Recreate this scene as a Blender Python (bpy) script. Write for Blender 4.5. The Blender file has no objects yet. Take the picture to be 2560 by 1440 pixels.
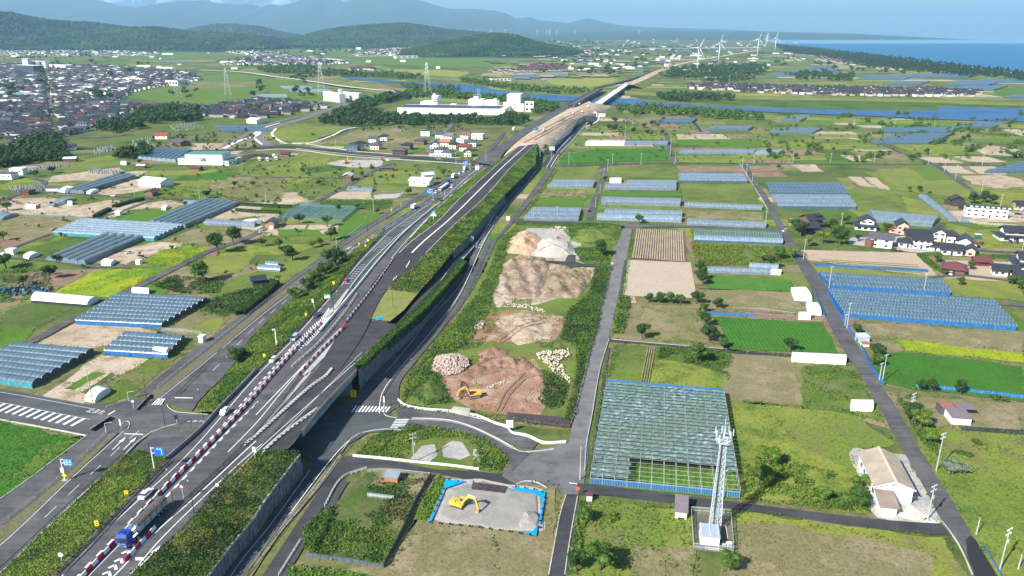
import bpy,bmesh,math,random
import numpy as np
from mathutils import Vector,Matrix
R=math.radians
random.seed(7);rng=np.random.default_rng(11)
C=bpy.context.scene.collection
sc=bpy.context.scene

# --- camera, sky, sun, exposure
FPX,CX,CY,YH,HC=1880.0,1280.0,720.0,76.0,120.0
PITCH=math.atan((CY-YH)/FPX)
cam=bpy.data.cameras.new('camera');co=bpy.data.objects.new('camera',cam);C.objects.link(co)
cam.sensor_width=36;cam.lens=36*FPX/2560;cam.clip_start=1;cam.clip_end=200000
co.location=(0,0,HC);co.rotation_euler=(math.pi/2-PITCH,0,0)
sc.camera=co
SUN_EL,SUN_AZ=37.0,226.0 # compass-like azimuth of the sun, clockwise from +Y
w=bpy.data.worlds.new('World');sc.world=w;w.use_nodes=True
nt=w.node_tree;nt.nodes.clear()
sky=nt.nodes.new('ShaderNodeTexSky');sky.sky_type='NISHITA';sky.sun_disc=False
sky.sun_elevation=R(SUN_EL);sky.sun_rotation=R(SUN_AZ);sky.air_density=1.0;sky.dust_density=0.3;sky.ozone_density=3.0
bg=nt.nodes.new('ShaderNodeBackground');bg.inputs[1].default_value=0.075
wo=nt.nodes.new('ShaderNodeOutputWorld')
nt.links.new(sky.outputs[0],bg.inputs[0]);nt.links.new(bg.outputs[0],wo.inputs[0])
sl=bpy.data.lights.new('sun','SUN');so=bpy.data.objects.new('sun',sl);C.objects.link(so)
sl.energy=5.0;sl.angle=R(0.5);sl.color=(1,0.955,0.88)
sd=Vector((math.sin(R(SUN_AZ))*math.cos(R(SUN_EL)),math.cos(R(SUN_AZ))*math.cos(R(SUN_EL)),math.sin(R(SUN_EL))))
so.rotation_euler=sd.to_track_quat('Z','Y').to_euler();so.location=(0,0,500)
sc.view_settings.view_transform='Standard';sc.view_settings.look='None'
sc.view_settings.gamma=1;sc.view_settings.use_curve_mapping=False
sc.view_settings.exposure=0.95
sc.cycles.volume_bounces=0

def X(t):
 v=[float(a)for a in t.split()];return list(zip(v[::2],v[1::2]))
# --- geometry helpers
_f=(0.0,math.cos(PITCH),-math.sin(PITCH));_u=(0.0,math.sin(PITCH),math.cos(PITCH))
def G(px,py,z=0.0):
 x=(px-CX)/FPX;y=-(py-CY)/FPX
 dy=_u[1]*y+_f[1];dz=_u[2]*y+_f[2]
 t=(z-HC)/dz
 return(x*t,dy*t,z)
def GG(pts,z=0.0):
 return[G(p[0],p[1],p[2]if len(p)>2 else z)for p in pts]
def zc(py,z=0.0):
 return(z-HC)/(_u[2]*(-(py-CY)/FPX)+_f[2])
def pxm(py,z=0.0):
 return zc(py,z)/FPX
def s2l(c):
 return tuple(((v/255)/12.92 if v<=10.3 else((v/255+0.055)/1.055)**2.4)for v in c)

def mk(name,verts,faces,m=None,parent=None,smooth=False):
 me=bpy.data.meshes.new(name)
 if isinstance(verts,np.ndarray)and isinstance(faces,np.ndarray):
  nv,nf,k=len(verts),len(faces),faces.shape[1]
  me.vertices.add(nv);me.vertices.foreach_set('co',verts.astype(np.float32).ravel())
  me.loops.add(nf*k);me.loops.foreach_set('vertex_index',faces.astype(np.int32).ravel())
  me.polygons.add(nf);me.polygons.foreach_set('loop_start',np.arange(0,nf*k,k,dtype=np.int32))
  me.polygons.foreach_set('loop_total',np.full(nf,k,dtype=np.int32))
  me.update(calc_edges=True)
 else:
  me.from_pydata([tuple(v)for v in verts],[],[tuple(f)for f in faces]);me.update()
 if smooth:me.polygons.foreach_set('use_smooth',[True]*len(me.polygons))
 if m:me.materials.append(m)
 o=bpy.data.objects.new(name,me);C.objects.link(o)
 if parent:o.parent=parent
 return o
def tag(o,label=None,cat=None,group=None,kind=None):
 if label:o['label']=label
 if cat:o['category']=cat
 if group:o['group']=group
 if kind:o['kind']=kind
 return o
def thing(name,label,cat,loc=(0,0,0),rz=0,group=None):
 o=bpy.data.objects.new(name,None);C.objects.link(o)
 o.location=loc;o.rotation_euler=(0,0,rz);o.empty_display_size=.5
 return tag(o,label,cat,group)
def dup(root,loc,rz=0,label=None,group=None,scale=None,kids=True):
 r=root.copy();C.objects.link(r);r.location=loc;r.rotation_euler=(0,0,rz)
 if scale:r.scale=scale if hasattr(scale,'__len__')else(scale,)*3
 if label:r['label']=label
 if group:r['group']=group
 for ch in list(KIDS.get(root.name,[])):
  c=ch.copy();C.objects.link(c);c.parent=r
  for g in KIDS.get(ch.name,[]):
   d=g.copy();C.objects.link(d);d.parent=c
 return r
KIDS={}
def reg(root):
 for o in C.objects:
  if o.parent is not None:KIDS.setdefault(o.parent.name,[])
 ks=[o for o in C.objects if o.parent==root]
 KIDS[root.name]=ks
 for k in ks:KIDS[k.name]=[o for o in C.objects if o.parent==k]

class MB:
 def __init__(s):s.v=[];s.f=[]
 def add(s,vs,fs):
  n=len(s.v);s.v+=[tuple(v)for v in vs];s.f+=[tuple(i+n for i in f)for f in fs];return s
 def box(s,c,d,rz=0,ry=0):
  x,y,z=d[0]/2,d[1]/2,d[2]/2
  vs=[(-x,-y,-z),(x,-y,-z),(x,y,-z),(-x,y,-z),(-x,-y,z),(x,-y,z),(x,y,z),(-x,y,z)]
  if ry:vs=[(a*math.cos(ry)+e*math.sin(ry),b,-a*math.sin(ry)+e*math.cos(ry))for a,b,e in vs]
  ca,sa=math.cos(rz),math.sin(rz)
  vs=[(c[0]+a*ca-b*sa,c[1]+a*sa+b*ca,c[2]+e)for a,b,e in vs]
  return s.add(vs,[(0,3,2,1),(4,5,6,7),(0,1,5,4),(1,2,6,5),(2,3,7,6),(3,0,4,7)])
 def tube(s,a,b,r0,r1=None,n=6,cap=True):
  r1=r0 if r1 is None else r1
  a=Vector(a);b=Vector(b);d=(b-a).normalized()
  u=d.orthogonal().normalized();v=d.cross(u)
  vs=[]
  for p,r in((a,r0),(b,r1)):
   for i in range(n):
    t=2*math.pi*i/n;vs.append(p+u*(r*math.cos(t))+v*(r*math.sin(t)))
  fs=[(i,(i+1)%n,n+(i+1)%n,n+i)for i in range(n)]
  if cap:fs+=[tuple(range(n-1,-1,-1)),tuple(range(n,2*n))]
  return s.add(vs,fs)
 def beam(s,a,b,w,h):
  a=Vector(a);b=Vector(b);d=(b-a);d.normalize()
  side=Vector((-d.y,d.x,0))
  side=side.normalized()*(w/2)if side.length>1e-6 else Vector((w/2,0,0))
  up=d.cross(side).normalized()*(h/2)
  vs=[p+q for p in(a,b)for q in(-side-up,side-up,side+up,-side+up)]
  return s.add(vs,[(0,1,2,3),(4,7,6,5),(0,4,5,1),(1,5,6,2),(2,6,7,3),(3,7,4,0)])
 def quad(s,a,b,c,d):return s.add([a,b,c,d],[(0,1,2,3)])
 def prism(s,poly,z0,z1):
  n=len(poly)
  vs=[(p[0],p[1],z0)for p in poly]+[(p[0],p[1],z1)for p in poly]
  return s.add(vs,[tuple(range(n-1,-1,-1)),tuple(range(n,2*n))]+[(i,(i+1)%n,n+(i+1)%n,n+i)for i in range(n)])
 def side(s,prof,y0,y1):
  n=len(prof)
  vs=[(p[0],y0,p[1])for p in prof]+[(p[0],y1,p[1])for p in prof]
  return s.add(vs,[tuple(range(n)),tuple(range(2*n-1,n-1,-1))]+[((i+1)%n,i,n+i,n+(i+1)%n)for i in range(n)])
 def out(s,name,m=None,parent=None,smooth=False):return mk(name,s.v,s.f,m,parent,smooth)

def BX(*a,**k):return MB().box(*a,**k)
def TB(*a,**k):return MB().tube(*a,**k)
def BM(*a,**k):return MB().beam(*a,**k)
RU=random.uniform;NM=np.linalg.norm;NU=rng.uniform;ON=bpy.data.objects.new;LNK=C.objects.link
def resample(pts,n):
 P=np.array([(p+(0,)if len(p)==2 else p)for p in map(tuple,pts)],float)
 d=np.r_[0,np.cumsum(NM(np.diff(P,axis=0),axis=1))]
 t=np.linspace(0,d[-1],n)
 return np.stack([np.interp(t,d,P[:,k])for k in range(3)],1)
def dense(pts,z=0.0,n=24):
 W=np.array(GG(pts,z));d=np.r_[0,np.cumsum(NM(np.diff(W,axis=0),axis=1))]
 t=np.linspace(0,d[-1],n)
 out=np.zeros((n,3));m=len(W)
 T=np.zeros_like(W)
 for i in range(m):
  a=W[max(i-1,0)];b=W[min(i+1,m-1)]
  T[i]=(b-a)/max(1e-6,d[min(i+1,m-1)]-d[max(i-1,0)])
 for k,tt in enumerate(t):
  i=min(max(np.searchsorted(d,tt)-1,0),m-2);h=d[i+1]-d[i];s=(tt-d[i])/h
  out[k]=((2*s**3-3*s**2+1)*W[i]+(s**3-2*s**2+s)*h*T[i]+(-2*s**3+3*s**2)*W[i+1]+(s**3-s**2)*h*T[i+1])
 return out
def loft(name,rows,m,parent=None,smooth=False,kind='structure'):
 rows=[np.asarray(r)for r in rows];n=len(rows[0]);k=len(rows)
 V=np.concatenate(rows);F=[]
 for j in range(k-1):
  for i in range(n-1):
   F.append((j*n+i,j*n+i+1,(j+1)*n+i+1,(j+1)*n+i))
 V2=V[[f for q in F for f in q]][:4]
 nn=np.cross(V[F[0][1]]-V[F[0][0]],V[F[0][3]]-V[F[0][0]])
 if nn[2]<0:F=[f[::-1]for f in F]
 o=mk(name,V,np.array(F),m,parent,smooth)
 if kind:o['kind']=kind
 return o
LAY=[0]
def organic(W,amp,step):
 out=[];n=len(W)
 for i in range(n):
  a=np.array(W[i][:2]);b=np.array(W[(i+1)%n][:2]);L=NM(b-a);k=max(1,min(60,int(L/step)))
  for j in range(k):out.append(a+(b-a)*j/k)
 P=np.array(out);q=np.stack([vnoise(P,step*3.1,3)-.5,vnoise(P,step*3.1,8)-.5],1)*2*amp+np.stack([vnoise(P,step*1.1,13)-.5,vnoise(P,step*1.1,18)-.5],1)*amp
 return P+q
def sheet(name,pts,m,z=None,lay=None,parent=None,kind='structure',base=0.0,amp=None):
 if z is None:
  if lay is None:LAY[0]+=1;lay=LAY[0]
  d=max(100,np.mean([zc(p[1])for p in pts]));z=base+0.02+lay*0.0015*max(1,d/400)
 W=GG([(p[0],p[1])for p in pts],z)
 if amp:
  d=np.mean([zc(p[1])for p in pts]);W=[(x,y,z)for x,y in organic(W,amp*max(1,d/450),2.2*amp*max(1,d/450))]
 a=sum(W[i][0]*W[(i+1)%len(W)][1]-W[(i+1)%len(W)][0]*W[i][1]for i in range(len(W)))
 if a<0:W=W[::-1]
 o=mk(name,W,[tuple(range(len(W)))],m,parent)
 if kind:o['kind']=kind
 return o
def offset_line(L,d):
 L=np.asarray(L);T=np.gradient(L,axis=0);N=np.stack([-T[:,1],T[:,0],np.zeros(len(L))],1)
 N/=np.maximum(1e-6,NM(N,axis=1))[:,None]
 return L+N*d
def ribbon(name,L,w,m,off=0.0,dz=0.01,parent=None,kind='structure'):
 A=offset_line(L,off-w/2);B=offset_line(L,off+w/2);A[:,2]+=dz;B[:,2]+=dz
 return loft(name,[A,B],m,parent,kind=kind)
def at_len(L,step,start=0.0,end=None):
 L=np.asarray(L);d=np.r_[0,np.cumsum(NM(np.diff(L,axis=0),axis=1))]
 end=d[-1]if end is None else end
 out=[];t=start
 while t<=end:
  p=[np.interp(t,d,L[:,k])for k in range(3)];q=[np.interp(min(t+.5,d[-1]),d,L[:,k])-np.interp(max(0,min(t,d[-1]-.5)),d,L[:,k])for k in range(3)]
  out.append((p,math.atan2(q[1],q[0])));t+=step
 return out
def in_poly(P,poly):
 x,y=P[:,0],P[:,1];r=np.zeros(len(P),bool);n=len(poly);j=n-1
 for i in range(n):
  xi,yi=poly[i][:2];xj,yj=poly[j][:2]
  c=((yi>y)!=(yj>y))&(x<(xj-xi)*(y-yi)/(yj-yi+1e-12)+xi)
  r ^=c;j=i
 return r
def scatter(poly_px,n,z=0.0):
 W=np.array(GG(poly_px,z))[:,:2];lo,hi=W.min(0),W.max(0);out=np.zeros((0,2));g=0
 while len(out)<n and g<60:
  P=NU(lo,hi,(max(200,n*2),2));out=np.r_[out,P[in_poly(P,W)]];g+=1
 return out[:n]
def area(poly_px,z=0.0):
 W=np.array(GG(poly_px,z));x,y=W[:,0],W[:,1]
 return abs(np.dot(x,np.roll(y,-1))-np.dot(y,np.roll(x,-1)))/2
def vnoise(P,s,seed=0):
 q=P[:,:2]/s+seed*17.3;i=np.floor(q).astype(int);f=q-i;f=f*f*(3-2*f)
 def h(a,b):
  v=np.sin(a*127.1+b*311.7+seed*74.7)*43758.5453;return v-np.floor(v)
 a=h(i[:,0],i[:,1]);b=h(i[:,0]+1,i[:,1]);c=h(i[:,0],i[:,1]+1);d=h(i[:,0]+1,i[:,1]+1)
 return(a*(1-f[:,0])+b*f[:,0])*(1-f[:,1])+(c*(1-f[:,0])+d*f[:,0])*f[:,1]

# --- materials
MT={}
def newmat(name):
 m=bpy.data.materials.new(name);m.use_nodes=True;n=m.node_tree
 return m,n,n.nodes['Principled BSDF']
def noise_node(n,scale,detail=4,vec=None,rough=.6):
 t=n.nodes.new('ShaderNodeTexNoise');t.inputs['Scale'].default_value=scale;t.inputs['Detail'].default_value=detail
 t.inputs['Roughness'].default_value=rough
 if vec is not None:n.links.new(vec,t.inputs['Vector'])
 return t.outputs['Fac']
def ramp(n,fac,stops):
 r=n.nodes.new('ShaderNodeValToRGB');e=r.color_ramp.elements
 while len(e)<len(stops):e.new(.5)
 for k,(p,c)in enumerate(stops):e[k].position=p;e[k].color=(*c,1)
 n.links.new(fac,r.inputs[0]);return r.outputs[0]
def mixc(n,a,b,fac,mode='MIX'):
 x=n.nodes.new('ShaderNodeMix');x.data_type='RGBA';x.blend_type=mode
 if isinstance(fac,float):x.inputs[0].default_value=fac
 else:n.links.new(fac,x.inputs[0])
 for s,k in((a,6),(b,7)):
  if isinstance(s,tuple):x.inputs[k].default_value=(*s,1)
  else:n.links.new(s,x.inputs[k])
 return x.outputs[2]
def solid(name,col,rough=.6,metal=0.0,var=.12,vs=.6,spec=.4,bump=0.0,alpha=None,coat=0.0):
 if name in MT:return MT[name]
 m,n,b=newmat(name);g=n.nodes.new('ShaderNodeNewGeometry')
 f=noise_node(n,vs,5,g.outputs['Position'])
 k=ramp(n,f,[(.3,tuple(c*(1-var)for c in col)),(.7,tuple(min(1,c*(1+var))for c in col))])
 n.links.new(k,b.inputs['Base Color'])
 b.inputs['Roughness'].default_value=rough;b.inputs['Metallic'].default_value=metal;b.inputs['Specular IOR Level'].default_value=spec
 b.inputs['Coat Weight'].default_value=coat
 if bump:
  bp=n.nodes.new('ShaderNodeBump');bp.inputs['Strength'].default_value=bump;bp.inputs['Distance'].default_value=.1
  n.links.new(noise_node(n,vs*6,4,g.outputs['Position']),bp.inputs['Height']);n.links.new(bp.outputs[0],b.inputs['Normal'])
 if alpha is not None:b.inputs['Alpha'].default_value=alpha
 MT[name]=m;return m
def ground(name,cols,big=.02,mid=.15,fine=1.6,rows=None,bump=.5,contrast=1.0,fvar=.3,seed=0.0,streak=None):
 m,n,b=newmat(name);g=n.nodes.new('ShaderNodeNewGeometry')
 mp=n.nodes.new('ShaderNodeMapping');mp.inputs['Location'].default_value=(seed*13.1,seed*7.7,seed)
 n.links.new(g.outputs['Position'],mp.inputs[0]);P=mp.outputs[0]
 a,c,d=cols
 w_=.12/contrast
 f1=noise_node(n,big,5,P,.65);f2=noise_node(n,mid,5,P,.7);f3=noise_node(n,fine,4,P,.75)
 k1=ramp(n,f1,[(.5-w_,(0,0,0)),(.5+w_,(1,1,1))])
 k2=ramp(n,f2,[(.56-w_,(0,0,0)),(.56+w_,(1,1,1))])
 col=mixc(n,a,c,k1);col=mixc(n,col,d,k2)
 k3=ramp(n,f3,[(.25,(1-fvar*1.3,)*3),(.75,(1+fvar,)*3)])
 col=mixc(n,col,k3,1.0,'MULTIPLY')
 if streak:
  v=n.nodes.new('ShaderNodeMapping');v.inputs['Rotation'].default_value=(0,0,-streak[0]);v.inputs['Scale'].default_value=(.02,.55,1);v.vector_type='TEXTURE' if False else 'POINT'
  n.links.new(g.outputs['Position'],v.inputs[0]);fs=noise_node(n,1.0,4,v.outputs[0],.6)
  col=mixc(n,col,ramp(n,fs,[(.35,(1-streak[1],)*3),(.65,(1+streak[1],)*3)]),1.0,'MULTIPLY')
  f5=noise_node(n,.035,2,P,.5);col=mixc(n,col,ramp(n,f5,[(.50,(1,1,1)),(.515,(.86,.86,.87))]),1.0,'MULTIPLY')
 if rows:
  ang,sp,rc,share=rows
  v=n.nodes.new('ShaderNodeMapping');v.inputs['Rotation'].default_value=(0,0,-ang);n.links.new(g.outputs['Position'],v.inputs[0])
  wv=n.nodes.new('ShaderNodeTexWave');wv.wave_type='BANDS';wv.bands_direction='Y'
  wv.inputs['Scale'].default_value=1/sp*.314159;wv.inputs['Distortion'].default_value=.6;wv.inputs['Detail'].default_value=2
  n.links.new(v.outputs[0],wv.inputs[0])
  kk=ramp(n,wv.outputs['Fac'],[(share-.1,(0,0,0)),(share+.1,(1,1,1))])
  col=mixc(n,col,rc,kk)
 n.links.new(col,b.inputs['Base Color']);b.inputs['Roughness'].default_value=1;b.inputs['Specular IOR Level'].default_value=.08
 if bump:
  bp=n.nodes.new('ShaderNodeBump');bp.inputs['Strength'].default_value=bump;bp.inputs['Distance'].default_value=.35
  n.links.new(f3,bp.inputs['Height']);n.links.new(bp.outputs[0],b.inputs['Normal'])
 return m
def leafmat(name,c1,c2,c3=None,sc_=.35,tr=.25):
 m,n,b=newmat(name);g=n.nodes.new('ShaderNodeNewGeometry')
 f=noise_node(n,sc_,4,g.outputs['Position'],.7);f2=noise_node(n,2.5,2,g.outputs['Position'])
 st=[(.3,c1),(.6,c2)]+([(.8,c3)]if c3 else[])
 col=ramp(n,f,st);col=mixc(n,col,ramp(n,f2,[(.3,(.7,)*3),(.7,(1.3,)*3)]),1.0,'MULTIPLY')
 n.links.new(col,b.inputs['Base Color']);b.inputs['Roughness'].default_value=.75;b.inputs['Specular IOR Level'].default_value=.2
 t=n.nodes.new('ShaderNodeBsdfTranslucent');n.links.new(col,t.inputs[0]);x=n.nodes.new('ShaderNodeMixShader')
 x.inputs[0].default_value=tr;n.links.new(b.outputs[0],x.inputs[1]);n.links.new(t.outputs[0],x.inputs[2])
 n.links.new(x.outputs[0],n.nodes['Material Output'].inputs[0])
 MT[name]=m;return m

ASPH=ground('asphalt',((.105,.104,.106),(.135,.132,.132),(.085,.085,.09)),.03,.16,3.0,bump=.08,fvar=.14,streak=(.93,.16))
ASPH_D=ground('asphalt_dark',((.06,.06,.066),(.078,.076,.08),(.052,.052,.058)),.03,.15,3.0,bump=.08,fvar=.1,streak=(.93,.14))
ASPH_L=ground('asphalt_worn',((.17,.165,.165),(.21,.205,.2),(.13,.128,.13)),.04,.2,2.5,bump=.1,fvar=.15)
ASPH_B=ground('asphalt_bridge',((.09,.104,.106),(.108,.115,.116),(.08,.09,.095)),.03,.15,3.0,bump=.08,fvar=.1,streak=(.93,.12))
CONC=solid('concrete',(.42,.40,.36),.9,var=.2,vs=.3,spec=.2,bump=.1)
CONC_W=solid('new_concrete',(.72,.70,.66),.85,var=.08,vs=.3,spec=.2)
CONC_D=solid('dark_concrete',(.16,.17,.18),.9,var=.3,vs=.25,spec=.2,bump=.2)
PAINT=solid('white_road_paint',(.78,.78,.78),.7,var=.1,vs=1.5)
PAINT_O=solid('orange_road_paint',(.72,.36,.12),.7,var=.1,vs=1.5)
WHITE=solid('white_paint',(.82,.82,.82),.5,var=.04)
WHITEW=solid('white_wall',(.80,.80,.78),.8,var=.05)
CREAM=solid('cream_wall',(.72,.66,.52),.8,var=.08)
STEEL=solid('galvanised_steel',(.55,.57,.58),.45,.35,var=.1)
DSTEEL=solid('dark_rail',(.05,.04,.035),.6,.1,var=.3)
BLACK=solid('black_rubber',(.02,.02,.022),.7,var=.1)
GLASS=solid('dark_glass',(.03,.04,.05),.12,var=.1,spec=.8)
TILE=solid('dark_roof_tile',(.035,.037,.045),.45,var=.3,vs=1.2,spec=.5,bump=.3)
TILE_G=solid('grey_roof_tile',(.09,.09,.1),.6,var=.3,vs=1.0,bump=.2)
TILE_R=solid('red_brown_roof_tile',(.20,.06,.035),.5,var=.35,vs=1.0,bump=.2)
TILE_B=solid('brown_metal_roof',(.12,.045,.04),.5,var=.15)
RED=solid('red_plastic',(.42,.02,.03),.45,var=.1)
BLUENET=solid('blue_net',(.03,.16,.42),.7,var=.3,vs=1.5)
GREENNET=solid('green_net',(.03,.12,.12),.8,var=.3,vs=.8)
WOOD=solid('brown_timber',(.16,.085,.06),.85,var=.3,vs=1.5)
YELLOW=solid('machine_yellow',(.80,.47,.06),.5,var=.1)
SIGNB=solid('sign_blue',(.01,.17,.70),.4,var=.02)
SIGNG=solid('sign_green',(0,.30,.16),.4,var=.02)
SIGNY=solid('sign_yellow',(.85,.62,.02),.4,var=.02)
FILM=None
# --- terrain, water, haze
g_dk=(.055,.095,.022);g_md=(.095,.15,.028);g_lt=(.155,.21,.04);g_yl=(.225,.25,.048)
g_ol=(.18,.17,.07);g_dry=(.28,.225,.13);soil_t=(.42,.33,.235);soil_l=(.52,.42,.32);soil_b=(.26,.17,.12)
soil_r=(.30,.155,.105)
base_m=ground('plain_ground',(g_ol,g_md,g_dk),.006,.03,.5,contrast=1.2)
gs=60000
mk('ground',[(-gs,-500,0),(gs,-500,0),(gs,gs,0),(-gs,gs,0)],[(0,1,2,3)],base_m)['kind']='structure'

m,n,b=newmat('sea_water');g=n.nodes.new('ShaderNodeNewGeometry')
mp=n.nodes.new('ShaderNodeMapping');mp.inputs['Scale'].default_value=(.00012,.00035,1);n.links.new(g.outputs['Position'],mp.inputs[0])
f=noise_node(n,1.0,5,mp.outputs[0],.6)
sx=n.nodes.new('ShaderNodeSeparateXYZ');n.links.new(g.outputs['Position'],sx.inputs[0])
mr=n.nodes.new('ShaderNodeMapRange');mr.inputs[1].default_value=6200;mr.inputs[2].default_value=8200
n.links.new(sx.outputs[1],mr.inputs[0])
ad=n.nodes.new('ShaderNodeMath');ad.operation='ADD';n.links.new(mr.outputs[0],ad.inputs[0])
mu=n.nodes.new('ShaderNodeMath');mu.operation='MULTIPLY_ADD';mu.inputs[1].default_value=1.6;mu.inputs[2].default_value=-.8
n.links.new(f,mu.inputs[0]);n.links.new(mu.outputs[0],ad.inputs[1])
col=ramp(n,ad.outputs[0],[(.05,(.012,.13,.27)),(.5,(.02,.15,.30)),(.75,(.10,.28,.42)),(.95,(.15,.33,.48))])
n.links.new(col,b.inputs['Base Color']);b.inputs['Roughness'].default_value=.45;b.inputs['Specular IOR Level'].default_value=.12
bp=n.nodes.new('ShaderNodeBump');bp.inputs['Strength'].default_value=.4;bp.inputs['Distance'].default_value=.6
n.links.new(noise_node(n,.05,4,g.outputs['Position']),bp.inputs['Height']);n.links.new(bp.outputs[0],b.inputs['Normal'])
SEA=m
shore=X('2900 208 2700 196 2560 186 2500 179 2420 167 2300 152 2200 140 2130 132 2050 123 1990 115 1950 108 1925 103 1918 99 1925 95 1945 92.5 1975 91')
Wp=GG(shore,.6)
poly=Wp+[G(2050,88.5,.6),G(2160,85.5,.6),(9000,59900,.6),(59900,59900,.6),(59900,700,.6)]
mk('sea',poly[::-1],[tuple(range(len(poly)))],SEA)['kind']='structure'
# beach strip
bl=dense([(p[0],p[1]+.6)for p in shore[2:]],1.0,60)
ribbon('beach',bl,35,solid('beach_sand',(.45,.38,.28),.95),dz=.3)

# river
m,n,b=newmat('river_water');g=n.nodes.new('ShaderNodeNewGeometry')
f=noise_node(n,.02,4,g.outputs['Position'])
n.links.new(ramp(n,f,[(.35,(.022,.085,.21)),(.65,(.04,.125,.27))]),b.inputs['Base Color'])
b.inputs['Roughness'].default_value=.4;b.inputs['Specular IOR Level'].default_value=.15
bp=n.nodes.new('ShaderNodeBump');bp.inputs['Strength'].default_value=.5;bp.inputs['Distance'].default_value=.25
n.links.new(noise_node(n,.6,4,g.outputs['Position']),bp.inputs['Height']);n.links.new(bp.outputs[0],b.inputs['Normal'])
RIV=m
rv=[(850,190),(930,197),(1000,203),(1080,207),(1180,212),(1260,228),(1330,235),(1430,240),(1500,245),(1570,246),(1640,256),(1720,262),(1840,268),(1960,271),(2060,273),(2200,277),(2345,275),(2350,267),(2450,269),(2560,271),(2900,280),
      (2900,312),(2560,304),(2400,300),(2200,291),(2000,283),(1900,279),(1700,271),(1600,266),(1530,262),(1440,254),(1330,250),(1270,243),(1180,233),(1100,228),(1030,208),(960,205),(880,199)]
riv=sheet('river',rv,RIV,z=.9)
LV=ground('levee_grass',(g_md,g_lt,g_ol),.01,.05,.4)
def levee(name,pts,wpx_m,h):
 L=dense(pts,0,60);rows=[]
 for o_,z in((-wpx_m,0),(-wpx_m*.35,h),(wpx_m*.35,h),(wpx_m,0)):
  r=offset_line(L,o_);r[:,2]=z;rows.append(r)
 return loft(name,rows,LV)
levee('levee',X('700 168 860 182 1000 192 1120 198 1260 207 1380 217 1450 224 1560 232 1700 240 1900 246 2150 250 2350 255 2560 262 2900 268'),22,4)
levee('levee',X('700 196 860 216 960 232 1050 246 1180 256 1330 268'),16,4)
levee('levee',X('1560 280 1700 284 1850 290 2050 298 2300 308 2560 318 2900 330'),14,3)

# --- fields (pixel outline, kind)
FM={}
def fm(k):
 if k in FM:return FM[k]
 d=dict(
  grass=((g_md,g_lt,g_ol),{}),dgrass=((g_dk,g_md,g_md),{}),lgrass=((g_lt,g_yl,g_md),{}),ygrass=((g_yl,g_lt,g_ol),{}),
  crop=((.05,.16,.02),(.065,.19,.025),(.045,.12,.02)),crop2=((.085,.18,.022),(.12,.21,.03),(.07,.14,.022)),
  mustard=((.24,.32,.02),(.12,.23,.02),(.36,.38,.02)),olive=((g_ol,g_dry,g_md),{}),dry=(((.215,.19,.10),g_ol,(.29,.235,.145)),{}),
  tan=((soil_t,soil_l,g_dry),{}),ltan=((soil_l,soil_t,soil_l),{}),brown=((soil_b,(.3,.21,.15),soil_t),{}),red=((soil_r,(.36,.22,.15),soil_t),{}),
  gravel=((.40,.385,.35),(.46,.43,.38),(.33,.33,.32)),rice=((.13,.215,.035),(.16,.235,.04),(.10,.19,.03)),gold=((.28,.28,.06),(.24,.27,.06),(.2,.25,.05)),
  paved=((.25,.24,.235),(.3,.29,.28),(.22,.22,.22)),weeds=((.06,.115,.025),(.10,.15,.035),(.14,.13,.06)))
 v=d[k];cols=v[0]if isinstance(v[1],dict)else v
 smooth=k in('crop','crop2','rice','gold','mustard')
 RW=dict(crop=(1.5,1.6,(.05,.14,.02),.5),crop2=(1.3,2.2,(.08,.16,.022),.45),brown=(.1,1.8,(.20,.13,.09),.35),ltan=(1.5,1.4,(.40,.31,.22),.35),rice=(.1,4,(.10,.16,.03),.2));kw=dict(rows=RW[k])if k in RW else{}
 FM[k]=ground('field_'+k,cols,.012 if smooth else .02,.06 if smooth else .12,1.2,bump=.35 if smooth else .6,fvar=.16 if smooth else .3,seed=len(FM)+1.0,contrast=1.5,**kw)
 return FM[k]
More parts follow.
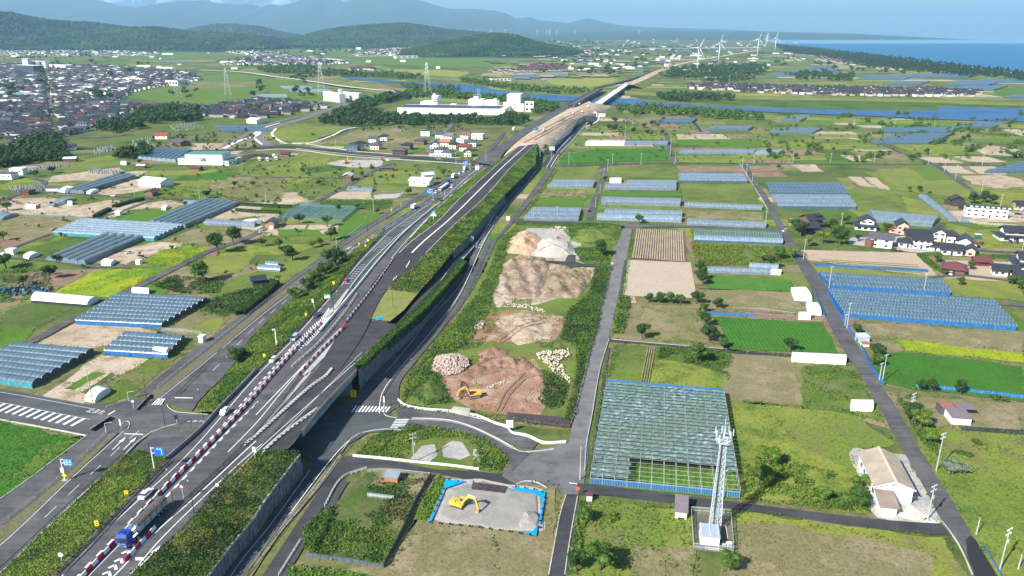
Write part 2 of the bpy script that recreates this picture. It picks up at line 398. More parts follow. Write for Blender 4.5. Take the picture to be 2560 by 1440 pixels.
FIELDS=[
 # far plain and paddies
 ('rice','paddy_field',X('300 235 480 195 560 183 640 186 760 210 860 232 980 240 870 250 700 262 560 262 420 262')),
 ('olive','school_yard',X('470 205 640 205 640 216 480 222')),
 ('rice','paddy_field',X('840 148 1000 140 1160 138 1300 150 1300 162 1150 168 960 164 860 156')),
 ('dgrass','paddy_field',X('900 158 1180 172 1190 175 960 167')),
 ('gold','ripe_paddy_field',X('950 172 1130 176 1180 182 1140 193 1010 184')),
 ('rice','paddy_field',X('560 128 900 124 860 136 700 138')),
 ('rice','paddy_field',X('280 140 520 133 560 140 360 152')),
 ('gold','ripe_paddy_field',X('1360 198 1530 193 1540 205 1480 218 1390 219')),
 ('olive','dry_meadow',X('1280 195 1350 195 1380 219 1280 214')),
 ('brown','ploughed_field',X('1430 183 1470 178 1480 183 1440 188')),('brown','ploughed_field',X('1490 186 1550 180 1545 187 1500 191')),
 ('dgrass','river_meadow',X('1560 234 1900 246 2350 254 2560 262 2560 270 2340 265 2200 276 2000 270 1700 255 1580 244')),
 ('grass','river_meadow',X('1250 218 1480 223 1440 240 1300 234')),
 ('olive','river_meadow',X('700 190 960 212 1050 232 1180 246 1330 262 1180 256 960 235 820 212')),
 ('lgrass','meadow',X('1990 205 2290 215 2260 224 2010 218')),
 ('crop2','crop_field',X('2480 222 2600 222 2600 245 2490 238')),
 ('crop2','crop_field',X('2150 298 2560 310 2560 316 2390 320 2140 312')),
 # left middle distance
 ('lgrass','meadow',X('620 322 720 312 900 318 860 326 780 356 700 352 650 340')),
 ('olive','building_lot',X('880 326 1010 318 1060 345 1010 368 1000 395 880 360 770 362 860 340')),
 ('lgrass','meadow',X('700 258 840 252 740 268 680 286 640 300')),
 ('crop2','crop_field',X('1240 260 1330 268 1100 275')),
 ('dgrass','meadow',X('690 268 760 268 700 305 640 300')),
 ('grass','meadow',X('180 400 350 378 420 385 340 402 160 435')),
 ('lgrass','meadow',X('180 402 320 384 330 392 200 408')),
 ('olive','meadow',X('570 375 700 352 640 340 560 345')),
 ('grass','meadow',X('640 400 860 398 950 402 1190 418 1100 470 860 480 700 500 560 480 600 430')),
 ('lgrass','meadow',X('740 402 820 396 860 425 700 470 570 440')),
 ('dgrass','meadow',X('760 420 870 410 860 425 770 434')),
 ('ygrass','meadow',X('900 432 1010 425 1080 434 1040 458 890 458')),
 ('gravel','building_site',X('820 408 850 400 960 402 950 418 880 420 840 414')),
 ('crop','crop_field',X('500 435 560 428 595 432 560 450 490 450')),
 ('grass','meadow',X('400 465 560 478 640 505 500 500 390 490')),
 ('olive','meadow',X('530 440 720 440 700 505 600 510 520 475')),
 ('tan','vegetable_plot',X('640 485 740 480 770 505 660 518 600 500')),
 ('tan','vegetable_plot',X('130 440 300 420 340 440 280 450 120 455')),
 ('tan','vegetable_plot',X('250 480 340 445 390 470 270 488')),
 ('tan','vegetable_plot',X('0 500 120 492 200 515 280 500 380 510 300 545 0 532')),
 ('tan','vegetable_plot',X('330 515 420 500 470 510 420 525')),
 ('crop2','crop_field',X('250 556 330 524 470 518 500 530 380 556')),
 ('dry','dry_field',X('0 538 210 545 130 590 0 600')),
 ('brown','ploughed_field',X('0 590 100 585 120 592 30 620 0 625')),
 ('dgrass','meadow',X('40 630 200 585 240 592 118 645 60 655')),
 ('tan','vegetable_plot',X('230 655 300 628 380 605 455 605 440 622 380 635 320 660')),
 ('mustard','mustard_field',X('355 660 400 625 480 612 520 620 500 645 430 672')),
 ('mustard','mustard_field',X('130 735 230 680 300 665 400 678 320 720 270 742')),
 ('olive','meadow',X('400 605 520 560 680 580 600 620 480 612')),
 ('ygrass','meadow',X('470 668 520 640 640 640 600 680 520 690')),
 ('grass','meadow',X('480 720 640 680 700 640 860 600 800 650 640 750 600 772')),
 ('tan','vegetable_plot',X('590 500 660 512 640 540 590 545 520 560 500 553 560 530')),
 ('tan','vegetable_plot',X('640 530 700 535 690 545 640 560')),
 ('ltan','vegetable_plot',X('830 480 930 478 930 498 820 497')),
 ('gravel','vegetable_plot',X('930 490 1010 482 990 498 940 500')),
 ('dgrass','net_covered_plot',X('800 500 980 500 975 520 940 525 790 512')),
 ('crop2','crop_field',X('850 560 880 535 930 530 950 538 890 585 830 600')),
 ('crop2','vegetable_plot',X('690 572 800 575 810 590 700 592')),
 ('crop2','crop_field',X('980 525 1040 490 1090 480 1000 525')),
 ('weeds','vegetable_plot',X('0 780 60 755 180 765 90 825 0 830')),
 ('crop2','crop_field',X('0 820 90 822 60 855 0 870')),
 ('tan','vegetable_plot',X('90 855 180 810 320 815 410 835 290 860 235 870 95 862')),
 ('dry','dry_lot',X('410 830 470 785 590 792 550 830 490 845')),
 ('ygrass','dry_lot',X('470 828 520 795 560 795 540 825 490 842')),
 ('tan','vegetable_plot',X('100 985 240 900 260 890 400 900 280 950 240 970 200 1010 120 1005')),
 ('crop2','vegetable_plot',X('160 970 230 930 258 935 185 975')),
 ('weeds','vegetable_plot',X('200 980 280 932 297 938 215 985')),
 ('grass','meadow',X('230 1008 300 940 370 898 470 880 420 915 330 990 250 1012')),
 ('crop','crop_field',X('-200 1052 0 1052 205 1100 150 1140 0 1245 -250 1370')),
 ('rice','crop_strip',X('20 1190 120 1110 195 1098 150 1130 60 1200')),
 # construction lot
 ('grass','lot_ground',X('1295 566 1560 565 1525 690 1490 850 1430 1065 1290 1045 1005 1018 1020 960 1110 830 1190 720 1240 610')),
 ('tan','bare_soil',X('1255 690 1300 635 1400 640 1490 668 1470 720 1350 760 1250 770 1235 740')),
 ('red','bare_soil',X('1225 780 1320 775 1410 790 1380 860 1290 860 1190 860 1140 870 1190 830')),
 ('red','bare_soil',X('1100 940 1170 930 1260 895 1330 900 1370 950 1350 1035 1270 1045 1190 1025 1115 990')),
 ('gravel','gravel_yard',X('1310 572 1400 570 1455 600 1430 625 1500 650 1420 650 1330 640 1270 610')),
 # right side
 ('grass','crop_field',X('1395 420 1500 415 1480 450 1380 450')),('olive','crop_field',X('1355 478 1470 475 1460 492 1345 490')),
 ('crop2','crop_field',X('1340 492 1470 490 1455 515 1330 513')),('crop','crop_field',X('1410 385 1500 372 1670 372 1672 400 1400 410')),
 ('grass','crop_field',X('1520 415 1685 415 1690 445 1510 445')),('crop2','crop_field',X('1500 478 1700 480 1705 492 1500 490')),
 ('grass','crop_field',X('1700 458 1880 460 1905 512 1705 512')),('lgrass','crop_field',X('1495 512 1700 514 1700 525 1490 524')),
 ('brown','ploughed_field',X('1690 415 1850 415 1865 430 1695 430')),('olive','crop_field',X('1710 525 1910 528 1915 550 1715 548')),
 ('lgrass','crop_field',X('1690 388 1890 388 1860 408 1690 406')),('brown','ploughed_field',X('1690 370 1900 372 1890 380 1690 377')),
 ('crop2','crop_field',X('1690 342 1900 348 1940 352 1900 370 1690 362')),('tan','ploughed_field',X('1690 335 1800 335 1830 348 1690 348')),
 ('lgrass','meadow',X('1925 350 2120 345 2200 362 2230 372 1990 375 1900 362')),
 ('grass','meadow',X('1900 340 2180 350 2080 360 1940 352')),
 ('brown','ploughed_field',X('1935 369 2010 372 2070 386 1960 389')),('ygrass','meadow',X('1950 388 2060 388 2070 400 1960 402')),
 ('tan','ploughed_field',X('1978 411 2035 411 2058 429 2010 430')),('ltan','ploughed_field',X('2120 442 2150 442 2190 470 2150 465')),('ltan','ploughed_field',X('2155 442 2190 444 2230 476 2195 472')),
 ('brown','ploughed_field',X('1865 415 1920 415 1950 428 1870 430')),
 ('ygrass','meadow',X('2190 425 2320 412 2440 482 2420 495 2240 475')),('rice','meadow',X('2260 412 2330 412 2380 450 2320 450')),
 ('ltan','ploughed_field',X('2285 392 2360 393 2410 408 2330 408')),('ltan','ploughed_field',X('2410 394 2450 394 2480 407 2430 405')),
 ('ltan','ploughed_field',X('2340 415 2400 415 2440 435 2370 432')),('ltan','ploughed_field',X('2420 415 2480 415 2520 437 2450 435')),
 ('tan','vegetable_plot',X('2400 440 2500 436 2560 450 2560 470 2480 470 2420 460')),
 ('lgrass','meadow',X('2230 362 2380 352 2460 385 2300 392')),('olive','meadow',X('2130 380 2260 385 2290 410 2190 410')),
 ('tan','ploughed_field',X('2470 362 2560 375 2560 392 2440 385')),
 ('grass','meadow',X('2120 485 2250 490 2270 540 2140 525')),('ygrass','meadow',X('2250 490 2300 500 2390 552 2330 548 2270 530')),
 ('lgrass','lawn',X('2360 555 2440 575 2560 575 2560 620 2460 620 2380 595')),('lgrass','lawn',X('2440 555 2540 560 2540 572 2450 566')),
 ('ltan','vegetable_plot',X('2005 625 2290 632 2345 690 2310 690 2020 650')),
 ('gravel','house_yard',X('2118 590 2300 590 2390 625 2300 632 2125 612')),('ltan','house_yard',X('2350 650 2560 655 2560 700 2450 690 2370 685')),
 ('olive','house_yard',X('2550 610 2560 640 2400 640 2400 620')),
 ('ygrass','meadow',X('2030 668 2320 690 2330 705 2035 685')),('ygrass','meadow',X('2350 695 2560 705 2560 755 2380 738')),
 ('crop','crop_rows',X('1775 688 1970 700 1990 728 1768 722')),('dry','dry_field',X('1760 724 1990 730 2010 790 1765 772')),
 ('grass','bank_grass',X('1725 560 1960 575 1990 660 1740 660')),
 ('dry','dry_field',X('1558 760 1740 765 1812 866 1522 848')),('olive','dry_field',X('1600 770 1720 775 1780 862 1640 855')),
 ('crop','crop_field',X('1785 790 2062 806 2098 886 1825 872')),
 ('grass','crop_field',X('1535 860 1830 880 1812 988 1512 962')),('lgrass','crop_field',X('1640 900 1820 915 1812 985 1610 970')),('dgrass','crop_field',X('1640 866 1828 880 1818 935 1740 915 1650 895')),
 ('olive','dry_field',X('1828 882 2140 905 2225 1070 2110 1032 1812 1006')),('dry','dry_field',X('1828 882 1990 895 2000 1020 1812 1000')),
 ('grass','weed_field',X('2000 915 2140 910 2215 1060 2120 1030 2010 1018')),
 ('ygrass','grass_field',X('1812 1004 2120 1030 2240 1110 2150 1125 2170 1288 1850 1245')),('lgrass','grass_field',X('1815 1005 1900 1010 2000 1120 2160 1180 2168 1285 1850 1245')),
 ('crop','crop_field',X('2170 900 2240 880 2560 915 2560 1002 2290 975 2215 960')),('mustard','mustard_field',X('2240 848 2560 880 2560 906 2260 878')),
 ('dry','dry_field',X('2130 800 2560 835 2560 880 2250 850 2160 840')),('olive','dry_field',X('2170 860 2240 850 2260 878 2200 900')),
 ('dry','vegetable_plot',X('2220 985 2560 1005 2560 1085 2400 1072 2290 1060')),
 ('ygrass','grass_field',X('2290 1065 2560 1088 2700 1440 2490 1440 2340 1190')),('lgrass','grass_field',X('2300 1110 2560 1230 2650 1500 2500 1440 2345 1200')),
 ('ygrass','grass_field',X('1840 1280 2365 1345 2440 1500 1800 1500')),('dry','grass_field',X('1850 1310 2120 1330 2330 1380 2340 1500 1820 1500')),
 ('ygrass','weed_field',X('1450 1252 1735 1275 1735 1520 1400 1520')),('grass','weed_field',X('1500 1265 1640 1280 1660 1400 1480 1400')),('dry','weed_field',X('1580 1380 1735 1360 1735 1520 1560 1520')),
 ('dry','dry_field',X('1080 1195 1400 1215 1395 1290 1370 1520 700 1520 740 1440 950 1425 1060 1300')),('dry','dry_field',X('960 1430 1060 1330 1240 1350 1230 1520 930 1520')),
 ('crop2','grass_strip',X('700 1520 720 1410 830 1425 960 1440 950 1520')),
 ('weeds','garden_plot',X('905 1190 1080 1190 965 1420 765 1390 760 1330 830 1270')),('dry','garden_plot',X('930 1180 1075 1195 1060 1240 1000 1330 960 1300 1000 1230 920 1220')),
 ('crop2','grass_strip',X('1083 1200 1115 1200 1070 1300 1038 1300')),
 ('gravel','gravel_pad',X('1112 1200 1200 1202 1345 1222 1355 1330 1270 1320 1080 1300')),
 ('grass','triangle_island',X('885 1140 930 1090 1030 1065 1150 1080 1230 1110 1270 1150 1245 1185 1100 1170 960 1150')),
 ('gravel','gravel_patch',X('1020 1150 1045 1110 1082 1104 1078 1140 1060 1160')),('gravel','gravel_patch',X('1090 1148 1100 1110 1125 1097 1148 1105 1152 1135 1130 1155')),('gravel','gravel_patch',X('1158 1150 1165 1120 1190 1120 1175 1155')),
 ('gravel','warehouse_yard',X('2120 1130 2135 1120 2270 1140 2355 1308 2200 1298 2180 1280')),
 ('grass','grass_lot',X('1400 560 1555 565 1540 610 1470 610 1420 590')),
 ('dgrass','verge',X('1430 620 1530 615 1520 670 1460 660')),
]
def plots(x0,x1,y0,y1,w_,h_,ang,z,skip=.25,kinds=('grass','lgrass','ygrass','dgrass','olive','dry','crop2','tan','rice','weeds','brown')):
 ca,sa=math.cos(ang),math.sin(ang);acc={}
 y=y0;r_=random.Random(5)
 while y<y1:
  hh=h_*r_.uniform(.6,1.3);x=x0
  while x<x1:
   ww=w_*r_.uniform(.4,1.5)
   if r_.random()>skip:
    k=r_.choice(kinds);q=[(x+.8,y+.8),(x+ww-.8,y+.8),(x+ww-.8,y+hh-.8),(x+.8,y+hh-.8)]
    acc.setdefault(k,MB()).add([(a*ca-b*sa,a*sa+b*ca,z)for a,b in q],[(0,1,2,3)])
   x+=ww
  y+=hh
 for k,mb in acc.items():mb.out('plots',fm(k))['kind']='structure'
plots(-60,900,300,1120,55,30,-.06,.012);plots(-900,-20,330,900,42,24,.1,.012);plots(-200,2600,1450,4200,110,60,-.05,.012,.35,('grass','lgrass','ygrass','olive','dry','rice','tan','dgrass','gold'))
plots(-2600,-300,1500,4500,130,70,.05,.012,.45,('rice','lgrass','grass','olive','gold','dgrass'))
MARG=ground('field_margin',(g_ol,g_dry,g_dk),.05,.25,1.5,bump=.6)
for(k,nm,pts)in FIELDS:
 if k in('crop','crop2','mustard','tan','ltan','brown','rice','grass','lgrass','dry')and min(p[1]for p in pts)>330 and max(p[0]for p in pts)-min(p[0]for p in pts)>40:
  cx_=sum(p[0]for p in pts)/len(pts);cy_=sum(p[1]for p in pts)/len(pts)
  s_=1+2.2/(pxm(cy_)*.5*(max(p[0]for p in pts)-min(p[0]for p in pts)))
  sheet('field_margin',[(cx_+(p[0]-cx_)*s_,cy_+(p[1]-cy_)*s_)for p in pts],MARG,lay=-6,amp=1.6)
for(k,nm,pts)in FIELDS:
 sheet(nm,pts,fm(k),amp=2.6 if k in('tan','red','gravel','dry','olive','weeds')and nm not in('ploughed_field','gravel_pad','house_yard','warehouse_yard')else 1.0)
# --- roads at ground level
def road2(name,left,right,m,z=0.0,n=30,dz=None):
 LAY[0]+=1
 dz=(.06+LAY[0]*.0015)if dz is None else dz
 A=dense(left,z,n);B=dense(right,z,n)
 A[:,2]+=dz;B[:,2]+=dz
 o=loft(name,[A,B],m);return o,A,B
def mark(road,L,w_=.15,off=0,dz=.012,m=None,dash=None):
 m=m or PAINT
 if not dash:return ribbon('painted_line',L,w_,m,off,dz,road,kind=None)
 mb=MB();L=offset_line(L,off)if off else np.asarray(L)
 for p,a in at_len(L,dash[0]+dash[1]):
  c,s=math.cos(a),math.sin(a);l=dash[0];h=w_/2
  d=np.array([c,s]);nn=np.array([-s,c]);p2=np.array(p[:2]);z_=p[2]+dz
  q=[p2-nn*h,p2+d*l-nn*h,p2+d*l+nn*h,p2+nn*h]
  L2=at_len(L,1e9)
  mb.quad(*[(a_[0],a_[1],z_)for a_ in q])
 o=mb.out('painted_dashes',m,road);return o
def lerpL(A,B,t):return A*(1-t)+B*t

fr1,a1,b1=road2('frontage_road',X('-160 1345 0 1252 155 1140 220 1090'),X('-160 1420 0 1318 160 1188 270 1082'),ASPH)
fr2,a2,b2=road2('frontage_road',X('337 995 430 917 560 820 640 762 700 718 800 645 900 575 955 540 1065 475 1155 420'),
     X('375 985 500 890 640 778 715 720 815 648 910 583 965 548 1085 478 1170 422'),ASPH,n=60)
road2('road_verge',X('-160 1420 0 1318 160 1188 270 1082'),X('-160 1470 0 1362 172 1200 300 1080'),ground('verge_dirt',((.16,.145,.115),g_ol,(.12,.115,.1)),.05,.3,2))
road2('road_verge',X('375 985 500 890 640 778 715 720 815 648 910 583 965 548'),X('390 1000 520 897 655 788 730 730 825 658 920 592 980 552'),MTV:=ground('verge_dirt2',((.16,.145,.115),g_ol,(.12,.115,.1)),.05,.3,2),n=40)
# B: surface road
sb1,c1,d1=road2('surface_road',X('-160 1478 0 1362 172 1200 305 1080'),X('-140 1545 0 1440 95 1348 212 1238 307 1150 345 1110 385 1080'),ASPH)
mark(sb1,lerpL(c1,d1,.06));mark(sb1,lerpL(c1,d1,.93));mark(sb1,lerpL(c1,d1,.52)[12:],dash=(5,5))
sb2,c2,d2=road2('surface_road',X('390 1000 520 897 655 788 730 730 852 645 957 568 1040 515 1130 450 1190 415'),
     X('480 1030 500 1000 570 930 640 832 752 733 862 646 970 572 1062 520 1215 420'),ASPH,n=70)
mark(sb2,lerpL(c2,d2,.06));mark(sb2,lerpL(c2,d2,.55)[4:],dash=(6,6));mark(sb2,lerpL(c2,d2,.92)[30:])
xr,e1,f1=road2('crossing_road',X('-250 945 0 974 100 991 235 1016'),X('-250 1020 0 1046 132 1072 215 1088'),ASPH_B)
mark(xr,lerpL(e1,f1,.12));mark(xr,lerpL(e1,f1,.5))
mb=MB()
for p,a in at_len(lerpL(e1,f1,.5),3.1,15):
 c,s=math.cos(a),math.sin(a);q=[]
 for u_,v_ in((0,0),(1.1,0),(1.1,-5.2),(0,-5.2)):q.append((p[0]+u_*c-v_*s*1,p[1]+u_*s+v_*c,p[2]+.014))
 mb.quad(*q)
mb.out('painted_bars',PAINT,xr)
sheet('junction',X('210 1012 325 1002 337 995 392 998 425 1020 480 1034 560 1035 640 1010 700 1070 560 1120 450 1112 380 1082 300 1082 268 1084 218 1090 200 1060'),ASPH,z=.30)
sheet('underpass_apron',X('385 1078 480 1060 560 1075 470 1160 420 1155 330 1128'),ASPH,z=.27)
sheet('underpass_floor',X('560 1035 900 1000 985 1040 880 1090 760 1120 640 1130 540 1110'),ASPH,z=.26)
# F3 / east side crossroad
ej=sheet('east_junction',X('870 1020 962 1040 990 1044 1030 1046 1025 1075 975 1078 920 1082 855 1120 790 1160 740 1130 800 1060'),ASPH_B,z=.31)
lw,g1,h1=road2('lower_road',X('525 1500 600 1395 660 1325 760 1185 800 1120 840 1060'),X('590 1500 640 1408 740 1268 855 1122 905 1085 960 1075'),ASPH_B)
mark(lw,lerpL(g1,h1,.22)[:20]);mark(lw,lerpL(g1,h1,.96)[:27],.22)
nr,i1,j1=road2('side_road',X('880 1010 930 940 985 880 1040 800 1105 742 1150 700 1180 640 1215 560 1262 500 1300 460 1335 415'),
                   X('958 1040 960 990 1000 930 1075 845 1140 760 1170 700 1215 600 1260 530 1300 482 1350 418'),ASPH,n=70)
mark(nr,lerpL(i1,j1,.88),.22);mark(nr,lerpL(i1,j1,.45)[4:24],dash=(7,.2));mark(nr,lerpL(i1,j1,.2)[40:],dash=(2,2))
swk,_,_=road2('side_walk',X('958 1042 962 990 1002 930 1078 845 1143 760 1173 700 1220 600'),X('998 1018 1000 960 1040 905 1110 820 1165 750 1200 690 1240 605'),ASPH,n=40)
svc,k1,l1=road2('service_road',X('1215 625 1270 560 1310 505 1372 420'),X('1235 610 1295 545 1330 500 1388 422'),ASPH,n=30)
ec,m1_,n1_=road2('curved_road',X('1025 1048 1080 1050 1130 1055 1180 1070 1240 1098 1280 1120 1330 1130'),X('1030 1076 1090 1078 1150 1085 1200 1098 1250 1128 1272 1150 1280 1180'),ASPH)
mark(ec,lerpL(m1_,n1_,.08))
road2('curved_walk',X('990 1018 1060 1025 1140 1035 1200 1048 1260 1070 1300 1090 1345 1108'),X('995 1044 1060 1047 1130 1053 1185 1068 1240 1092 1280 1112 1330 1128'),ASPH)
sheet('junction_apron',X('1280 1120 1335 1125 1418 1108 1432 1080 1472 1090 1470 1150 1460 1208 1443 1240 1412 1240 1380 1215 1290 1212 1255 1190 1275 1160'),ground('apron_asphalt',((.15,.15,.152),(.19,.185,.185),(.09,.092,.096)),.03,.1,2,bump=.05,fvar=.1),z=.2)
gr_,o1_,p1_=road2('access_road',X('838 1140 882 1142 960 1150 1050 1160 1197 1180 1290 1190'),X('830 1200 915 1172 1000 1180 1077 1190 1250 1212 1330 1216'),ASPH_D,dz=.18)
cw,q1_,r1_=road2('cycle_path',X('600 1520 657 1440 730 1330 792 1237 845 1160 850 1145'),X('640 1520 695 1440 752 1352 812 1265 858 1195 900 1175'),ASPH_D)
road2('median_strip',X('560 1520 610 1440 690 1330 780 1222 850 1135'),X('585 1520 632 1440 705 1330 790 1232 856 1143'),ground('median_dirt',((.3,.28,.24),g_ol,(.2,.19,.16)),.1,.5,2))
vr,s1_,t1_=road2('farm_road',X('1360 1520 1372 1440 1400 1290 1414 1238'),X('1398 1520 1410 1440 1430 1330 1443 1238'),ASPH_D)
vr2,s2_,t2_=road2('farm_road',X('1420 1115 1445 1000 1470 900 1490 830 1507 740 1532 640 1558 572'),X('1466 1115 1480 1040 1500 920 1522 845 1546 740 1568 640 1580 572'),ASPH_L,n=50)
road2('farm_road',X('1285 546 1400 553 1480 556 1560 562 1700 564 1900 570 1955 576'),X('1290 552 1400 559 1480 563 1560 570 1700 570 1900 577 1958 586'),ASPH)
nr2,u1_,v1_=road2('country_road',X('2440 1500 2437 1440 2400 1360 2365 1325 2320 1240 2265 1142 2230 1080 2182 992 2132 910 2095 855 2060 787 2027 720 1992 660 1957 600 1920 522 1885 465 1852 410'),
                      [(2530,1500),(2492,1440),(2427,1335),(2385,1262),(2340,1190),(2295,1122),(2262,1057),(2195,952),(2145,867),(2110,812),(2065,720),(2042,720-40),(2010,640),(1967,577),(1920,495),(1892,455),(1867,408)],ASPH,n=90)
PATCH=solid('fresh_asphalt',(.022,.022,.026),.9,var=.15,vs=2)
sheet('asphalt_patch',X('2415 1348 2426 1338 2440 1350 2500 1450 2540 1520 2470 1520 2435 1430 2418 1385'),PATCH,z=.34,parent=None)
for pts in(X('1510 835 1520 810 1524 812 1518 838'),X('1522 790 1530 760 1534 764 1526 800'),X('1475 996 1488 978 1491 982 1480 998'),X('1505 790 1513 783 1513 790 1508 794'),X('1512 770 1516 755 1518 758 1515 772')):
 sheet('asphalt_patch',pts,PATCH,z=.30)
br,w1_,x1_=road2('back_road',X('1443 1210 1500 1214 1630 1232 1805 1253 1920 1268 2190 1300 2350 1312'),X('1443 1240 1500 1240 1630 1254 1730 1266 1920 1286 2130 1318 2380 1342'),ASPH_D,n=40)
ROADAB=[(u1_,v1_),(s2_,t2_),(w1_,x1_),(s1_,t1_),(o1_,p1_),(a1,b1),(a2,b2),(c1,d1),(c2,d2),(i1,j1),(e1,f1)]
def path(name,pts,w_,m=ASPH,n=30,dz=None):
 LAY[0]+=1
 return ribbon(name,dense(pts,0,n),w_,m,dz=(.07+LAY[0]*.0015)if dz is None else dz)
path('farm_path',X('1520 852 1600 858 1690 866 1810 876 1830 882 1975 890 2130 905'),2.6,ASPH_D)
path('farm_road',X('1385 414 1520 411 1690 408 1870 409 2100 411 2310 411 2400 413 2560 416 2700 418'),5)
path('farm_road',X('1517 411 1508 440 1497 475 1483 515 1473 552'),4.5)
path('farm_road',X('1664 330 1672 360 1682 410'),5);path('farm_road',X('2195 358 2260 385 2335 412 2390 450 2440 484 2460 498'),5)
path('farm_path',X('2290 612 2400 622 2480 630 2700 640'),5);path('farm_path',X('2320 695 2420 690 2700 730'),3)
path('farm_path',X('2340 740 2480 758 2700 775'),4);path('farm_path',X('2115 592 2170 592 2250 588'),4)
path('farm_path',X('2400 1072 2480 1078 2700 1092'),3,ASPH_D)
path('farm_path',X('1560 290 1600 310 1640 330'),3);path('farm_path',X('1725 290 1735 305 1752 330'),4,ASPH_D)
# left farm tracks
path('farm_road',X('0 500 60 485 140 482 270 490 360 495 520 502 640 505'),4);path('farm_path',X('235 548 300 530 380 500'),3.5)
path('farm_road',X('20 880 100 845 180 800 230 780 330 725 420 680 520 630 620 595 680 560 760 520 860 470 950 420 985 408'),5,ASPH)
path('farm_path',X('0 645 120 652 210 665 330 672'),3.5);path('farm_path',X('0 635 60 610 130 585'),3);path('farm_path',X('570 440 700 444 860 447'),2.5)
path('farm_road',X('75 445 110 455 95 470 60 480 0 505'),5)
NEWC=CONC_W
path('bypass_road',[(2000-2200,372),(300,372),(520,378),(640,371),(720,368),(800,374),(900,387),(1000,393),(1100,400),(1200,406),(1290,404),(1335,402)],15,ASPH_D,60)
path('bypass_edge',X('640 378 700 374 760 378 850 390 960 398 1080 405 1180 412'),2.5,NEWC,50,.5)
path('bypass_edge',X('700 360 750 360 800 366 900 380 1000 387 1150 396'),2.5,NEWC,50,.5)
path('bypass_median',X('740 372 820 381 900 389 1000 397'),1.5,NEWC,40,.5)
path('loop_road',X('672 366 650 350 648 338 670 325 710 312 780 290 860 262 900 255'),13,ASPH_L,50)
path('loop_kerb',X('655 362 636 346 635 336 655 322 700 308'),3,NEWC,40,.5)
path('loop_kerb',X('708 358 688 345 680 335 690 322'),3,NEWC,40,.5);path('loop_kerb',X('700 357 740 361 770 360 830 340 860 325 890 319'),3,NEWC,40,.5)
path('loop_road',X('800 347 840 335 870 322 892 320'),9,ASPH_D,30);path('side_lane',X('560 372 590 352 640 325 700 303 800 280 880 258'),8,ASPH_L,40)
path('side_lane',X('560 372 600 352 640 340 650 325'),5,NEWC,40)
path('levee_road',X('500 178 600 183 680 194 780 208 860 220 940 229 985 232 1012 240'),9,NEWC,40,4.2)
path('levee_road',X('985 230 1000 236 1010 244'),10,ASPH_D,20,4.4)
path('town_road',X('118 205 122 235 120 262 128 290'),12,ASPH_L);path('town_road',X('0 360 80 345 160 340 250 345 330 335'),6,ASPH)
path('yard',X('600 398 640 388 680 392'),14,ASPH_D)
path('farm_road',X('1100 400 1070 370 1110 330 1140 300'),6,ASPH_L);path('farm_road',X('1195 400 1230 370 1262 330'),5)

# --- the expressway on its embankment and viaduct
HZ=7.2
def zz(pts,z):return[(p[0],p[1],z)for p in pts]
ML=X('60 1560 135 1440 207 1367 325 1242 417 1150 497 1080 545 1028 640 929 715 855 780 785 830 730')
MRr=X('250 1560 325 1440 395 1380 475 1307 532 1235 595 1172 645 1135 712 1126 755 1080 800 1020 890 925 960 850')
L0=dense(zz(ML,HZ),n=80);R0=dense(zz(MRr,HZ),n=80)
main=loft('expressway',[L0+[0,0,.05],R0+[0,0,.05]],ASPH)
def onroad(pts,z=HZ,n=60):return dense(zz(pts,z),n=n)
def zprof(pts,zs):return[(p[0],p[1],z)for p,z in zip(pts,zs)]
CL=zprof(X('830 730 845 712 890 655 935 607 965 577 1010 545 1060 512'),[7.2,6.8,5.4,3.8,2.6,1.2,.3])
CR=zprof(X('872 730 893 700 935 650 975 612 1005 585 1050 550 1090 520'),[7.2,6.8,5.4,3.8,2.6,1.2,.3])
LC=dense(CL,n=50);RC=dense(CR,n=50)
rampC=loft('exit_ramp',[LC+[0,0,.08],RC+[0,0,.08]],ASPH_B)
mark(rampC,lerpL(LC,RC,.25),.25,dz=.1);mark(rampC,lerpL(LC,RC,.88),.25,dz=.1)
mb=MB()
A_=lerpL(LC,RC,.25);B_=lerpL(LC,RC,.85);
for k in list(range(3,12))+list(range(18,27))+list(range(34,44)):
 a=Vector(A_[k])+Vector((0,0,.11));b=Vector(B_[k])+Vector((0,0,.11));d=Vector(A_[k+1]-A_[k]).normalized()*.3
 e=a+(Vector(A_[k+1])-Vector(A_[k]))*.8+Vector((0,0,0))
 mb.quad(a+(b-a)*.18,b-(b-a)*.15,b-(b-a)*.15+d,a+(b-a)*.18+d)
mb.out('painted_chevrons',PAINT,rampC)
DL=zprof(X('620 1000 700 925 780 845 860 757 890 720 950 645 1015 575 1090 512 1165 444 1205 412'),[7.2,7.2,7.2,7.2,7.2,6.2,4.2,2,.4,.1])
DR=zprof(X('655 1005 740 920 820 840 900 752 925 718 985 646 1025 598 1105 513 1178 446 1228 416'),[7.2,7.2,7.2,7.2,7.2,6.2,4.2,2,.4,.1])
LD=dense(DL,n=90);RD=dense(DR,n=90)
cD=loft('entry_ramp',[LD+[0,0,.11],RD+[0,0,.11]],ASPH)
mark(cD,lerpL(LD,RD,.10)[8:],.3,dz=.13);mark(cD,lerpL(LD,RD,.82)[30:],.25,dz=.13)
WLAY=[]
EL=X('700 1000 800 890 860 818 925 740 1010 650 1090 572 1170 492 1250 412 1300 362')
ER=X('890 925 960 850 1000 790 965 722 1060 630 1165 532 1230 462 1285 410 1342 360')
LE=dense(zz(X('800 905 855 820 925 722 985 642 1025 603 1088 556 1145 497 1232 420 1296 366'),8),n=70)
RE=dense(zz(X('850 920 905 840 967 722 1062 640 1142 560 1212 497 1284 415 1342 360'),8),n=70)
LE[:20,2]=np.linspace(7.3,8,20);RE[:20,2]=np.linspace(7.3,8,20)
cE=loft('closed_carriageway',[LE+[0,0,.16],RE+[0,0,.16]],ASPH_D)
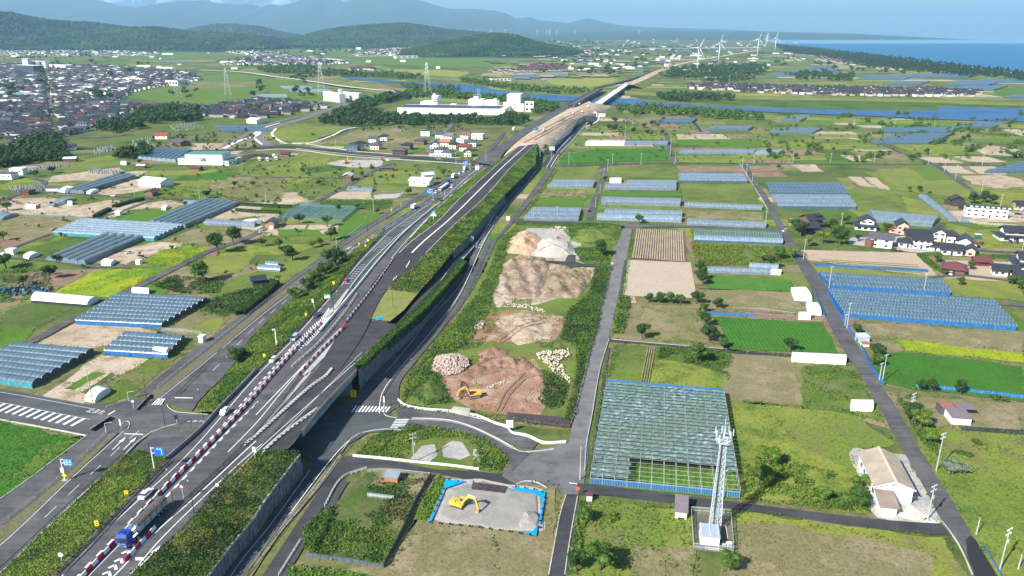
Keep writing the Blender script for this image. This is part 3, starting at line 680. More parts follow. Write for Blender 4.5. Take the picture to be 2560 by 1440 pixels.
mark(cE,lerpL(LE,RE,.47)[18:],.9,dz=.18,m=solid('cream_median',(.70,.66,.60),.8))
mark(cE,lerpL(LE,RE,.06)[18:],.25,dz=.18);mark(cE,lerpL(LE,RE,.93)[18:],.2,dz=.18)
sheet('closed_pavement',X('600 1172 700 1060 770 950 880 815 902 800 960 805 1000 812 968 842 890 925 800 1020 755 1080 712 1125 645 1135'),ASPH_D,z=HZ+.1)
F1L=zprof(X('900 905 965 835 1010 790 1065 720 1110 665 1165 612 1205 572 1255 512'),[7.2,7.2,6.8,5,3,1,.3,.15])
F1R=zprof(X('912 905 985 840 1040 780 1095 715 1140 655 1178 620 1222 575 1268 512'),[7.2,7.2,6.8,5,3,1,.3,.15])
LF=dense(F1L,n=50);RF=dense(F1R,n=50)
cF=loft('on_ramp',[LF+[0,0,.2],RF+[0,0,.2]],ASPH_D)
mark(cF,lerpL(LF,RF,.9),.2,dz=.22)
# grass triangle on the deck fill
GT=ground('triangle_grass',(g_yl,g_dry,g_lt),.05,.25,2)
sheet('grass_triangle',X('903 795 925 770 958 725 985 700 1010 690 1040 700 1060 715 1010 775 975 803'),GT,z=HZ+.3)
RB=solid('red_brown_surface',(.15,.06,.045),.9,var=.2)
sheet('red_surface',X('865 815 880 815 928 758 918 756 893 783'),RB,z=HZ+.3)
sheet('concrete_strip',X('745 935 765 940 882 818 865 815'),CONC,z=HZ+.28);sheet('concrete_strip',X('660 1060 672 1053 780 930 768 932'),CONC,z=HZ+.28)
sheet('concrete_strip',X('900 792 930 757 936 760 906 797'),CONC_W,z=HZ+.33)
sheet('concrete_nose',X('811 793 820 780 834 766 868 722 874 722 848 762 832 780 815 795'),CONC,z=HZ+.3)

sheet('merge_pavement',X('822 742 832 727 846 712 885 722 925 716 968 721 985 702 962 852 850 800'),ASPH,z=HZ+.03)
# slopes and walls of the embankment
SLOPE=ground('slope_undergrowth',(g_md,g_ol,g_dry),.05,.3,1.5)
def gl(pts,n):
 a=dense(pts,0.0,n);return a
BL1=X('-60 1560 0 1442 95 1349 212 1240 307 1150 345 1130')
TL1=dense(zz(X('60 1560 135 1440 207 1367 325 1242 417 1150'),HZ),n=40);B1=dense(BL1,0,40)
loft('embankment_slope',[TL1,B1+[0,0,.1]],SLOPE)
BL2=X('490 1030 570 935 640 838 752 736 862 650 925 606 965 577')
TL2=dense(zprof(X('545 1028 640 929 715 855 780 785 830 730 890 655 950 592'),[7.2]*5+[5.4,3.2]),n=50);B2=dense(BL2,0,50)
loft('embankment_slope',[TL2,B2+[0,0,.1]],SLOPE)
# lower right wall and planted slope
WT=X('500 1480 525 1440 575 1372 640 1292 665 1252 715 1185 752 1137')
WTz=[4,4,4.2,4.6,4.8,5.6,6.4]
WT3=dense(zprof(WT,WTz),n=40);WB3=WT3.copy();WB3[:,2]=0
TR1=dense(zz(X('285 1500 325 1440 395 1380 475 1307 532 1235 595 1172 645 1135 712 1126'),HZ),n=40)
loft('embankment_slope',[TR1,WT3],SLOPE)
def wall(name,L,m=CONC_D,th=.5,parent=None,bot=None,kind='structure'):
 A=np.asarray(L);B=offset_line(A,th);A0=A.copy();B0=B.copy();A0[:,2]=0 if bot is None else bot;B0[:,2]=A0[:,2]
 return loft(name,[A0,A,B,B0],m,parent,kind=kind)
def panelled_wall(name,T,label,panel=1.5,m=CONC_D,th=.45):
 w_=thing(name,label,'wall');n=0
 backing=MB();pts=at_len(T,panel)
 for i in range(len(pts)-1):
  a=Vector(pts[i][0]);b=Vector(pts[i+1][0]);d=(b-a);d.z=0;d.normalize();nn=Vector((-d.y,d.x,0))
  h=(a.z+b.z)/2
  backing.add([(a.x,a.y,0),(b.x,b.y,0),(b.x,b.y,b.z-.15),(a.x,a.y,a.z-.15)],[(0,1,2,3)])
  k=max(2,int(h/1.6));
  for j in range(k):
   z0=h*j/k+.04;z1=h*(j+1)/k-.04;s=.06 if(i+j)%2 else .12
   off=-nn*.12-nn*(.05 if(i+j)%3 else .18)
   p=a+d*s+off;q=b-d*s*(1 if j%2 else 2.5)+off
   mb=MB();mb.add([(p.x,p.y,z0),(q.x,q.y,z0),(q.x,q.y,z1),(p.x,p.y,z1),(p.x-off.x,p.y-off.y,z0),(q.x-off.x,q.y-off.y,z0),(q.x-off.x,q.y-off.y,z1),(p.x-off.x,p.y-off.y,z1)],
                              [(0,1,2,3),(5,4,7,6),(3,2,6,7),(0,4,5,1),(1,5,6,2),(4,0,3,7)])
   if n<300:mb.out('panel',m,w_);n+=1
   else:
    REST.setdefault(w_.name,MB()).add(mb.v,mb.f)
 if w_.name in REST:tag(REST[w_.name].out('panels',m,w_),kind='stuff')
 backing.out('backing',BLACK,w_)
 return w_
REST={}
PANEL=solid('wall_panel_concrete',(.17,.18,.19),.9,var=.35,vs=.4,bump=.3)
panelled_wall('retaining_wall',WT3+[0,0,.0],'grey panelled retaining wall beneath the shrub bank at the bottom left',1.6,PANEL)
cop=WT3+[0,0,.25];loft('wall_coping',[cop+[0,0,-.3],cop,offset_line(cop,.5),offset_line(cop,.5)+[0,0,-.3]],CONC)
# abutments + dark underpass sides
for nm,a,b in(('abutment',(417,1150,HZ),(712,1126,HZ)),('abutment',(545,1028,HZ),(800,1020,HZ)),):
 pass
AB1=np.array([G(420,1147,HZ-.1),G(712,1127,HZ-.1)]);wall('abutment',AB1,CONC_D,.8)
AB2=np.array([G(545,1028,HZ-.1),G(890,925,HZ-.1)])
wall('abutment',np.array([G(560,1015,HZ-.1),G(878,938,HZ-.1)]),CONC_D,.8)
def girder(A,B,label):
 a=Vector(G(*A,HZ));b=Vector(G(*B,HZ));g_=MB()
 g_.beam(a+Vector((0,0,-.75)),b+Vector((0,0,-.75)),.6,1.4);o=g_.out('bridge_girder',solid('girder_concrete',(.25,.28,.30),.9,var=.25,vs=.3),None);tag(o,label,'girder');return o
girder((755,1081),(890,926),'concrete edge girder along the right side of the viaduct')
girder((417,1151),(545,1029),'concrete edge girder along the left side of the viaduct')
g_=MB();
for t in(0,.35,.7):
 a=Vector(G(440,1128,HZ)).lerp(Vector(G(730,1110,HZ)),t+.1);b=Vector(G(530,1042,HZ)).lerp(Vector(G(850,965,HZ)),t+.1)
 g_.beam(a+Vector((0,0,-.8)),b+Vector((0,0,-.8)),.8,1.3)
tag(g_.out('deck_beams',CONC_D,main),kind=None)
EWz=[(893,928,7.4),(905,925,7.4),(985,850,7.4),(1050,800,6.2),(1120,720,4.2),(1170,655,1.6)]
EW=dense([(895,926,7.5),(955,868,7.5),(1010,822,7),(1060,778,5.8),(1120,712,3.6),(1168,655,1.5)],n=50)
panelled_wall('retaining_wall',EW,'grey panelled retaining wall under the long trimmed hedge by the crosswalk',1.6,PANEL)
TE=LF.copy();hb=dense([(900,920,7.4),(968,850,7.4),(1005,812,7),(1052,765,5.8),(1108,705,3.6),(1155,648,1.5)],n=50)
loft('planted_bank',[hb,EW+[0,0,.05]],SLOPE)
loft('ramp_fill',[RF,hb+[0,0,-.05]],CONC)
TS=dense(zz(X('968 722 1062 640 1142 560 1212 497 1284 415 1342 360'),8),n=50)
WS=dense([(1040,735,7.2),(1075,700,7.1),(1132,634,6),(1165,600,5.6),(1260,491,5.4),(1300,452,5),(1338,412,5)],n=50)
loft('embankment_slope',[TS,WS],SLOPE,kind='structure')
STONE=solid('dark_block',(.15,.16,.17),.9,var=.5,vs=.7,bump=.4)
WSn=dense([(1132,632,6.2),(1165,598,6),(1210,548,5.9),(1262,489,5.8)],n=30)
def block_wall(name,T,label,m,bw=1.5,bh=1.0):
 w_=thing(name,label,'wall');cnt=0;rest=MB();back=MB();pts=at_len(T,bw)
 for i in range(len(pts)-1):
  a=Vector(pts[i][0]);b=Vector(pts[i+1][0]);d=(b-a);h=(a.z+b.z)/2;d.z=0;d.normalize();nn=Vector((-d.y,d.x,0))
  back.add([(a.x,a.y,0),(b.x,b.y,0),(b.x,b.y,b.z),(a.x,a.y,a.z)],[(0,1,2,3)])
  for j in range(int(h/bh)):
   mb=MB();s=RU(.03,.12);z0=j*h/int(h/bh)+.05;z1=(j+1)*h/int(h/bh)-.05;dp=RU(.1,.3)
   p=a+d*(s+(.3 if j%2 else 0));q=b-d*(s-(.3 if j%2 else 0))
   mb.add([(p.x,p.y,z0),(q.x,q.y,z0),(q.x,q.y,z1),(p.x,p.y,z1)]+[(v.x-nn.x*dp,v.y-nn.y*dp,z)for v,z in((p,z0+.08),(q,z0+.08),(q,z1-.08),(p,z1-.08))],
                   [(4,5,6,7),(0,1,5,4),(1,2,6,5),(2,3,7,6),(3,0,4,7)])
   if cnt<300:mb.out('block',m,w_);cnt+=1
   else:rest.add(mb.v,mb.f)
 if rest.v:tag(rest.out('blocks',m,w_),kind='stuff')
 back.out('backing',BLACK,w_);return w_
block_wall('stone_wall',WSn,'dark stone block wall with netted green top by the far ramp',STONE)
loft('netted_slope',[WSn+[0,0,.1],dense([(1126,600,7.4),(1160,572,7.4),(1215,515,7.2),(1232,487,7)],n=30)],ground('netted_slope_mat',((.04,.055,.045),(.06,.09,.04),(.10,.13,.05)),.2,.6,3))
tn=ground('slope_net',((.03,.075,.085),(.04,.09,.09),g_ol),.05,.2,3)
loft('net_slope',[RC[2:]+[0,0,-.05],dense(zprof(X('866 752 905 700 950 645 1015 575 1060 537 1092 512'),[7.1,7.1,6.1,4.1,2.9,1.9]),n=48)],tn)
# planted slope between D and E
loft('embankment_slope',[RD[54:]+[0,0,-.05],dense(zz(X('1010 618 1026 604 1088 558 1145 499 1232 422 1296 368'),7.95),n=36)],SLOPE)
EW_fill=loft('embankment_core',[LE+[0,0,-.1],RE+[0,0,-.1]],SLOPE)
ov=wall('overpass_abutment',np.array([G(1262,430,6.8),G(1338,400,6.8)])[::-1],CONC_D,.8)
ov2=MB();a=Vector(G(1262,430,8));
for o_ in(((1285,410),(1345,358)),((1250,414),(1302,362))):
 a=Vector(G(*o_[0],8));b=Vector(G(*o_[1],8));ov2.beam(a+Vector((0,0,-.8)),b+Vector((0,0,-.8)),.5,1.8)
tag(ov2.out('overpass_girder',CONC,None),'grey concrete overpass girder at the far end of the closed carriageway','girder')
EARTH=ground('earthwork',((.47,.36,.26),(.55,.44,.33),(.36,.26,.18)),.02,.09,.6,contrast=1.8)
earthL=dense([(1240,430,.2),(1262,400,6),(1300,364,8),(1330,342,8),(1380,308,8),(1440,274,8),(1478,257,8)],n=50)
earthR=dense([(1300,398,6),(1345,359,8),(1380,350,8),(1418,312,8),(1470,285,8),(1500,262,8),(1500,257,8)],n=50)
loft('earthwork',[dense([(1230,440,0),(1270,372,0),(1300,345,0),(1350,310,0),(1420,270,0),(1470,250,0)],n=50),earthL,earthR,dense([(1310,420,0),(1365,380,0),(1400,360,0),(1435,318,0),(1490,292,0),(1530,265,0)],n=50)],EARTH)
sheet('earth_slope',X('1345 372 1385 362 1420 310 1405 305 1370 340 1340 360'),fm('olive'),z=4.2)
lw2=road2('lower_ramp',X('1352 418 1378 378 1392 360 1418 335 1440 308 1452 290'),X('1378 420 1400 385 1430 355 1455 325 1470 305 1462 290'),ASPH_D,n=40)
mark(lw2[0],lerpL(lw2[1],lw2[2],.55),.8,dz=.05,dash=(3,3));mark(lw2[0],lerpL(lw2[1],lw2[2],.93),.5,dz=.05)
loft('white_sheeting',[dense([(1374,376,6),(1390,352,6.5),(1412,330,7),(1428,318,7.5),(1452,290,8)],n=30),dense([(1380,372,.5),(1404,350,.5),(1425,332,.8),(1440,312,1),(1455,292,7)],n=30)],solid('white_sheet',(.78,.78,.78),.8))
tun=MB();c_=G(1483,292,0);tun.box((c_[0],c_[1]+6,5.6),(11,14,1));tun.box((c_[0]-5,c_[1]+6,2.5),(1.2,14,5.4));tun.box((c_[0]+5,c_[1]+6,2.5),(1.2,14,5.4));tun.box((c_[0]+12,c_[1]+2,2),(12,1,5))
tag(tun.out('box_culvert',CONC_W),'white concrete box culvert under the new earthwork','culvert')
path('culvert_road',X('1452 318 1480 306 1490 296 1482 285'),9,ASPH_D,30)
path('culvert_kerb',X('1464 318 1490 306 1497 296 1490 288'),2,NEWC,30,.6);path('culvert_kerb',X('1444 310 1470 300 1478 292 1474 284'),2.5,NEWC,30,1.2)
road2('expressway',X('1190 412 1225 385 1280 346 1330 312 1380 283 1420 260'),X('1240 420 1262 385 1305 350 1355 316 1400 288 1436 262'),ASPH,z=0,n=40,dz=2.2)
mk_=path('farm_road',X('1090 330 1180 322 1262 320'),4)
# the new road beyond the river
nb=dense([(1570,212,8),(1600,200,8),(1650,177,8),(1700,160,8),(1760,148,9),(1850,133,12),(1900,124,14)],n=60)
rows=[]
for o_ in(-30,-11,11,34):
 r=offset_line(nb,-o_)
 if abs(o_)!=11:r[:,2]=0
 rows.append(r)
loft('new_road_embankment',rows,LV);loft('new_road',[rows[1]+[0,0,.3],rows[2]+[0,0,.3]],EARTH)
path('old_highway',X('1482 222 1540 210 1600 192 1640 178 1700 160 1760 148'),12,ASPH,40,3.0)
# --- greenhouses and tunnels
def film(name,col,tr=.35,rough=.3,rib=None):
 if name in MT:return MT[name]
 m,n,b=newmat(name);g=n.nodes.new('ShaderNodeNewGeometry')
 mpp=n.nodes.new('ShaderNodeMapping');mpp.inputs['Scale'].default_value=(1.6,.35,1);n.links.new(g.outputs['Position'],mpp.inputs[0]);f=noise_node(n,.6,5,mpp.outputs[0],.75)
 n.links.new(ramp(n,f,[(.3,tuple(c*.6 for c in col)),(.55,col),(.72,tuple(min(1,c*1.5+.03)for c in col))]),b.inputs['Base Color'])
 b.inputs['Roughness'].default_value=rough;b.inputs['Specular IOR Level'].default_value=.6
 t=n.nodes.new('ShaderNodeBsdfTransparent');x=n.nodes.new('ShaderNodeMixShader');x.inputs[0].default_value=tr
 n.links.new(b.outputs[0],x.inputs[1]);n.links.new(t.outputs[0],x.inputs[2]);n.links.new(x.outputs[0],n.nodes['Material Output'].inputs[0])
 MT[name]=m;return m
F_BLUE=film('film_blue_grey',(.085,.155,.215),.2)
F_GREY=film('film_grey_green',(.13,.19,.21),.15)
F_CLEAR=film('film_clear',(.23,.30,.37),.25)
F_PALE=film('film_pale',(.27,.36,.44),.15)
F_WHITE=solid('film_white',(.82,.83,.84),.45,var=.05,vs=.8)
F_DARKEND=film('end_netting',(.03,.06,.09),.2,.7)
F_BNET=film('blue_side_net',(.02,.16,.45),.2,.7)
F_TEAL=film('teal_side',(.05,.30,.38),.1,.6)
HOOP=solid('hoop_pipe',(.38,.45,.50),.4,.2)
def greenhouse(label,cs,n,along='AB',fm_=None,he=1.7,rise=1.3,side=None,end=None,hoop=2.0,name='greenhouse',cat='greenhouse',group=None,z=0.0):
 A,B,Cc,D=[np.array(G(p[0],p[1],z))for p in cs]
 if along=='AD':A,B,Cc,D=B,Cc,D,A # now spans run A->B, stacked A->D
 fm_=fm_ or F_CLEAR;side=side or fm_;end=end or fm_
 o=(A+B+Cc+D)/4;root=thing(name,label,cat,tuple(o),0,group)
 A,B,Cc,D=A-o,B-o,Cc-o,D-o
 K=6;hp=MB()
 ar=[(0.5-.5*math.cos(math.pi*k/K),he+rise*math.sin(math.pi*k/K))for k in range(K+1)]
 if rise>1.25 and n==1:ar=[(0.5-.5*math.cos(math.pi*k/K),he+rise*math.sin(math.pi*k/K))for k in range(K+1)]
 for s in range(n):
  a0=A+(D-A)*(s/n);a1=A+(D-A)*((s+1)/n);b0=B+(Cc-B)*(s/n);b1=B+(Cc-B)*((s+1)/n)
  N=max(2,int(NM(b0-a0)/6));rows=[]
  V=[];F=[]
  for i in range(N+1):
   t=i/N;p=a0+(b0-a0)*t;q=a1+(b1-a1)*t;wv_=RU(-.05,.05)
   for(u_,h_)in ar:
    r_=p+(q-p)*(.02+.96*u_);V.append((r_[0],r_[1],r_[2]+h_+wv_))
  for i in range(N):
   for k in range(K):c=i*(K+1)+k;F.append((c,c+1,c+K+2,c+K+1))
  r=mk('roof_span',V,F,fm_,root,smooth=True)
  for(p,q)in((a0,a1),(b0,b1)):
   vs=[tuple(p+(q-p)*.02)]+[(p[0]+(q-p)[0]*(.02+.96*u_),p[1]+(q-p)[1]*(.02+.96*u_),p[2]+h_-.03)for u_,h_ in ar]+[tuple(p+(q-p)*.98)]
   mk('end_wall',vs,[tuple(range(len(vs)))],end,root)
  if hoop:
   H_=max(2,int(NM(b0-a0)/hoop));dd=(b0-a0)/NM(b0-a0)*.06
   for i in range(H_+1):
    t=i/H_;p=a0+(b0-a0)*t;q=a1+(b1-a1)*t;P=[]
    for(u_,h_)in ar:
     r_=p+(q-p)*(.02+.96*u_);P.append(np.array((r_[0],r_[1],r_[2]+h_+.05)))
    for k in range(K):hp.quad(P[k]-dd,P[k]+dd,P[k+1]+dd,P[k+1]-dd)
 for(p,q)in((A,B),(D,Cc)):
  mk('side_wall',[tuple(p),tuple(q),(q[0],q[1],q[2]+he+.02),(p[0],p[1],p[2]+he+.02)],[(0,1,2,3)],side,root)
 if n>1:
  gt=MB()
  for s in range(1,n):
   p=A+(D-A)*(s/n);q=B+(Cc-B)*(s/n);gt.beam(p+[0,0,he+.02],q+[0,0,he+.02],.25,.1)
   for t in np.linspace(0,1,max(2,int(NM(q-p)/6))):c=p+(q-p)*t;gt.tube(c,c+[0,0,he],.05,n=4)
  gt.out('gutters_and_posts',DSTEEL,root)  # gutters coloured dark to stand in for the shadow between spans
 if hp.v:tag(hp.out('hoops',HOOP,root),kind='stuff')
 return root
gh=greenhouse
gh('multi-span grey-blue greenhouse with dark end at the lower left edge of the photo',X('-110 945 82 972 236 884 45 868'),7,'AB',F_BLUE,1.9,1.1,F_TEAL,F_DARKEND)
gh('wide blue-grey greenhouse of nine spans with a blue-netted front',X('190 812 405 822 520 755 302 742'),8,'AB',F_BLUE,2.0,.9,F_BNET,F_DARKEND)
gh('small four-span greenhouse with a white front corner',X('262 888 420 898 463 850 318 840'),4,'AB',F_BLUE,1.9,1.0,F_BNET,F_DARKEND)
gh('white sheeted end bay at the front corner of the four-span greenhouse',X('381 893 416 897 428 884 394 880'),1,'AB',F_WHITE,2.0,1.3,hoop=0,name='white_tunnel',cat='tunnel shed')
gh('long pale greenhouse with teal sides, spans running left to right between two darker ones',X('135 588 386 603 463 568 208 553'),7,'AB',F_PALE,1.9,1.0,F_TEAL,F_PALE)
gh('five-span grey greenhouse running away towards the pale one',X('118 652 215 664 362 600 265 590'),5,'AD',F_GREY,2.0,1.1,F_GREY,F_CLEAR)
gh('six-span grey greenhouse reaching back from the pale one to the row of trees',X('374 560 465 572 597 514 512 502'),6,'AD',F_GREY,2.0,1.1,F_GREY,F_CLEAR)
gh('dark grey greenhouse by the white steel workshop',X('163 483 210 486 341 446 305 437'),3,'AD',F_GREY,2.2,1.3,F_GREY,F_CLEAR)
gh('blue-grey greenhouse next to the green-roofed hall',X('345 398 440 406 478 380 398 374'),8,'AD',F_BLUE,2.2,1.0,F_BLUE,F_PALE)
gh('long arched white sheeted shed open on its dark front',X('78 757 218 768 248 752 98 738'),1,'AB',F_WHITE,1.2,2.0,solid('open_side_shade',(.03,.03,.035),.9),hoop=0,name='arched_shed',cat='shed')  # near-black side sheets paint the shade inside the open front
def tunnels(lst,f,he=1.1,rise=1.2,hoop=1.5,name='white_tunnel',cat='tunnel shed',side=None,end=None):
 for lb,cs in lst:gh(lb,cs,1,'AB',f,he,rise,side,end,hoop=hoop,name=name,cat=cat)
tunnels([
 ('white ribbed tunnel shed with grey doors by the crossing road',X('213 1003 238 1008 279 980 254 972')),
],F_WHITE,1.0,1.6)
for o in[x for x in C.objects if x.get('label','').startswith('white ribbed')]:pass
tunnels([
 ('small white tunnel on the grass at the left, nearest the edge',X('58 646 72 650 102 638 88 634')),
 ('white tunnel with a blue sheet at its door by the mustard field',X('253 663 277 666 292 656 268 652')),
 ('white half-round tent on the bare plot at the far left',X('64 522 90 523 92 516 67 514')),
 ('small white tunnel in the middle of the bare plot',X('404 525 414 526 425 519 416 517')),
 ('white tunnel at the front corner of the dark grey greenhouse',X('215 485 226 487 249 478 238 475')),
 ('white tunnel with a brown hut beside it behind the nine-span greenhouse',X('330 734 372 737 376 728 335 725')),
 ('little white tunnel in the meadow below the dark wood',X('302 412 316 413 318 407 304 406')),
 ('long white tunnel by the white hut and the dark grey greenhouse',X('146 481 163 483 192 471 175 468')),
 ('little white tunnel against the grey long tunnel on the left',X('169 513 181 514 183 508 172 507')),
 ('white tunnel at the right end of a long clear tunnel by the red hut',X('600 560 628 561 655 557 650 552')),
],F_WHITE,1.0,1.4,0)
tunnels([
 ('long grey film tunnel by the tall bushes on the left',X('120 516 134 519 190 500 178 495')),
 ('dark tunnel cut by the left edge above the netted plot',X('-50 548 5 552 48 538 0 535')),
 ('clear long tunnel in front of the hedge near the red hut',X('512 563 636 569 640 560 520 553')),
 ('grey tunnel standing clear on the bare plot above the six-span greenhouse',X('458 512 492 513 496 507 462 505')),
 ('front one of two short clear tunnels by the car park hut',X('645 677 700 681 704 672 650 668')),
 ('rear one of two short clear tunnels by the car park hut',X('664 667 695 670 698 662 668 660')),
 ('clear tunnel at the edge of the bare plot behind the netted garden',X('868 478 930 481 934 473 872 470')),
],F_CLEAR,1.2,1.4,2.5,'film_tunnel','tunnel greenhouse')
# right-hand rows
def rowgh(label,x0,x1,yb,yt,n,f=None,skew=0,he=1.7,rise=1.2,side=None,hoop=2.5,xl=None,xr=None,dy=0):
 xl=x0+skew if xl is None else xl;xr=x1+(skew*.3)if xr is None else xr
 gh(label,[(x0,yb),(x1,yb+dy),(xr,yt+dy),(xl,yt)],n,'AB',f or F_CLEAR,he,rise,side,None,hoop,'film_greenhouse','greenhouse')
rowgh('three-span clear greenhouse by the small red shed',1310,1446,552,524,3,F_CLEAR,24,dy=2)
rowgh('three-span clear greenhouse in the plot left of the pylon road',1368,1482,470,455,3,F_CLEAR,20,dy=1)
rowgh('lower clear greenhouse with a white end hut behind it',1512,1690,474,466,1,F_CLEAR,4,dy=2)
rowgh('upper clear greenhouse behind the overgrown one',1566,1690,466,456,2,F_CLEAR,4,dy=1)
rowgh('tall single clear greenhouse between two green crop strips',1503,1700,512,500,1,F_CLEAR,4,2.2,1.8,dy=5)
rowgh('front span of the long clear greenhouse behind the round bush',1492,1703,550,540,1,F_PALE,4,1.8,1.4,dy=7)
rowgh('rear span of the long clear greenhouse behind the round bush',1511,1704,538,529,1,F_CLEAR,2,1.8,1.4,dy=5)
rowgh('three-span clear greenhouse with a blue lower end by the country road',1697,1868,456,437,3,F_CLEAR,0,1.7,1.2,F_BLUE,xr=1855,dy=2)
rowgh('slim clear tunnel in the olive field below the crop strip',1711,1905,518,511,1,F_CLEAR,2,1.3,1.5,dy=8)
rowgh('slim clear tunnel along the farm road, nearest the netted frame',1717,1914,564,553,1,F_CLEAR,2,1.3,1.5,dy=8)
rowgh('sagging clear greenhouse in the tall weeds above the yellow bushes',1735,1956,606,596,1,F_PALE,0,1.6,1.4,F_BLUE,dy=8)
gh('bare hoop frame greenhouse with torn net behind the sagging one',X('1735 594 1955 602 1950 588 1738 580'),1,'AB',film('torn_net',(.10,.25,.35),.7),1.6,1.2,hoop=1.5)
rowgh('low clear tunnel in front of the yellow-green bushes',1768,1925,682,674,1,F_CLEAR,2,1.2,1.3,dy=6)
rowgh('short clear tunnel joined to a white tunnel by the country road',1872,1945,674,665,1,F_PALE,2,1.3,1.4,dy=3)
rowgh('white end tunnel by the country road at the crop rows',1924,1952,687,680,1,F_WHITE,1,1.2,1.2,hoop=0,dy=1)
gh('three-span blue-grey greenhouse rear block right of the country road',X('1925 487 2118 490 2100 463 1913 462'),3,'AB',F_BLUE,2.0,1.2,F_BLUE,None,3)
gh('clear greenhouse front block with a weedy bare frame before it',X('1945 522 2140 524 2120 494 1927 492'),3,'AB',F_CLEAR,2.0,1.2,F_BLUE,None,3)
gh('long low clear greenhouse behind the tiled farmhouses',X('2185 556 2330 568 2350 548 2168 532'),1,'AB',F_CLEAR,1.8,2.0,hoop=4)
gh('diagonal clear tunnel by the white terrace house',X('2370 552 2393 553 2318 494 2294 494'),1,'AD',F_CLEAR,1.2,1.8,hoop=4)
gh('little round-ended clear tunnel by the white fence',X('2400 556 2428 556 2424 548 2402 547'),1,'AB',F_CLEAR,.8,1.5,hoop=2)
gh('blue-grey three-span greenhouse with blue net sides, the rear one by the big blue greenhouse',X('2075 722 2375 741 2350 708 2045 690'),3,'AB',F_BLUE,2.0,1.0,F_BNET,F_BNET,1.6)
gh('largest blue-netted greenhouse of eight spans right of the country road',X('2110 794 2540 828 2478 760 2068 733'),8,'AB',F_BLUE,2.0,1.1,F_BNET,F_BNET,1.4)
gh('flat blue tarpaulin tunnel row by the pale vegetable beds',X('2040 666 2322 682 2318 674 2035 659'),1,'AB',solid('blue_sheet',(.04,.13,.24),.6,var=.25),.15,.4,hoop=0,name='low_tunnel',cat='low tunnel')
tunnels([
 ('big white tunnel shed, the upper of two by the country road',X('1985 752 2030 754 2008 724 1976 726')),
 ('white tunnel shed with a blue door, the lower of two by the country road',X('2020 786 2053 789 2038 764 2014 764')),
 ('low white box tunnel by the blue-doored shed',X('1995 799 2026 800 2026 793 1996 792')),
 ('long white tunnel at the corner of the dry field',X('1978 906 2114 914 2112 898 1978 893')),
 ('pale blue ribbed tunnel alone in the weed field',X('2125 1030 2182 1031 2178 1013 2125 1012')),
 ('white tunnel hut at the end of the overgrown greenhouse',X('1524 458 1553 458 1552 450 1524 450')),
],F_WHITE,1.2,1.8,0)
far=[(2560,434,2460,409,4,F_BLUE),(1463,364,1560,357,1,F_WHITE),(1560,364,1668,357,1,F_CLEAR),(1697,386,1884,379,1,F_CLEAR),(1886,387,1945,380,1,F_PALE),
       (2030,336,1920,324,3,F_GREY),(1640,309,1730,299,2,F_BLUE),(1765,328,1870,319,1,F_GREY),(2240,352,2340,338,5,F_BLUE),(2175,362,2320,345,3,F_BLUE),(2190,334,2370,322,3,F_BLUE),
       (2390,322,2480,308,3,F_BLUE),(1950,305,2000,292,3,F_GREY),(710,222,780,217,1,F_PALE),(730,230,830,226,1,F_PALE),(640,243,720,238,1,F_PALE),(560,330,680,318,2,F_BLUE),
       (1970,182,2090,175,4,F_BLUE),(2140,200,2260,192,4,F_BLUE),(2205,213,2300,205,4,F_BLUE),(2250,195,2420,186,5,F_BLUE),(2360,215,2470,204,4,F_BLUE),(2370,228,2480,217,3,F_BLUE),(1920,192,1990,184,3,F_BLUE),(2430,208,2560,199,3,F_BLUE),(2510,246,2560,240,2,F_BLUE),(2020,172,2080,168,2,F_BLUE),(1370,188,1420,183,2,F_CLEAR),(1560,172,1610,167,2,F_BLUE),(1500,134,1560,131,2,F_BLUE),(1700,128,1800,124,3,F_BLUE),(1380,148,1470,146,2,F_BLUE),(1560,162,1620,159,2,F_BLUE),(1280,190,1350,196,2,F_BLUE)]
ORD='first second third fourth fifth sixth seventh eighth ninth tenth eleventh twelfth thirteenth fourteenth fifteenth sixteenth'.split();CT={}
for i,(x0,y0,x1,y1,n_,f_)in enumerate(sorted(far)):
 xa,xb=min(x0,x1),max(x0,x1);yb,yt=max(y0,y1),min(y0,y1);sk=(xa-CX)*-.04*(yb-yt)/12
 w_='%s greenhouse block %s'%({F_BLUE:'blue-grey',F_GREY:'grey',F_CLEAR:'clear',F_PALE:'pale',F_WHITE:'white'}[f_],'on the plain near the sea' if yb<260 and xa>1250 else 'on the far left plain' if xa<1000 else 'in the fields right of the river bridge')
 gh(w_,[(xa,yb),(xb,yb),(xb-sk,yt),(xa-sk,yt)],n_,'AB',f_,2,1.2,hoop=0,group=w_,);CT[w_]=CT.get(w_,-1)+1;C.objects[-1].parent['label']=ORD[CT[w_]]+' from the left, '+w_

nr_=thing('net_house','large green net-roofed orchard frame with blue netting around it','net house',G(1660,1110))
O_=np.array(G(1660,1110))
qa,qb,qc,qd=[np.array(G(*p))-O_ for p in((1475,1210),(1848,1246),(1808,995),(1516,970))] # near-left, near-right, far-right, far-left
m,n,b=newmat('orchard_net');g=n.nodes.new('ShaderNodeNewGeometry')
mpo=n.nodes.new('ShaderNodeMapping');mpo.inputs['Scale'].default_value=(.5,1.6,1);n.links.new(g.outputs['Position'],mpo.inputs[0]);f=noise_node(n,1.3,3,mpo.outputs[0],.6);f2=noise_node(n,.06,3,g.outputs['Position'])
c1=ramp(n,f,[(.32,(.035,.075,.075)),(.52,(.10,.165,.16)),(.68,(.30,.38,.40))]);c1=mixc(n,c1,(.09,.15,.10),ramp(n,f2,[(.45,(0,0,0)),(.6,(.6,.6,.6))]))
n.links.new(c1,b.inputs['Base Color']);b.inputs['Roughness'].default_value=.6
t=n.nodes.new('ShaderNodeBsdfTransparent');x=n.nodes.new('ShaderNodeMixShader');x.inputs[0].default_value=.04
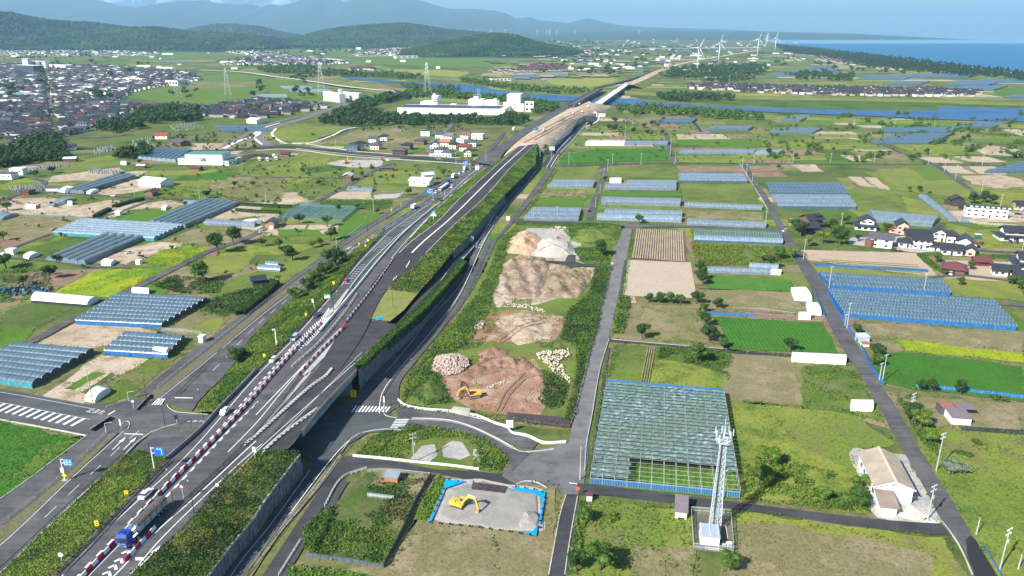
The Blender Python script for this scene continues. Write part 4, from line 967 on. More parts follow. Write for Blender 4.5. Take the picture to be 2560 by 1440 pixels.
n.links.new(b.outputs[0],x.inputs[1]);n.links.new(t.outputs[0],x.inputs[2]);n.links.new(x.outputs[0],n.nodes['Material Output'].inputs[0]);ONET=m
NR=27;hh=3.2
posts=MB();wires=MB()
def P4(u,v):return(qa*(1-u)+qb*u)*(1-v)+(qd*(1-u)+qc*u)*v
for r in range(NR):
 v0=r/NR;v1=(r+1)/NR;u0,u1=0,1
 if r<5:segs=[(0,.26+.01*(r%2))]+([(.93,1)]if r==4 else[])
 else:segs=[(0,1)]
 for(u0,u1)in segs:
  N=max(2,int(56*(u1-u0)));V=[];F=[]
  for i in range(N+1):
   u=u0+(u1-u0)*i/N;dz_=RU(-.05,.08)
   for(vv,z_)in((v0+.001,hh-.25),(v0*.65+v1*.35,hh+.12+dz_),(v0*.32+v1*.68,hh-.12)):
    p=P4(u,vv);V.append((p[0],p[1],z_+RU(-.06,.06)))
  for i in range(N):
   for k in range(2):c=i*3+k;F.append((c,c+1,c+4,c+3))
  mk('net_strip',V,F,ONET,nr_)
for r in range(0,NR+1,2):
 for i in range(0,13):
  p=P4(i/12,r/NR);posts.tube(p,p+[0,0,hh+(.5 if r<6 else .2)],.09,n=4)
tag(posts.out('posts',STEEL,nr_),kind='stuff')
for r in range(NR+1):
 wires.beam(P4(0,r/NR)+[0,0,hh-.5],P4(1,r/NR)+[0,0,hh-.5],.06,.06)
for i in range(0,13,2):wires.beam(P4(i/12,0)+[0,0,hh],P4(i/12,1)+[0,0,hh],.05,.05)
tag(wires.out('wires',STEEL,nr_),kind='stuff')
def netwall(p,q,h,m_,parent,name='side_net'):
 return mk(name,[tuple(p),tuple(q),(q[0],q[1],h),(p[0],p[1],h)],[(0,1,2,3)],m_,parent)
netwall(qa,qb,1.9,F_BNET,nr_);netwall(qd,qc,hh+.2,BLUENET,nr_);netwall(qa,qd,2.2,F_BNET,nr_);netwall(qb,qc,hh,film('grey_side_net',(.25,.28,.30),.5),nr_)
tp=MB()
a_,b_,c_,d_=P4(0,1),P4(1,1),P4(1,1.0),P4(0,1.0)
e0=P4(0,1.025);e1=P4(1,1.025);tp.quad(a_+[0,0,hh+.1],b_+[0,0,hh+.1],e1+[0,0,2.0],e0+[0,0,2.0]);tp.out('blue_edge_net',BLUENET,nr_)
st=MB()
for i in range(90):
 p=P4(i/90,-.004);st.tube(p,p+[0,0,2.0],.06,n=4)
st.beam(qa+[0,0,2],qb+[0,0,2],.12,.12);tag(st.out('fence_posts',solid('pale_blue_pipe',(.25,.42,.62),.5),nr_),kind='stuff')
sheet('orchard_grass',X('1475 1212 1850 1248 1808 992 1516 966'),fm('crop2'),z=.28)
sheet('orchard_floor',X('1482 1165 1590 1175 1590 1160 1835 1180 1808 996 1518 970'),ground('orchard_floor',((.025,.045,.014),(.04,.065,.02),(.05,.05,.03)),.1,.4,2),z=.30)  # deep green crop floor, darkened to paint the shade under the net
# --- hills and mountains
def ridge_height(P,seed,s):
 return sum(vnoise(P,s/2**k,seed+k)/2**k for k in range(5))/1.94
def hill(name,sil,dist,d_front,m,seed=1,rough=.6,nx=420,ny=64,back=None,ntree=0,rt=14,tl=''):
 back=back or(dist-d_front)*.8
 sx_=np.array([s[0]for s in sil],float);sy_=np.array([s[1]for s in sil],float)
 zcam=dist # forward distance at the ridge
 def ht(py):
  y=-(py-CY)/FPX;return HC+dist*(_u[2]*y+_f[2])/(_u[1]*y+_f[1])
 def wx(px,py):
  y=-(py-CY)/FPX;return dist*((px-CX)/FPX)/(_u[1]*y+_f[1])
 X=np.linspace(wx(sx_[0],80),wx(sx_[-1],80),nx);hx=np.interp(X,[wx(a,80)for a in sx_],[ht(a)for a in sy_])
 T=np.r_[np.linspace(0,1,ny),1+np.linspace(.1,1,ny//3)]
 V=[]
 for t in T:
  if t<=1:Y=d_front+(dist-d_front)*t;k=t*t*(3-2*t)
  else:Y=dist+back*(t-1);k=max(0,1-(t-1)*1.02);k=k*k*(3-2*k)
  fan=Y/dist if Y<dist else 1.0
  xs=X*(fan*.35+.65)
  P=np.stack([xs,np.full(nx,Y)],1);nz=ridge_height(P,seed,(dist-d_front)*.5)
  edge=np.minimum(1,np.minimum(np.arange(nx),nx-1-np.arange(nx))/3.0)
  fade=1-abs(2*min(t,2-t)*.5-1)**1.0 if False else math.sin(math.pi*min(1,t if t<=1 else 2-t)**1.0)
  z=np.maximum(0,hx)*k*(1+rough*(nz-.5)*1.6*fade)+(nz-.5)*2*rough*np.maximum(0,hx)*.35*fade
  V.append(np.stack([xs,np.full(nx,Y),np.maximum(-5,z*edge+.02)],1))
 o=loft(name,V,m,smooth=True)
 if ntree:
  A3=np.array(V[:ny+4]);R_,C_,_=A3.shape;i=rng.integers(0,R_-1,ntree*2);j=rng.integers(0,C_-1,ntree*2);u=rng.random((ntree*2,1));v=rng.random((ntree*2,1))
  P=A3[i,j]*(1-u)*(1-v)+A3[i+1,j]*u*(1-v)+A3[i,j+1]*(1-u)*v+A3[i+1,j+1]*u*v;P=P[P[:,2]>6]
  q=ICOT;r=NU(.6,1.15,(len(P),1,1))*rt;jit=NU(.75,1.2,(len(P),len(q[0]),1))
  VV=(q[0][None]*jit*r*[1,1,.8]+P[:,None,:]+[0,0,rt*.25]).reshape(-1,3);FF=(q[1][None]+(np.arange(len(P))*len(q[0]))[:,None,None]).reshape(-1,3)
  t_=mk('hill_trees',VV,FF,m,smooth=False);tag(t_,'tree canopy covering the %s'%tl,'wood',kind='stuff')
 return o
def _ico():
 bm=bmesh.new();bmesh.ops.create_icosphere(bm,subdivisions=1,radius=1);v=np.array([x.co[:]for x in bm.verts]);f=np.array([[w.index for w in x.verts]for x in bm.faces]);bm.free();return v,f
ICOT=_ico()
FOREST=ground('hill_forest',((.014,.04,.012),(.028,.065,.016),(.06,.105,.024)),.003,.009,.035,bump=1.0,fvar=.6,contrast=1.5)
n=FOREST.node_tree
for nd in n.nodes:
 if nd.type=='BUMP':nd.inputs['Distance'].default_value=14
FAR=ground('mountain_forest',((.03,.06,.03),(.04,.075,.035),(.06,.09,.045)),.0005,.002,.01,bump=.3,fvar=.2)
hill('hill',X('-420 90 -200 66 -80 54 0 50 30 46 75 43 130 53 200 61 260 71 320 75 400 73 460 81 560 85 640 91 700 99 765 118'),6200,4600,FOREST,3,ntree=9000,rt=15,tl='broad hill at the left')
hill('hill',X('430 92 480 74 540 62 590 63 650 68 710 84 790 97'),9000,7600,FOREST,9,ny=24,ntree=3000,rt=20,tl='far rounded hill between the two ridges')
hill('hill',X('690 112 760 95 800 82 850 72 900 66 960 62 1015 60 1060 67 1120 77 1200 83 1270 88 1340 105'),7200,5400,FOREST,5,ntree=8000,rt=16,tl='middle hill with the summit buildings')
hill('hill',X('1010 128 1080 112 1130 101 1180 93 1235 87 1290 91 1340 108 1400 119 1455 129'),4500,3650,FOREST,7,.4,ntree=7000,rt=10,tl='nearest low hill')
hill('mountain',X('-700 -12 -200 -20 0 -18 120 -18 200 -12 255 0 300 15 340 16 360 26 400 12 450 4 500 2 520 0 560 9 590 9 640 11 660 20 690 11 705 19 760 2 790 -8 830 -12 855 3 880 8 905 -5 960 -16 1030 -4 1060 2 1100 16 1130 22 1180 22 1240 27 1265 33 1290 46 1310 44 1325 42 1345 50 1420 57 1450 50 1467 46 1482 50 1500 56 1535 63 1600 68 1750 72 1950 80'),24000,14000,FAR,21,.3,500,60)
hill('far_plateau',X('700 92 1000 84 1300 82 1600 76 1800 77 1940 80 2100 83 2165 87'),16500,10500,FAR,27,.05,300,20)

# --- cloud bank behind the mountains
def clouds():
 mb_v=[];mb_f=[];
 bm=bmesh.new()
 for i in range(60):
  ax=RU(230,560)if i<44 else RU(640,760);D=50000
  x=(ax-CX)/FPX*D;z=RU(1650,2100)
  r=RU(250,500);mtx=Matrix.Translation((x,D+RU(-2500,2500),z))@Matrix.Diagonal((r*1.8,r,r*.5,1))
  bmesh.ops.create_icosphere(bm,subdivisions=2,radius=1,matrix=mtx)
 me=bpy.data.meshes.new('cloud_bank');bm.to_mesh(me);bm.free();o=ON('cloud_bank',me);LNK(o)
 me.polygons.foreach_set('use_smooth',[True]*len(me.polygons));me.materials.append(solid('cloud',(.85,.87,.9),1.0,spec=0))
 tag(o,'bank of white cloud resting behind the blue mountain ridge','cloud',kind='stuff')
clouds()

# --- trees: templates and scattering
LEAF_D=leafmat('leaf_dark',(.025,.06,.016),(.05,.105,.022),(.085,.15,.03))
LEAF_M=leafmat('leaf_mid',(.045,.10,.018),(.09,.17,.03),(.14,.23,.04))
LEAF_L=leafmat('leaf_light',(.09,.16,.022),(.16,.25,.035),(.25,.31,.05))
LEAF_P=leafmat('leaf_pine',(.02,.045,.018),(.035,.07,.025),(.06,.10,.035))
LEAF_Y=leafmat('leaf_yellowish',(.10,.13,.02),(.18,.21,.03),(.26,.27,.04))
BARK=solid('bark',(.11,.08,.055),.95,var=.3)
def ico(sub=1):
 bm=bmesh.new();bmesh.ops.create_icosphere(bm,subdivisions=sub,radius=1);v=np.array([x.co[:]for x in bm.verts]);f=np.array([[w.index for w in x.verts]for x in bm.faces]);bm.free();return v,f
ICO1=ico(1);ICO2=ico(2)
def leaves(P,s,up=.3,r=None):
 r=r or rng;n=len(P);a=r.normal(size=(n,3));a/=NM(a,axis=1)[:,None]
 b=r.normal(size=(n,3));b[:,2]+=up;b=np.cross(a,b);b/=np.maximum(1e-6,NM(b,axis=1))[:,None]
 s=np.broadcast_to(s,n)[:,None]*r.uniform(.6,1.3,(n,1))
 V=np.stack([P-a*s*.6,P+a*s*.5+b*s*.3,P+b*s*.8-a*s*.1],1).reshape(-1,3)
 return V
def crown_arrays(r=1.0,h=1.0,nl=6,nleaf=420,ls=.22,core=True,shape='round',seed=0):
 q=np.random.default_rng(seed);V=[];F=[];k=0
 C_=[]
 for i in range(nl):
  a=q.uniform(0,6.28);d=q.uniform(.1,.72)*r
  if shape=='cone':zz_=q.uniform(-.8,.9)*h;d=(1-(zz_/h+1)/2)*.5*r;rad=(.6-.4*(zz_/h+1)/2)*r
  elif shape=='flat':zz_=q.uniform(-.1,.6)*h;rad=q.uniform(.4,.6)*r
  else:zz_=q.uniform(-.5,.55)*h;rad=q.uniform(.26,.55)*r
  C_.append((d*math.cos(a),d*math.sin(a),zz_,rad))
 for(x,y,z,rad)in C_:
  if core:
   v=ICO1[0]*q.uniform(.72,.95,(len(ICO1[0]),1))*[rad,rad,rad*.8*h/r]+[x,y,z];V.append(v);F.append(ICO1[1]+k);k+=len(v)
  n_=nleaf//nl;dirs=q.normal(size=(n_,3));dirs[:,2]=dirs[:,2]*.9+.15;dirs/=NM(dirs,axis=1)[:,None]
  P=dirs*q.uniform(.75,1.12,(n_,1))*[rad,rad,rad*.85*h/r]+[x,y,z]
  lv=leaves(P,ls,r=q);V.append(lv);F.append(np.arange(len(lv)).reshape(-1,3)+k);k+=len(lv)
 return np.concatenate(V),np.concatenate(F)
def mesh_of(name,V,F,m):
 o=mk(name,V,F,m);me=o.data;bpy.data.objects.remove(o);return me
TREES={}
def tree_proto(kind,i,m,shape,nleaf,ls,nl,h=1.0):
 V,F=crown_arrays(1,h,nl,nleaf,ls,True,shape,seed=i*7+nleaf);
 V=V+[0,0,.0]
 cm=mesh_of('crown',V,F,m)
 mb=MB();mb.tube((0,0,-1.9),(0,0,-.2),.10,.05,6)
 for k in range(4):
  a=k*1.6+i;mb.tube((0,0,-.9+.15*k),(.45*math.cos(a),.45*math.sin(a),-.15+.1*k),.045,.02,4)
 o=mb.out('trunk',BARK);tm=o.data;bpy.data.objects.remove(o)
 TREES.setdefault(kind,[]).append((cm,tm))
for i in range(3):
 tree_proto('dark',i,LEAF_D,'round',1200,.14,12,.85);tree_proto('mid',i,LEAF_M,'round',1200,.14,12,.8);tree_proto('light',i,LEAF_L,'round',1000,.15,10,.75)
 tree_proto('bush',i,LEAF_M,'flat',420,.2,6,.6);tree_proto('dbush',i,LEAF_D,'flat',420,.2,6,.6);tree_proto('ybush',i,LEAF_Y,'flat',420,.2,6,.6);tree_proto('pine',i,LEAF_P,'cone',700,.16,8,1.3)
for i in range(2):tree_proto('grey',i,leafmat('leaf_grey%d'%i,(.12,.14,.10),(.22,.25,.18),(.3,.33,.25)),'flat',500,.12,6,.6)
TREE_LABEL=dict(dark='dark green round-crowned tree',mid='green broadleaf tree',light='light green leafy tree',bush='green bush',dbush='dark green bush',ybush='yellow-green bush',pine='dark pine tree',grey='silvery grey thin bush')
NT=[0]
def tree(px,py,r,kind='dark',where='',z=0.0,group=None,squash=1.0,lbl=None):
 NT[0]+=1
 cm,tm=random.choice(TREES[kind]);x,y,_=G(px,py,z)
 isb=kind in('bush','dbush','ybush','grey')
 root=thing('bush' if isb else 'tree',(lbl or TREE_LABEL[kind])+(' '+where if where else ''),'bush' if isb else 'tree',(x,y,z),RU(0,6.28),group)
 c=ON('crown',cm);LNK(c);c.parent=root;hgt=(.45 if isb else 1.35)*r
 c.location=(0,0,hgt*squash);c.scale=(r*RU(.9,1.1),r,r*squash)
 if not isb:
  t=ON('trunk',tm);LNK(t);t.parent=root;t.location=(0,0,hgt*squash);t.scale=(r,r,r*.72*squash)
 return root
FARC=[crown_arrays(1,.85,3,42,.42,True,'round',seed=90+i)for i in range(4)]
FARP=[crown_arrays(1,1.2,3,42,.40,True,'cone',seed=190+i)for i in range(4)]
def wood(label,polys,n,r0,r1,m,name='wood',tpl=None,z=0.0,cat='wood',lift=.9,sq=1.0):
 tpl=tpl or FARC;V=[];F=[];k=0
 if not isinstance(polys[0],list):polys=[polys]
 tot=sum(area(p)for p in polys)
 for p in polys:
  P=scatter(p,max(3,int(n*area(p)/tot)))
  for(x,y)in P:
   r=NU(r0,r1);v,f=tpl[rng.integers(len(tpl))];a=NU(0,6.28);ca,sa=math.cos(a),math.sin(a)
   vv=v@np.array([[ca,sa,0],[-sa,ca,0],[0,0,sq]])*r+[x,y,z+r*lift];V.append(vv);F.append(f+k);k+=len(v)
 o=mk(name,np.concatenate(V),np.concatenate(F),m);tag(o,label,cat,kind='stuff');return o
wood('dark pine belt along the sea shore',[X('1935 112 1990 119 2060 127 2140 136 2200 144 2300 156 2400 169 2500 181 2600 191 2800 208 2800 222 2560 206 2480 192 2400 194 2330 184 2240 176 2180 168 2090 152 2040 140 1960 130')],3600,5.5,9,LEAF_P,tpl=FARP)
wood('dark wood along the near side of the factory',[X('830 290 900 262 960 292 1100 298 1230 300 1280 290 1320 300 1310 318 1180 312 1000 314 870 318 790 308')],520,4,6.5,LEAF_D)
wood('wooded knoll left of the factory',[X('870 282 900 258 960 244 1020 242 1020 250 940 262 920 290 880 295')],200,5,8,LEAF_D)
wood('trees behind the factory along the river',[X('1010 236 1060 232 1180 242 1290 250 1380 262 1400 275 1330 290 1300 262 1150 252 1020 248')],330,4.5,7.5,LEAF_M)
wood('riverside willows on the far bank',[X('640 172 760 178 900 184 1050 192 1060 200 900 194 780 190 660 184'),X('700 168 780 168 780 172 700 172')],420,6,10,LEAF_M)
wood('reed beds and willows on the near bank of the upper river',[X('1000 215 1100 218 1160 226 1120 234 1020 224'),X('1150 200 1340 222 1480 228 1440 238 1300 230 1160 210')],300,4,7,LEAF_M)
wood('thicket on the island in the lower river',[X('1640 242 1720 240 1830 246 1830 252 1720 256 1650 252')],110,5,8,LEAF_D)
wood('tree belt on the near bank right of the new bridge',[X('1540 270 1600 268 1760 280 1860 288 1930 300 1800 300 1720 292 1600 286 1545 282')],210,4,7,LEAF_M)
wood('dark wood around the wind turbines',[X('1660 174 1760 168 1900 165 1920 175 1900 190 1720 200 1640 192'),X('1730 205 1830 196 1900 200 1820 208'),X('1960 188 2060 182 2140 192 2130 205 2000 202')],700,5,9,LEAF_D)
wood('dark groves in front of the temple quarter at the left',[X('330 300 360 278 440 272 500 280 505 300 440 310 340 310'),X('240 330 270 310 330 306 360 320 300 335')],330,4.5,8,LEAF_D)
wood('large dark wood at the left edge above the graveyard',[X('-60 415 20 372 80 352 150 345 160 380 130 400 60 412 -60 430'),X('110 385 170 388 180 402 120 405'),X('270 398 360 372 380 392 330 398')],520,3.5,6.5,LEAF_D)
cl=[]
for i in range(420):
 y_=104+150*rng.random()**1.7;x_=NU(-100,2300)
 if x_>1300+(y_-90)*12:continue
 if x_<700 and y_>130 and rng.random()<.7:continue
 w_=NU(15,90)*(1 if y_<160 else .6);h_=max(1.0,(y_-76)*NU(.02,.05))
 if abs(x_-(1650+(177-y_)*5))<70 and y_<215:continue
 if 190<y_<290 and 800<x_<2600:continue
 if 840<x_<1350 and 136<y_<195:continue
 cl.append([(x_-w_,y_+h_),(x_+w_,y_+h_),(x_+w_*.8,y_-h_),(x_-w_*.7,y_-h_)])
wood('groves scattered across the far plain',cl,3600,6,13,LEAF_D,sq=.8)
cl=[]
for i in range(60):
 x_,y_=NU(1900,2560),NU(285,405);w_=NU(5,26);h_=NU(1,3);cl.append([(x_-w_,y_+h_),(x_+w_,y_+h_),(x_+w_*.8,y_-h_),(x_-w_*.7,y_-h_)])
wood('bushes between the fields on the right',cl,420,1.6,4,LEAF_M);wood('small shrubs dotted over the right-hand plots',[X('1400 300 2560 320 2560 420 1400 410')],300,1,2.4,LEAF_M,name='shrubs');wood('small shrubs and low trees dotted over the left-hand plots',[X('0 500 560 400 1100 420 600 560 300 700 0 700')],160,.8,2.2,LEAF_D,name='shrubs');wood('small trees around the bypass and interchange',[X('340 350 640 320 640 380 350 380'),X('900 320 1180 316 1180 330 900 332')],110,1.5,3.2,LEAF_D,name='shrubs')

# --- towns
def house_mesh(w_,d,h,rt,roofh,kind='hip'):
 x,y=w_/2,d/2;e=.8 if rt==0 else rt
 wall=MB();wall.box((0,0,h/2),(w_,d,h))
 rf=MB();X,Y=x+e,y+e
 if kind=='flat':rf.box((0,0,h+.15),(w_+.3,d+.3,.3))
 elif kind=='hip':
  k=min(X,Y)*.95;a=X-k if X>Y else 0;b=Y-k if Y>X else 0
  a=max(a,.3)if X>=Y else 0
  rf.add([(-X,-Y,h-.1),(X,-Y,h-.1),(X,Y,h-.1),(-X,Y,h-.1),(-X,-Y,h+.1),(X,-Y,h+.1),(X,Y,h+.1),(-X,Y,h+.1),(-a,-b,h+roofh),(a,b,h+roofh)],
               [(0,3,2,1),(0,1,5,4),(1,2,6,5),(2,3,7,6),(3,0,4,7)]+([(4,5,9,8),(5,6,9),(6,7,8,9),(7,4,8)]if X>=Y else[(4,5,8),(5,6,9,8),(6,7,9),(7,4,8,9)]))
 else:
  if X>=Y:
   wall.add([(-x,-y,h),(-x,y,h),(-x,0,h+roofh*y/Y)],[(0,2,1)]);wall.add([(x,-y,h),(x,y,h),(x,0,h+roofh*y/Y)],[(0,1,2)])
   t=.18;rf.add([(-X,-Y,h-.2),(X,-Y,h-.2),(X,0,h+roofh),(-X,0,h+roofh),(X,Y,h-.2),(-X,Y,h-.2),(-X,-Y,h-.2+t),(X,-Y,h-.2+t),(X,0,h+roofh+t),(-X,0,h+roofh+t),(X,Y,h-.2+t),(-X,Y,h-.2+t)],
               [(6,7,8,9),(9,8,10,11),(0,3,2,1),(3,5,4,2),(0,1,7,6),(5,11,10,4),(0,6,9,3),(3,9,11,5),(1,2,8,7),(2,4,10,8)])
  else:
   wall.add([(-x,-y,h),(x,-y,h),(0,-y,h+roofh*x/X)],[(0,1,2)]);wall.add([(-x,y,h),(x,y,h),(0,y,h+roofh*x/X)],[(0,2,1)])
   t=.18;rf.add([(-X,-Y,h-.2),(-X,Y,h-.2),(0,Y,h+roofh),(0,-Y,h+roofh),(X,Y,h-.2),(X,-Y,h-.2),(-X,-Y,h-.2+t),(-X,Y,h-.2+t),(0,Y,h+roofh+t),(0,-Y,h+roofh+t),(X,Y,h-.2+t),(X,-Y,h-.2+t)],
               [(6,9,8,7),(9,11,10,8),(0,1,2,3),(3,2,4,5),(0,6,7,1),(5,4,10,11),(0,3,9,6),(3,5,11,9),(1,7,8,2),(2,8,10,4)])
 return wall,rf
TW1=solid('town_wall',(.46,.45,.43),.85,var=.15);TW2=solid('town_wall_cream',(.40,.35,.28),.85,var=.15);TW3=solid('town_wall_white',(.66,.66,.64),.85,var=.1);TRD=solid('town_red_tile',(.12,.05,.035),.6,var=.3)
HP=[]
WIN=solid('window_glass',(.05,.06,.075),.25,var=.2,spec=.7)
for i,(w_,d,h,rt,rh,kd,wm,rm)in enumerate([
 (11,9,4.8,0,2.2,'hip',TW1,TILE),(12,9,4.6,0,2.4,'gable',TW2,TILE),(9,8,5.4,0,1.8,'hip',TW3,TILE),(13,8,3.2,0,2.4,'gable',WOOD,TILE),
 (11,9,4.8,0,2.3,'hip',TW2,TRD),(12,8,4.6,0,2.2,'gable',TW1,TRD),(10,8,5.6,0,1.7,'gable',TW3,TILE_G),(14,10,6,0,.3,'flat',WHITEW,CONC_W)]):
 w0,r0=house_mesh(w_,d,h,rt,rh,kd);wn=MB()
 for lv in range(2 if h>5 else 1):
  for xx in(-w_*.3,w_*.02,w_*.3):wn.box((xx,-d/2-.03,1.5+lv*2.8),(1.7,.08,1.2))
  wn.box((w_/2+.03,0,1.5+lv*2.8),(.08,1.5,1.1))
 oo=[w0.out('wall',wm),r0.out('roof',rm),wn.out('windows',WIN)]
 HP.append((w0,r0,oo[0].data,oo[1].data,oo[2].data,wm,rm,kd))
 for o in oo:bpy.data.objects.remove(o)
def town_points(poly,spacing,ang=None,jit=.25,keep=.9):
 W=np.array(GG(poly))[:,:2];lo,hi=W.min(0),W.max(0);c=(lo+hi)/2;R_=NM(hi-lo)/2
 ang=NU(-.3,.3)if ang is None else ang
 g1=np.arange(-R_,R_,spacing);gx,gy=np.meshgrid(g1,np.arange(-R_,R_,spacing*.9));P=np.stack([gx.ravel(),gy.ravel()],1)
 P+=NU(-jit,jit,P.shape)*spacing;P=P[rng.random(len(P))<keep]
 ca,sa=math.cos(ang),math.sin(ang);P=P@np.array([[ca,sa],[-sa,ca]])+c
 P=P[in_poly(P,W)];return P,ang
TOWNS=[(X('-300 165 120 160 300 168 480 183 505 200 430 213 330 232 285 262 -300 262'),17,[0,1,2,6,7,0,2,6,4]),
         (X('-300 262 300 262 330 300 240 312 160 345 60 352 -300 350'),13.5,[0,0,1,2,3,4,3,6,0,2,3,5,1,0]),
         (X('300 262 520 268 640 250 740 256 800 262 820 270 730 285 640 300 510 292 440 268 330 280'),15,[0,1,2,3,4,6,0,3,0]),
         (X('610 148 720 138 820 148 880 158 780 163 560 162'),22,[0,1,2,4,5,6,7]),(X('560 130 640 126 700 132 640 140'),30,[0,1,7,6]),(X('880 136 1000 118 1160 122 1140 134 900 142'),26,[0,1,7,5]),
         (X('-100 118 220 114 200 122 400 132 380 140 -100 138'),34,[0,1,6,7]),(X('1100 136 1300 134 1420 132 1500 118 1480 138 1260 142'),34,[4,5,0,7]),
         (X('1290 172 1340 160 1420 168 1410 178 1290 180'),17,[4,5,4,0]),(X('870 172 935 168 940 176 880 177'),20,[4,0,5]),(X('1240 176 1290 168 1290 184 1230 186'),30,[4,5,0]),
         (X('1715 214 1790 211 1880 214 2100 220 2300 222 2450 230 2440 242 2330 242 2120 240 1870 232 1830 228 1720 222'),15.5,[0,0,1,2,4,3,3,0]),
         (X('2060 140 2100 146 2140 156 2135 163 2080 158 2040 150'),24,[4,5,4,0]),(X('2190 163 2250 168 2250 176 2190 172'),22,[4,5,0]),(X('1960 142 2010 146 2010 154 1960 152'),40,[0,6,5])]
allh=[]
for poly,sp,kinds in TOWNS:
 P,ang=town_points(poly,sp,jit=.22,keep=.84)
 for(x,y)in P:allh.append((x,y,ang+random.choice((0,math.pi/2,math.pi,0))+RU(-.06,.06),random.choice(kinds),RU(.8,1.15)))
allh.sort(key=lambda t:t[1])
allh=[t for t in allh if abs(t[0]-(G(122,235)[0]+(t[1]-G(122,235)[1])*-.6))>9]
KN=['grey house with dark hip roof','cream house with dark gable roof','small white house with dark hip roof','low timber house with dark gable roof','cream house with red-brown hip roof','grey house with red-brown gable roof','white house with grey gable roof','white flat-roofed building']
NEAR=allh[:262]
def topx(x,y):
 d=y*_f[1]-HC*_f[2];return CX+FPX*x/d,CY-FPX*(y*_u[1]-HC*_u[2])/d
for(x,y,a,k,s)in NEAR:
 w0,r0,wme,rme,nme,wm,rm,kd=HP[k];qx,qy=topx(x,y)
 if x<0:
  plc='left of the town road' if qx<122 else 'right of the town road' if qx<300 else 'behind the groves' if qx<520 else 'near the apartment blocks' if qx<700 else 'below the apartment blocks'
  plc=('in the near rows ' if qy>305 else 'in the middle rows ' if qy>280 else '')+plc
 else:plc='left in the river village' if qx<1900 else 'middle of the river village' if qx<2200 else 'right in the river village'
 root=thing('house',KN[k]+' '+plc,'house',(x,y,0),a,KN[k]+' '+plc);root.scale=(s,s,s)
 for nm,me in(('wall',wme),('roof',rme),('windows',nme)):
  c=ON(nm,me);LNK(c);c.parent=root
  if nm=='windows':c['kind']='stuff'
mats=[WHITEW,CREAM,WOOD,TILE,TRD,TILE_G,CONC_W,TW1,TW2,TW3];VV=[];FF=[];MI=[]
for(x,y,a,k,s)in allh[262:]:
 w0,r0,_,_,_,wm,rm,kd=HP[k];ca,sa=math.cos(a),math.sin(a)
 for mb,mt in((w0,wm),(r0,rm)):
  b_=len(VV);VV+=[(x+s*(v[0]*ca-v[1]*sa),y+s*(v[0]*sa+v[1]*ca),s*v[2])for v in mb.v]
  FF+=[tuple(i+b_ for i in f)for f in mb.f];MI+=[mats.index(mt)]*len(mb.f)
me=bpy.data.meshes.new('town_houses');me.from_pydata(VV,[],FF)
for m_ in mats:me.materials.append(m_)
me.polygons.foreach_set('material_index',MI);me.update();o=ON('town_houses',me);LNK(o)
tag(o,'mass of small dark and red roofed houses in the far parts of the towns','houses',kind='stuff')
for poly,sp,kinds in TOWNS[:3]+[TOWNS[11]]:
 wood('garden trees between the town houses',poly,int(area(poly)/420),2.2,5.0,LEAF_D,name='garden_trees')
bb=MB();bd=MB()
for i in range(620):
 y_=84+95*rng.random()**1.8;x_=NU(1180,2000-max(0,y_-130)*2)if rng.random()<.8 else NU(0,1300)
 if y_<106 and x_<1300:continue
 if x_<1250 and y_<116:continue
 if 840<x_<1350 and 136<y_<195:continue
 if x_>1900 and y_<104:continue
 x,y,_=G(x_,y_);w_=NU(9,30)*rng.choice([1,1,1,1.8]);d=NU(9,16);h=NU(3,6.5)
 (bb if rng.random()<.62 else bd).box((x,y,h/2),(w_,d,h),NU(-.4,.4))
tag(bb.out('far_buildings',WHITEW),'pale buildings scattered over the hazy far plain','buildings',kind='stuff');tag(bd.out('far_buildings',TILE_G),'grey-roofed buildings scattered over the hazy far plain','buildings',kind='stuff')
for i in range(150):
 y_=112+85*rng.random()**1.3;x_=NU(1200,1900)if i%3 else NU(1300,1700)
 w_=NU(15,50);h_=(y_-76)*NU(.012,.03)
 sheet('far_field',[(x_,y_),(x_+w_,y_+h_*.3),(x_+w_*.9,y_-h_),(x_+w_*.1,y_-h_*1.1)],fm(random.choice(['lgrass','tan','grass','gold','rice','paved','olive'])))
# larger town buildings
def block(label,ax,ay,bx,by,depth,h,wm=WHITEW,rm=None,storeys=0,bays=0,name='building',cat='building',z=0.0,group=None,side=True):
 A=Vector(G(ax,ay,z));B=Vector(G(bx,by,z));w_=(B-A).length;a=math.atan2(B.y-A.y,B.x-A.x)
 root=thing(name,label,cat,tuple(A),a,group)
 BX((w_/2,depth/2,h/2),(w_,depth,h)).out('wall',wm,root)
 BX((w_/2,depth/2,h+.12),(w_+.3,depth+.3,.3)).out('roof',rm or CONC_W,root)
 if storeys:
  fh=h/storeys
  for s_ in range(storeys):
   for b_ in range(bays):
    BX(((b_+.5)*w_/bays,-.03,(s_+.55)*fh),(w_/bays*.55,.1,fh*.42)).out('window',WIN,root)
   if side:
    nb_=max(1,int(depth/5))
    for b_ in range(nb_):BX((w_+.03 if A.x<0 else-.03,(b_+.5)*depth/nb_,(s_+.55)*fh),(.1,depth/nb_*.45,fh*.4)).out('window',WIN,root)
 return root
block('dark glass office block in the far town',40,181,86,184,30,22,solid('dark_cladding',(.05,.06,.08),.4),storeys=4,bays=6);block('tall white tower block in the far town',58,168,72,168,25,28,storeys=5,bays=3)
block('white slab block with a tall end in the far town',107,174,116,174,20,26,storeys=4,bays=2);block('grey civic hall in the far town',72,166,100,168,30,18,solid('grey_cladding',(.25,.28,.32),.7),storeys=3,bays=4)
block('long white hospital building in the far town',120,172,165,175,25,14,storeys=3,bays=8);block('orange and cream school building in the left town',308,205,356,208,14,10,CREAM,storeys=3,bays=8)
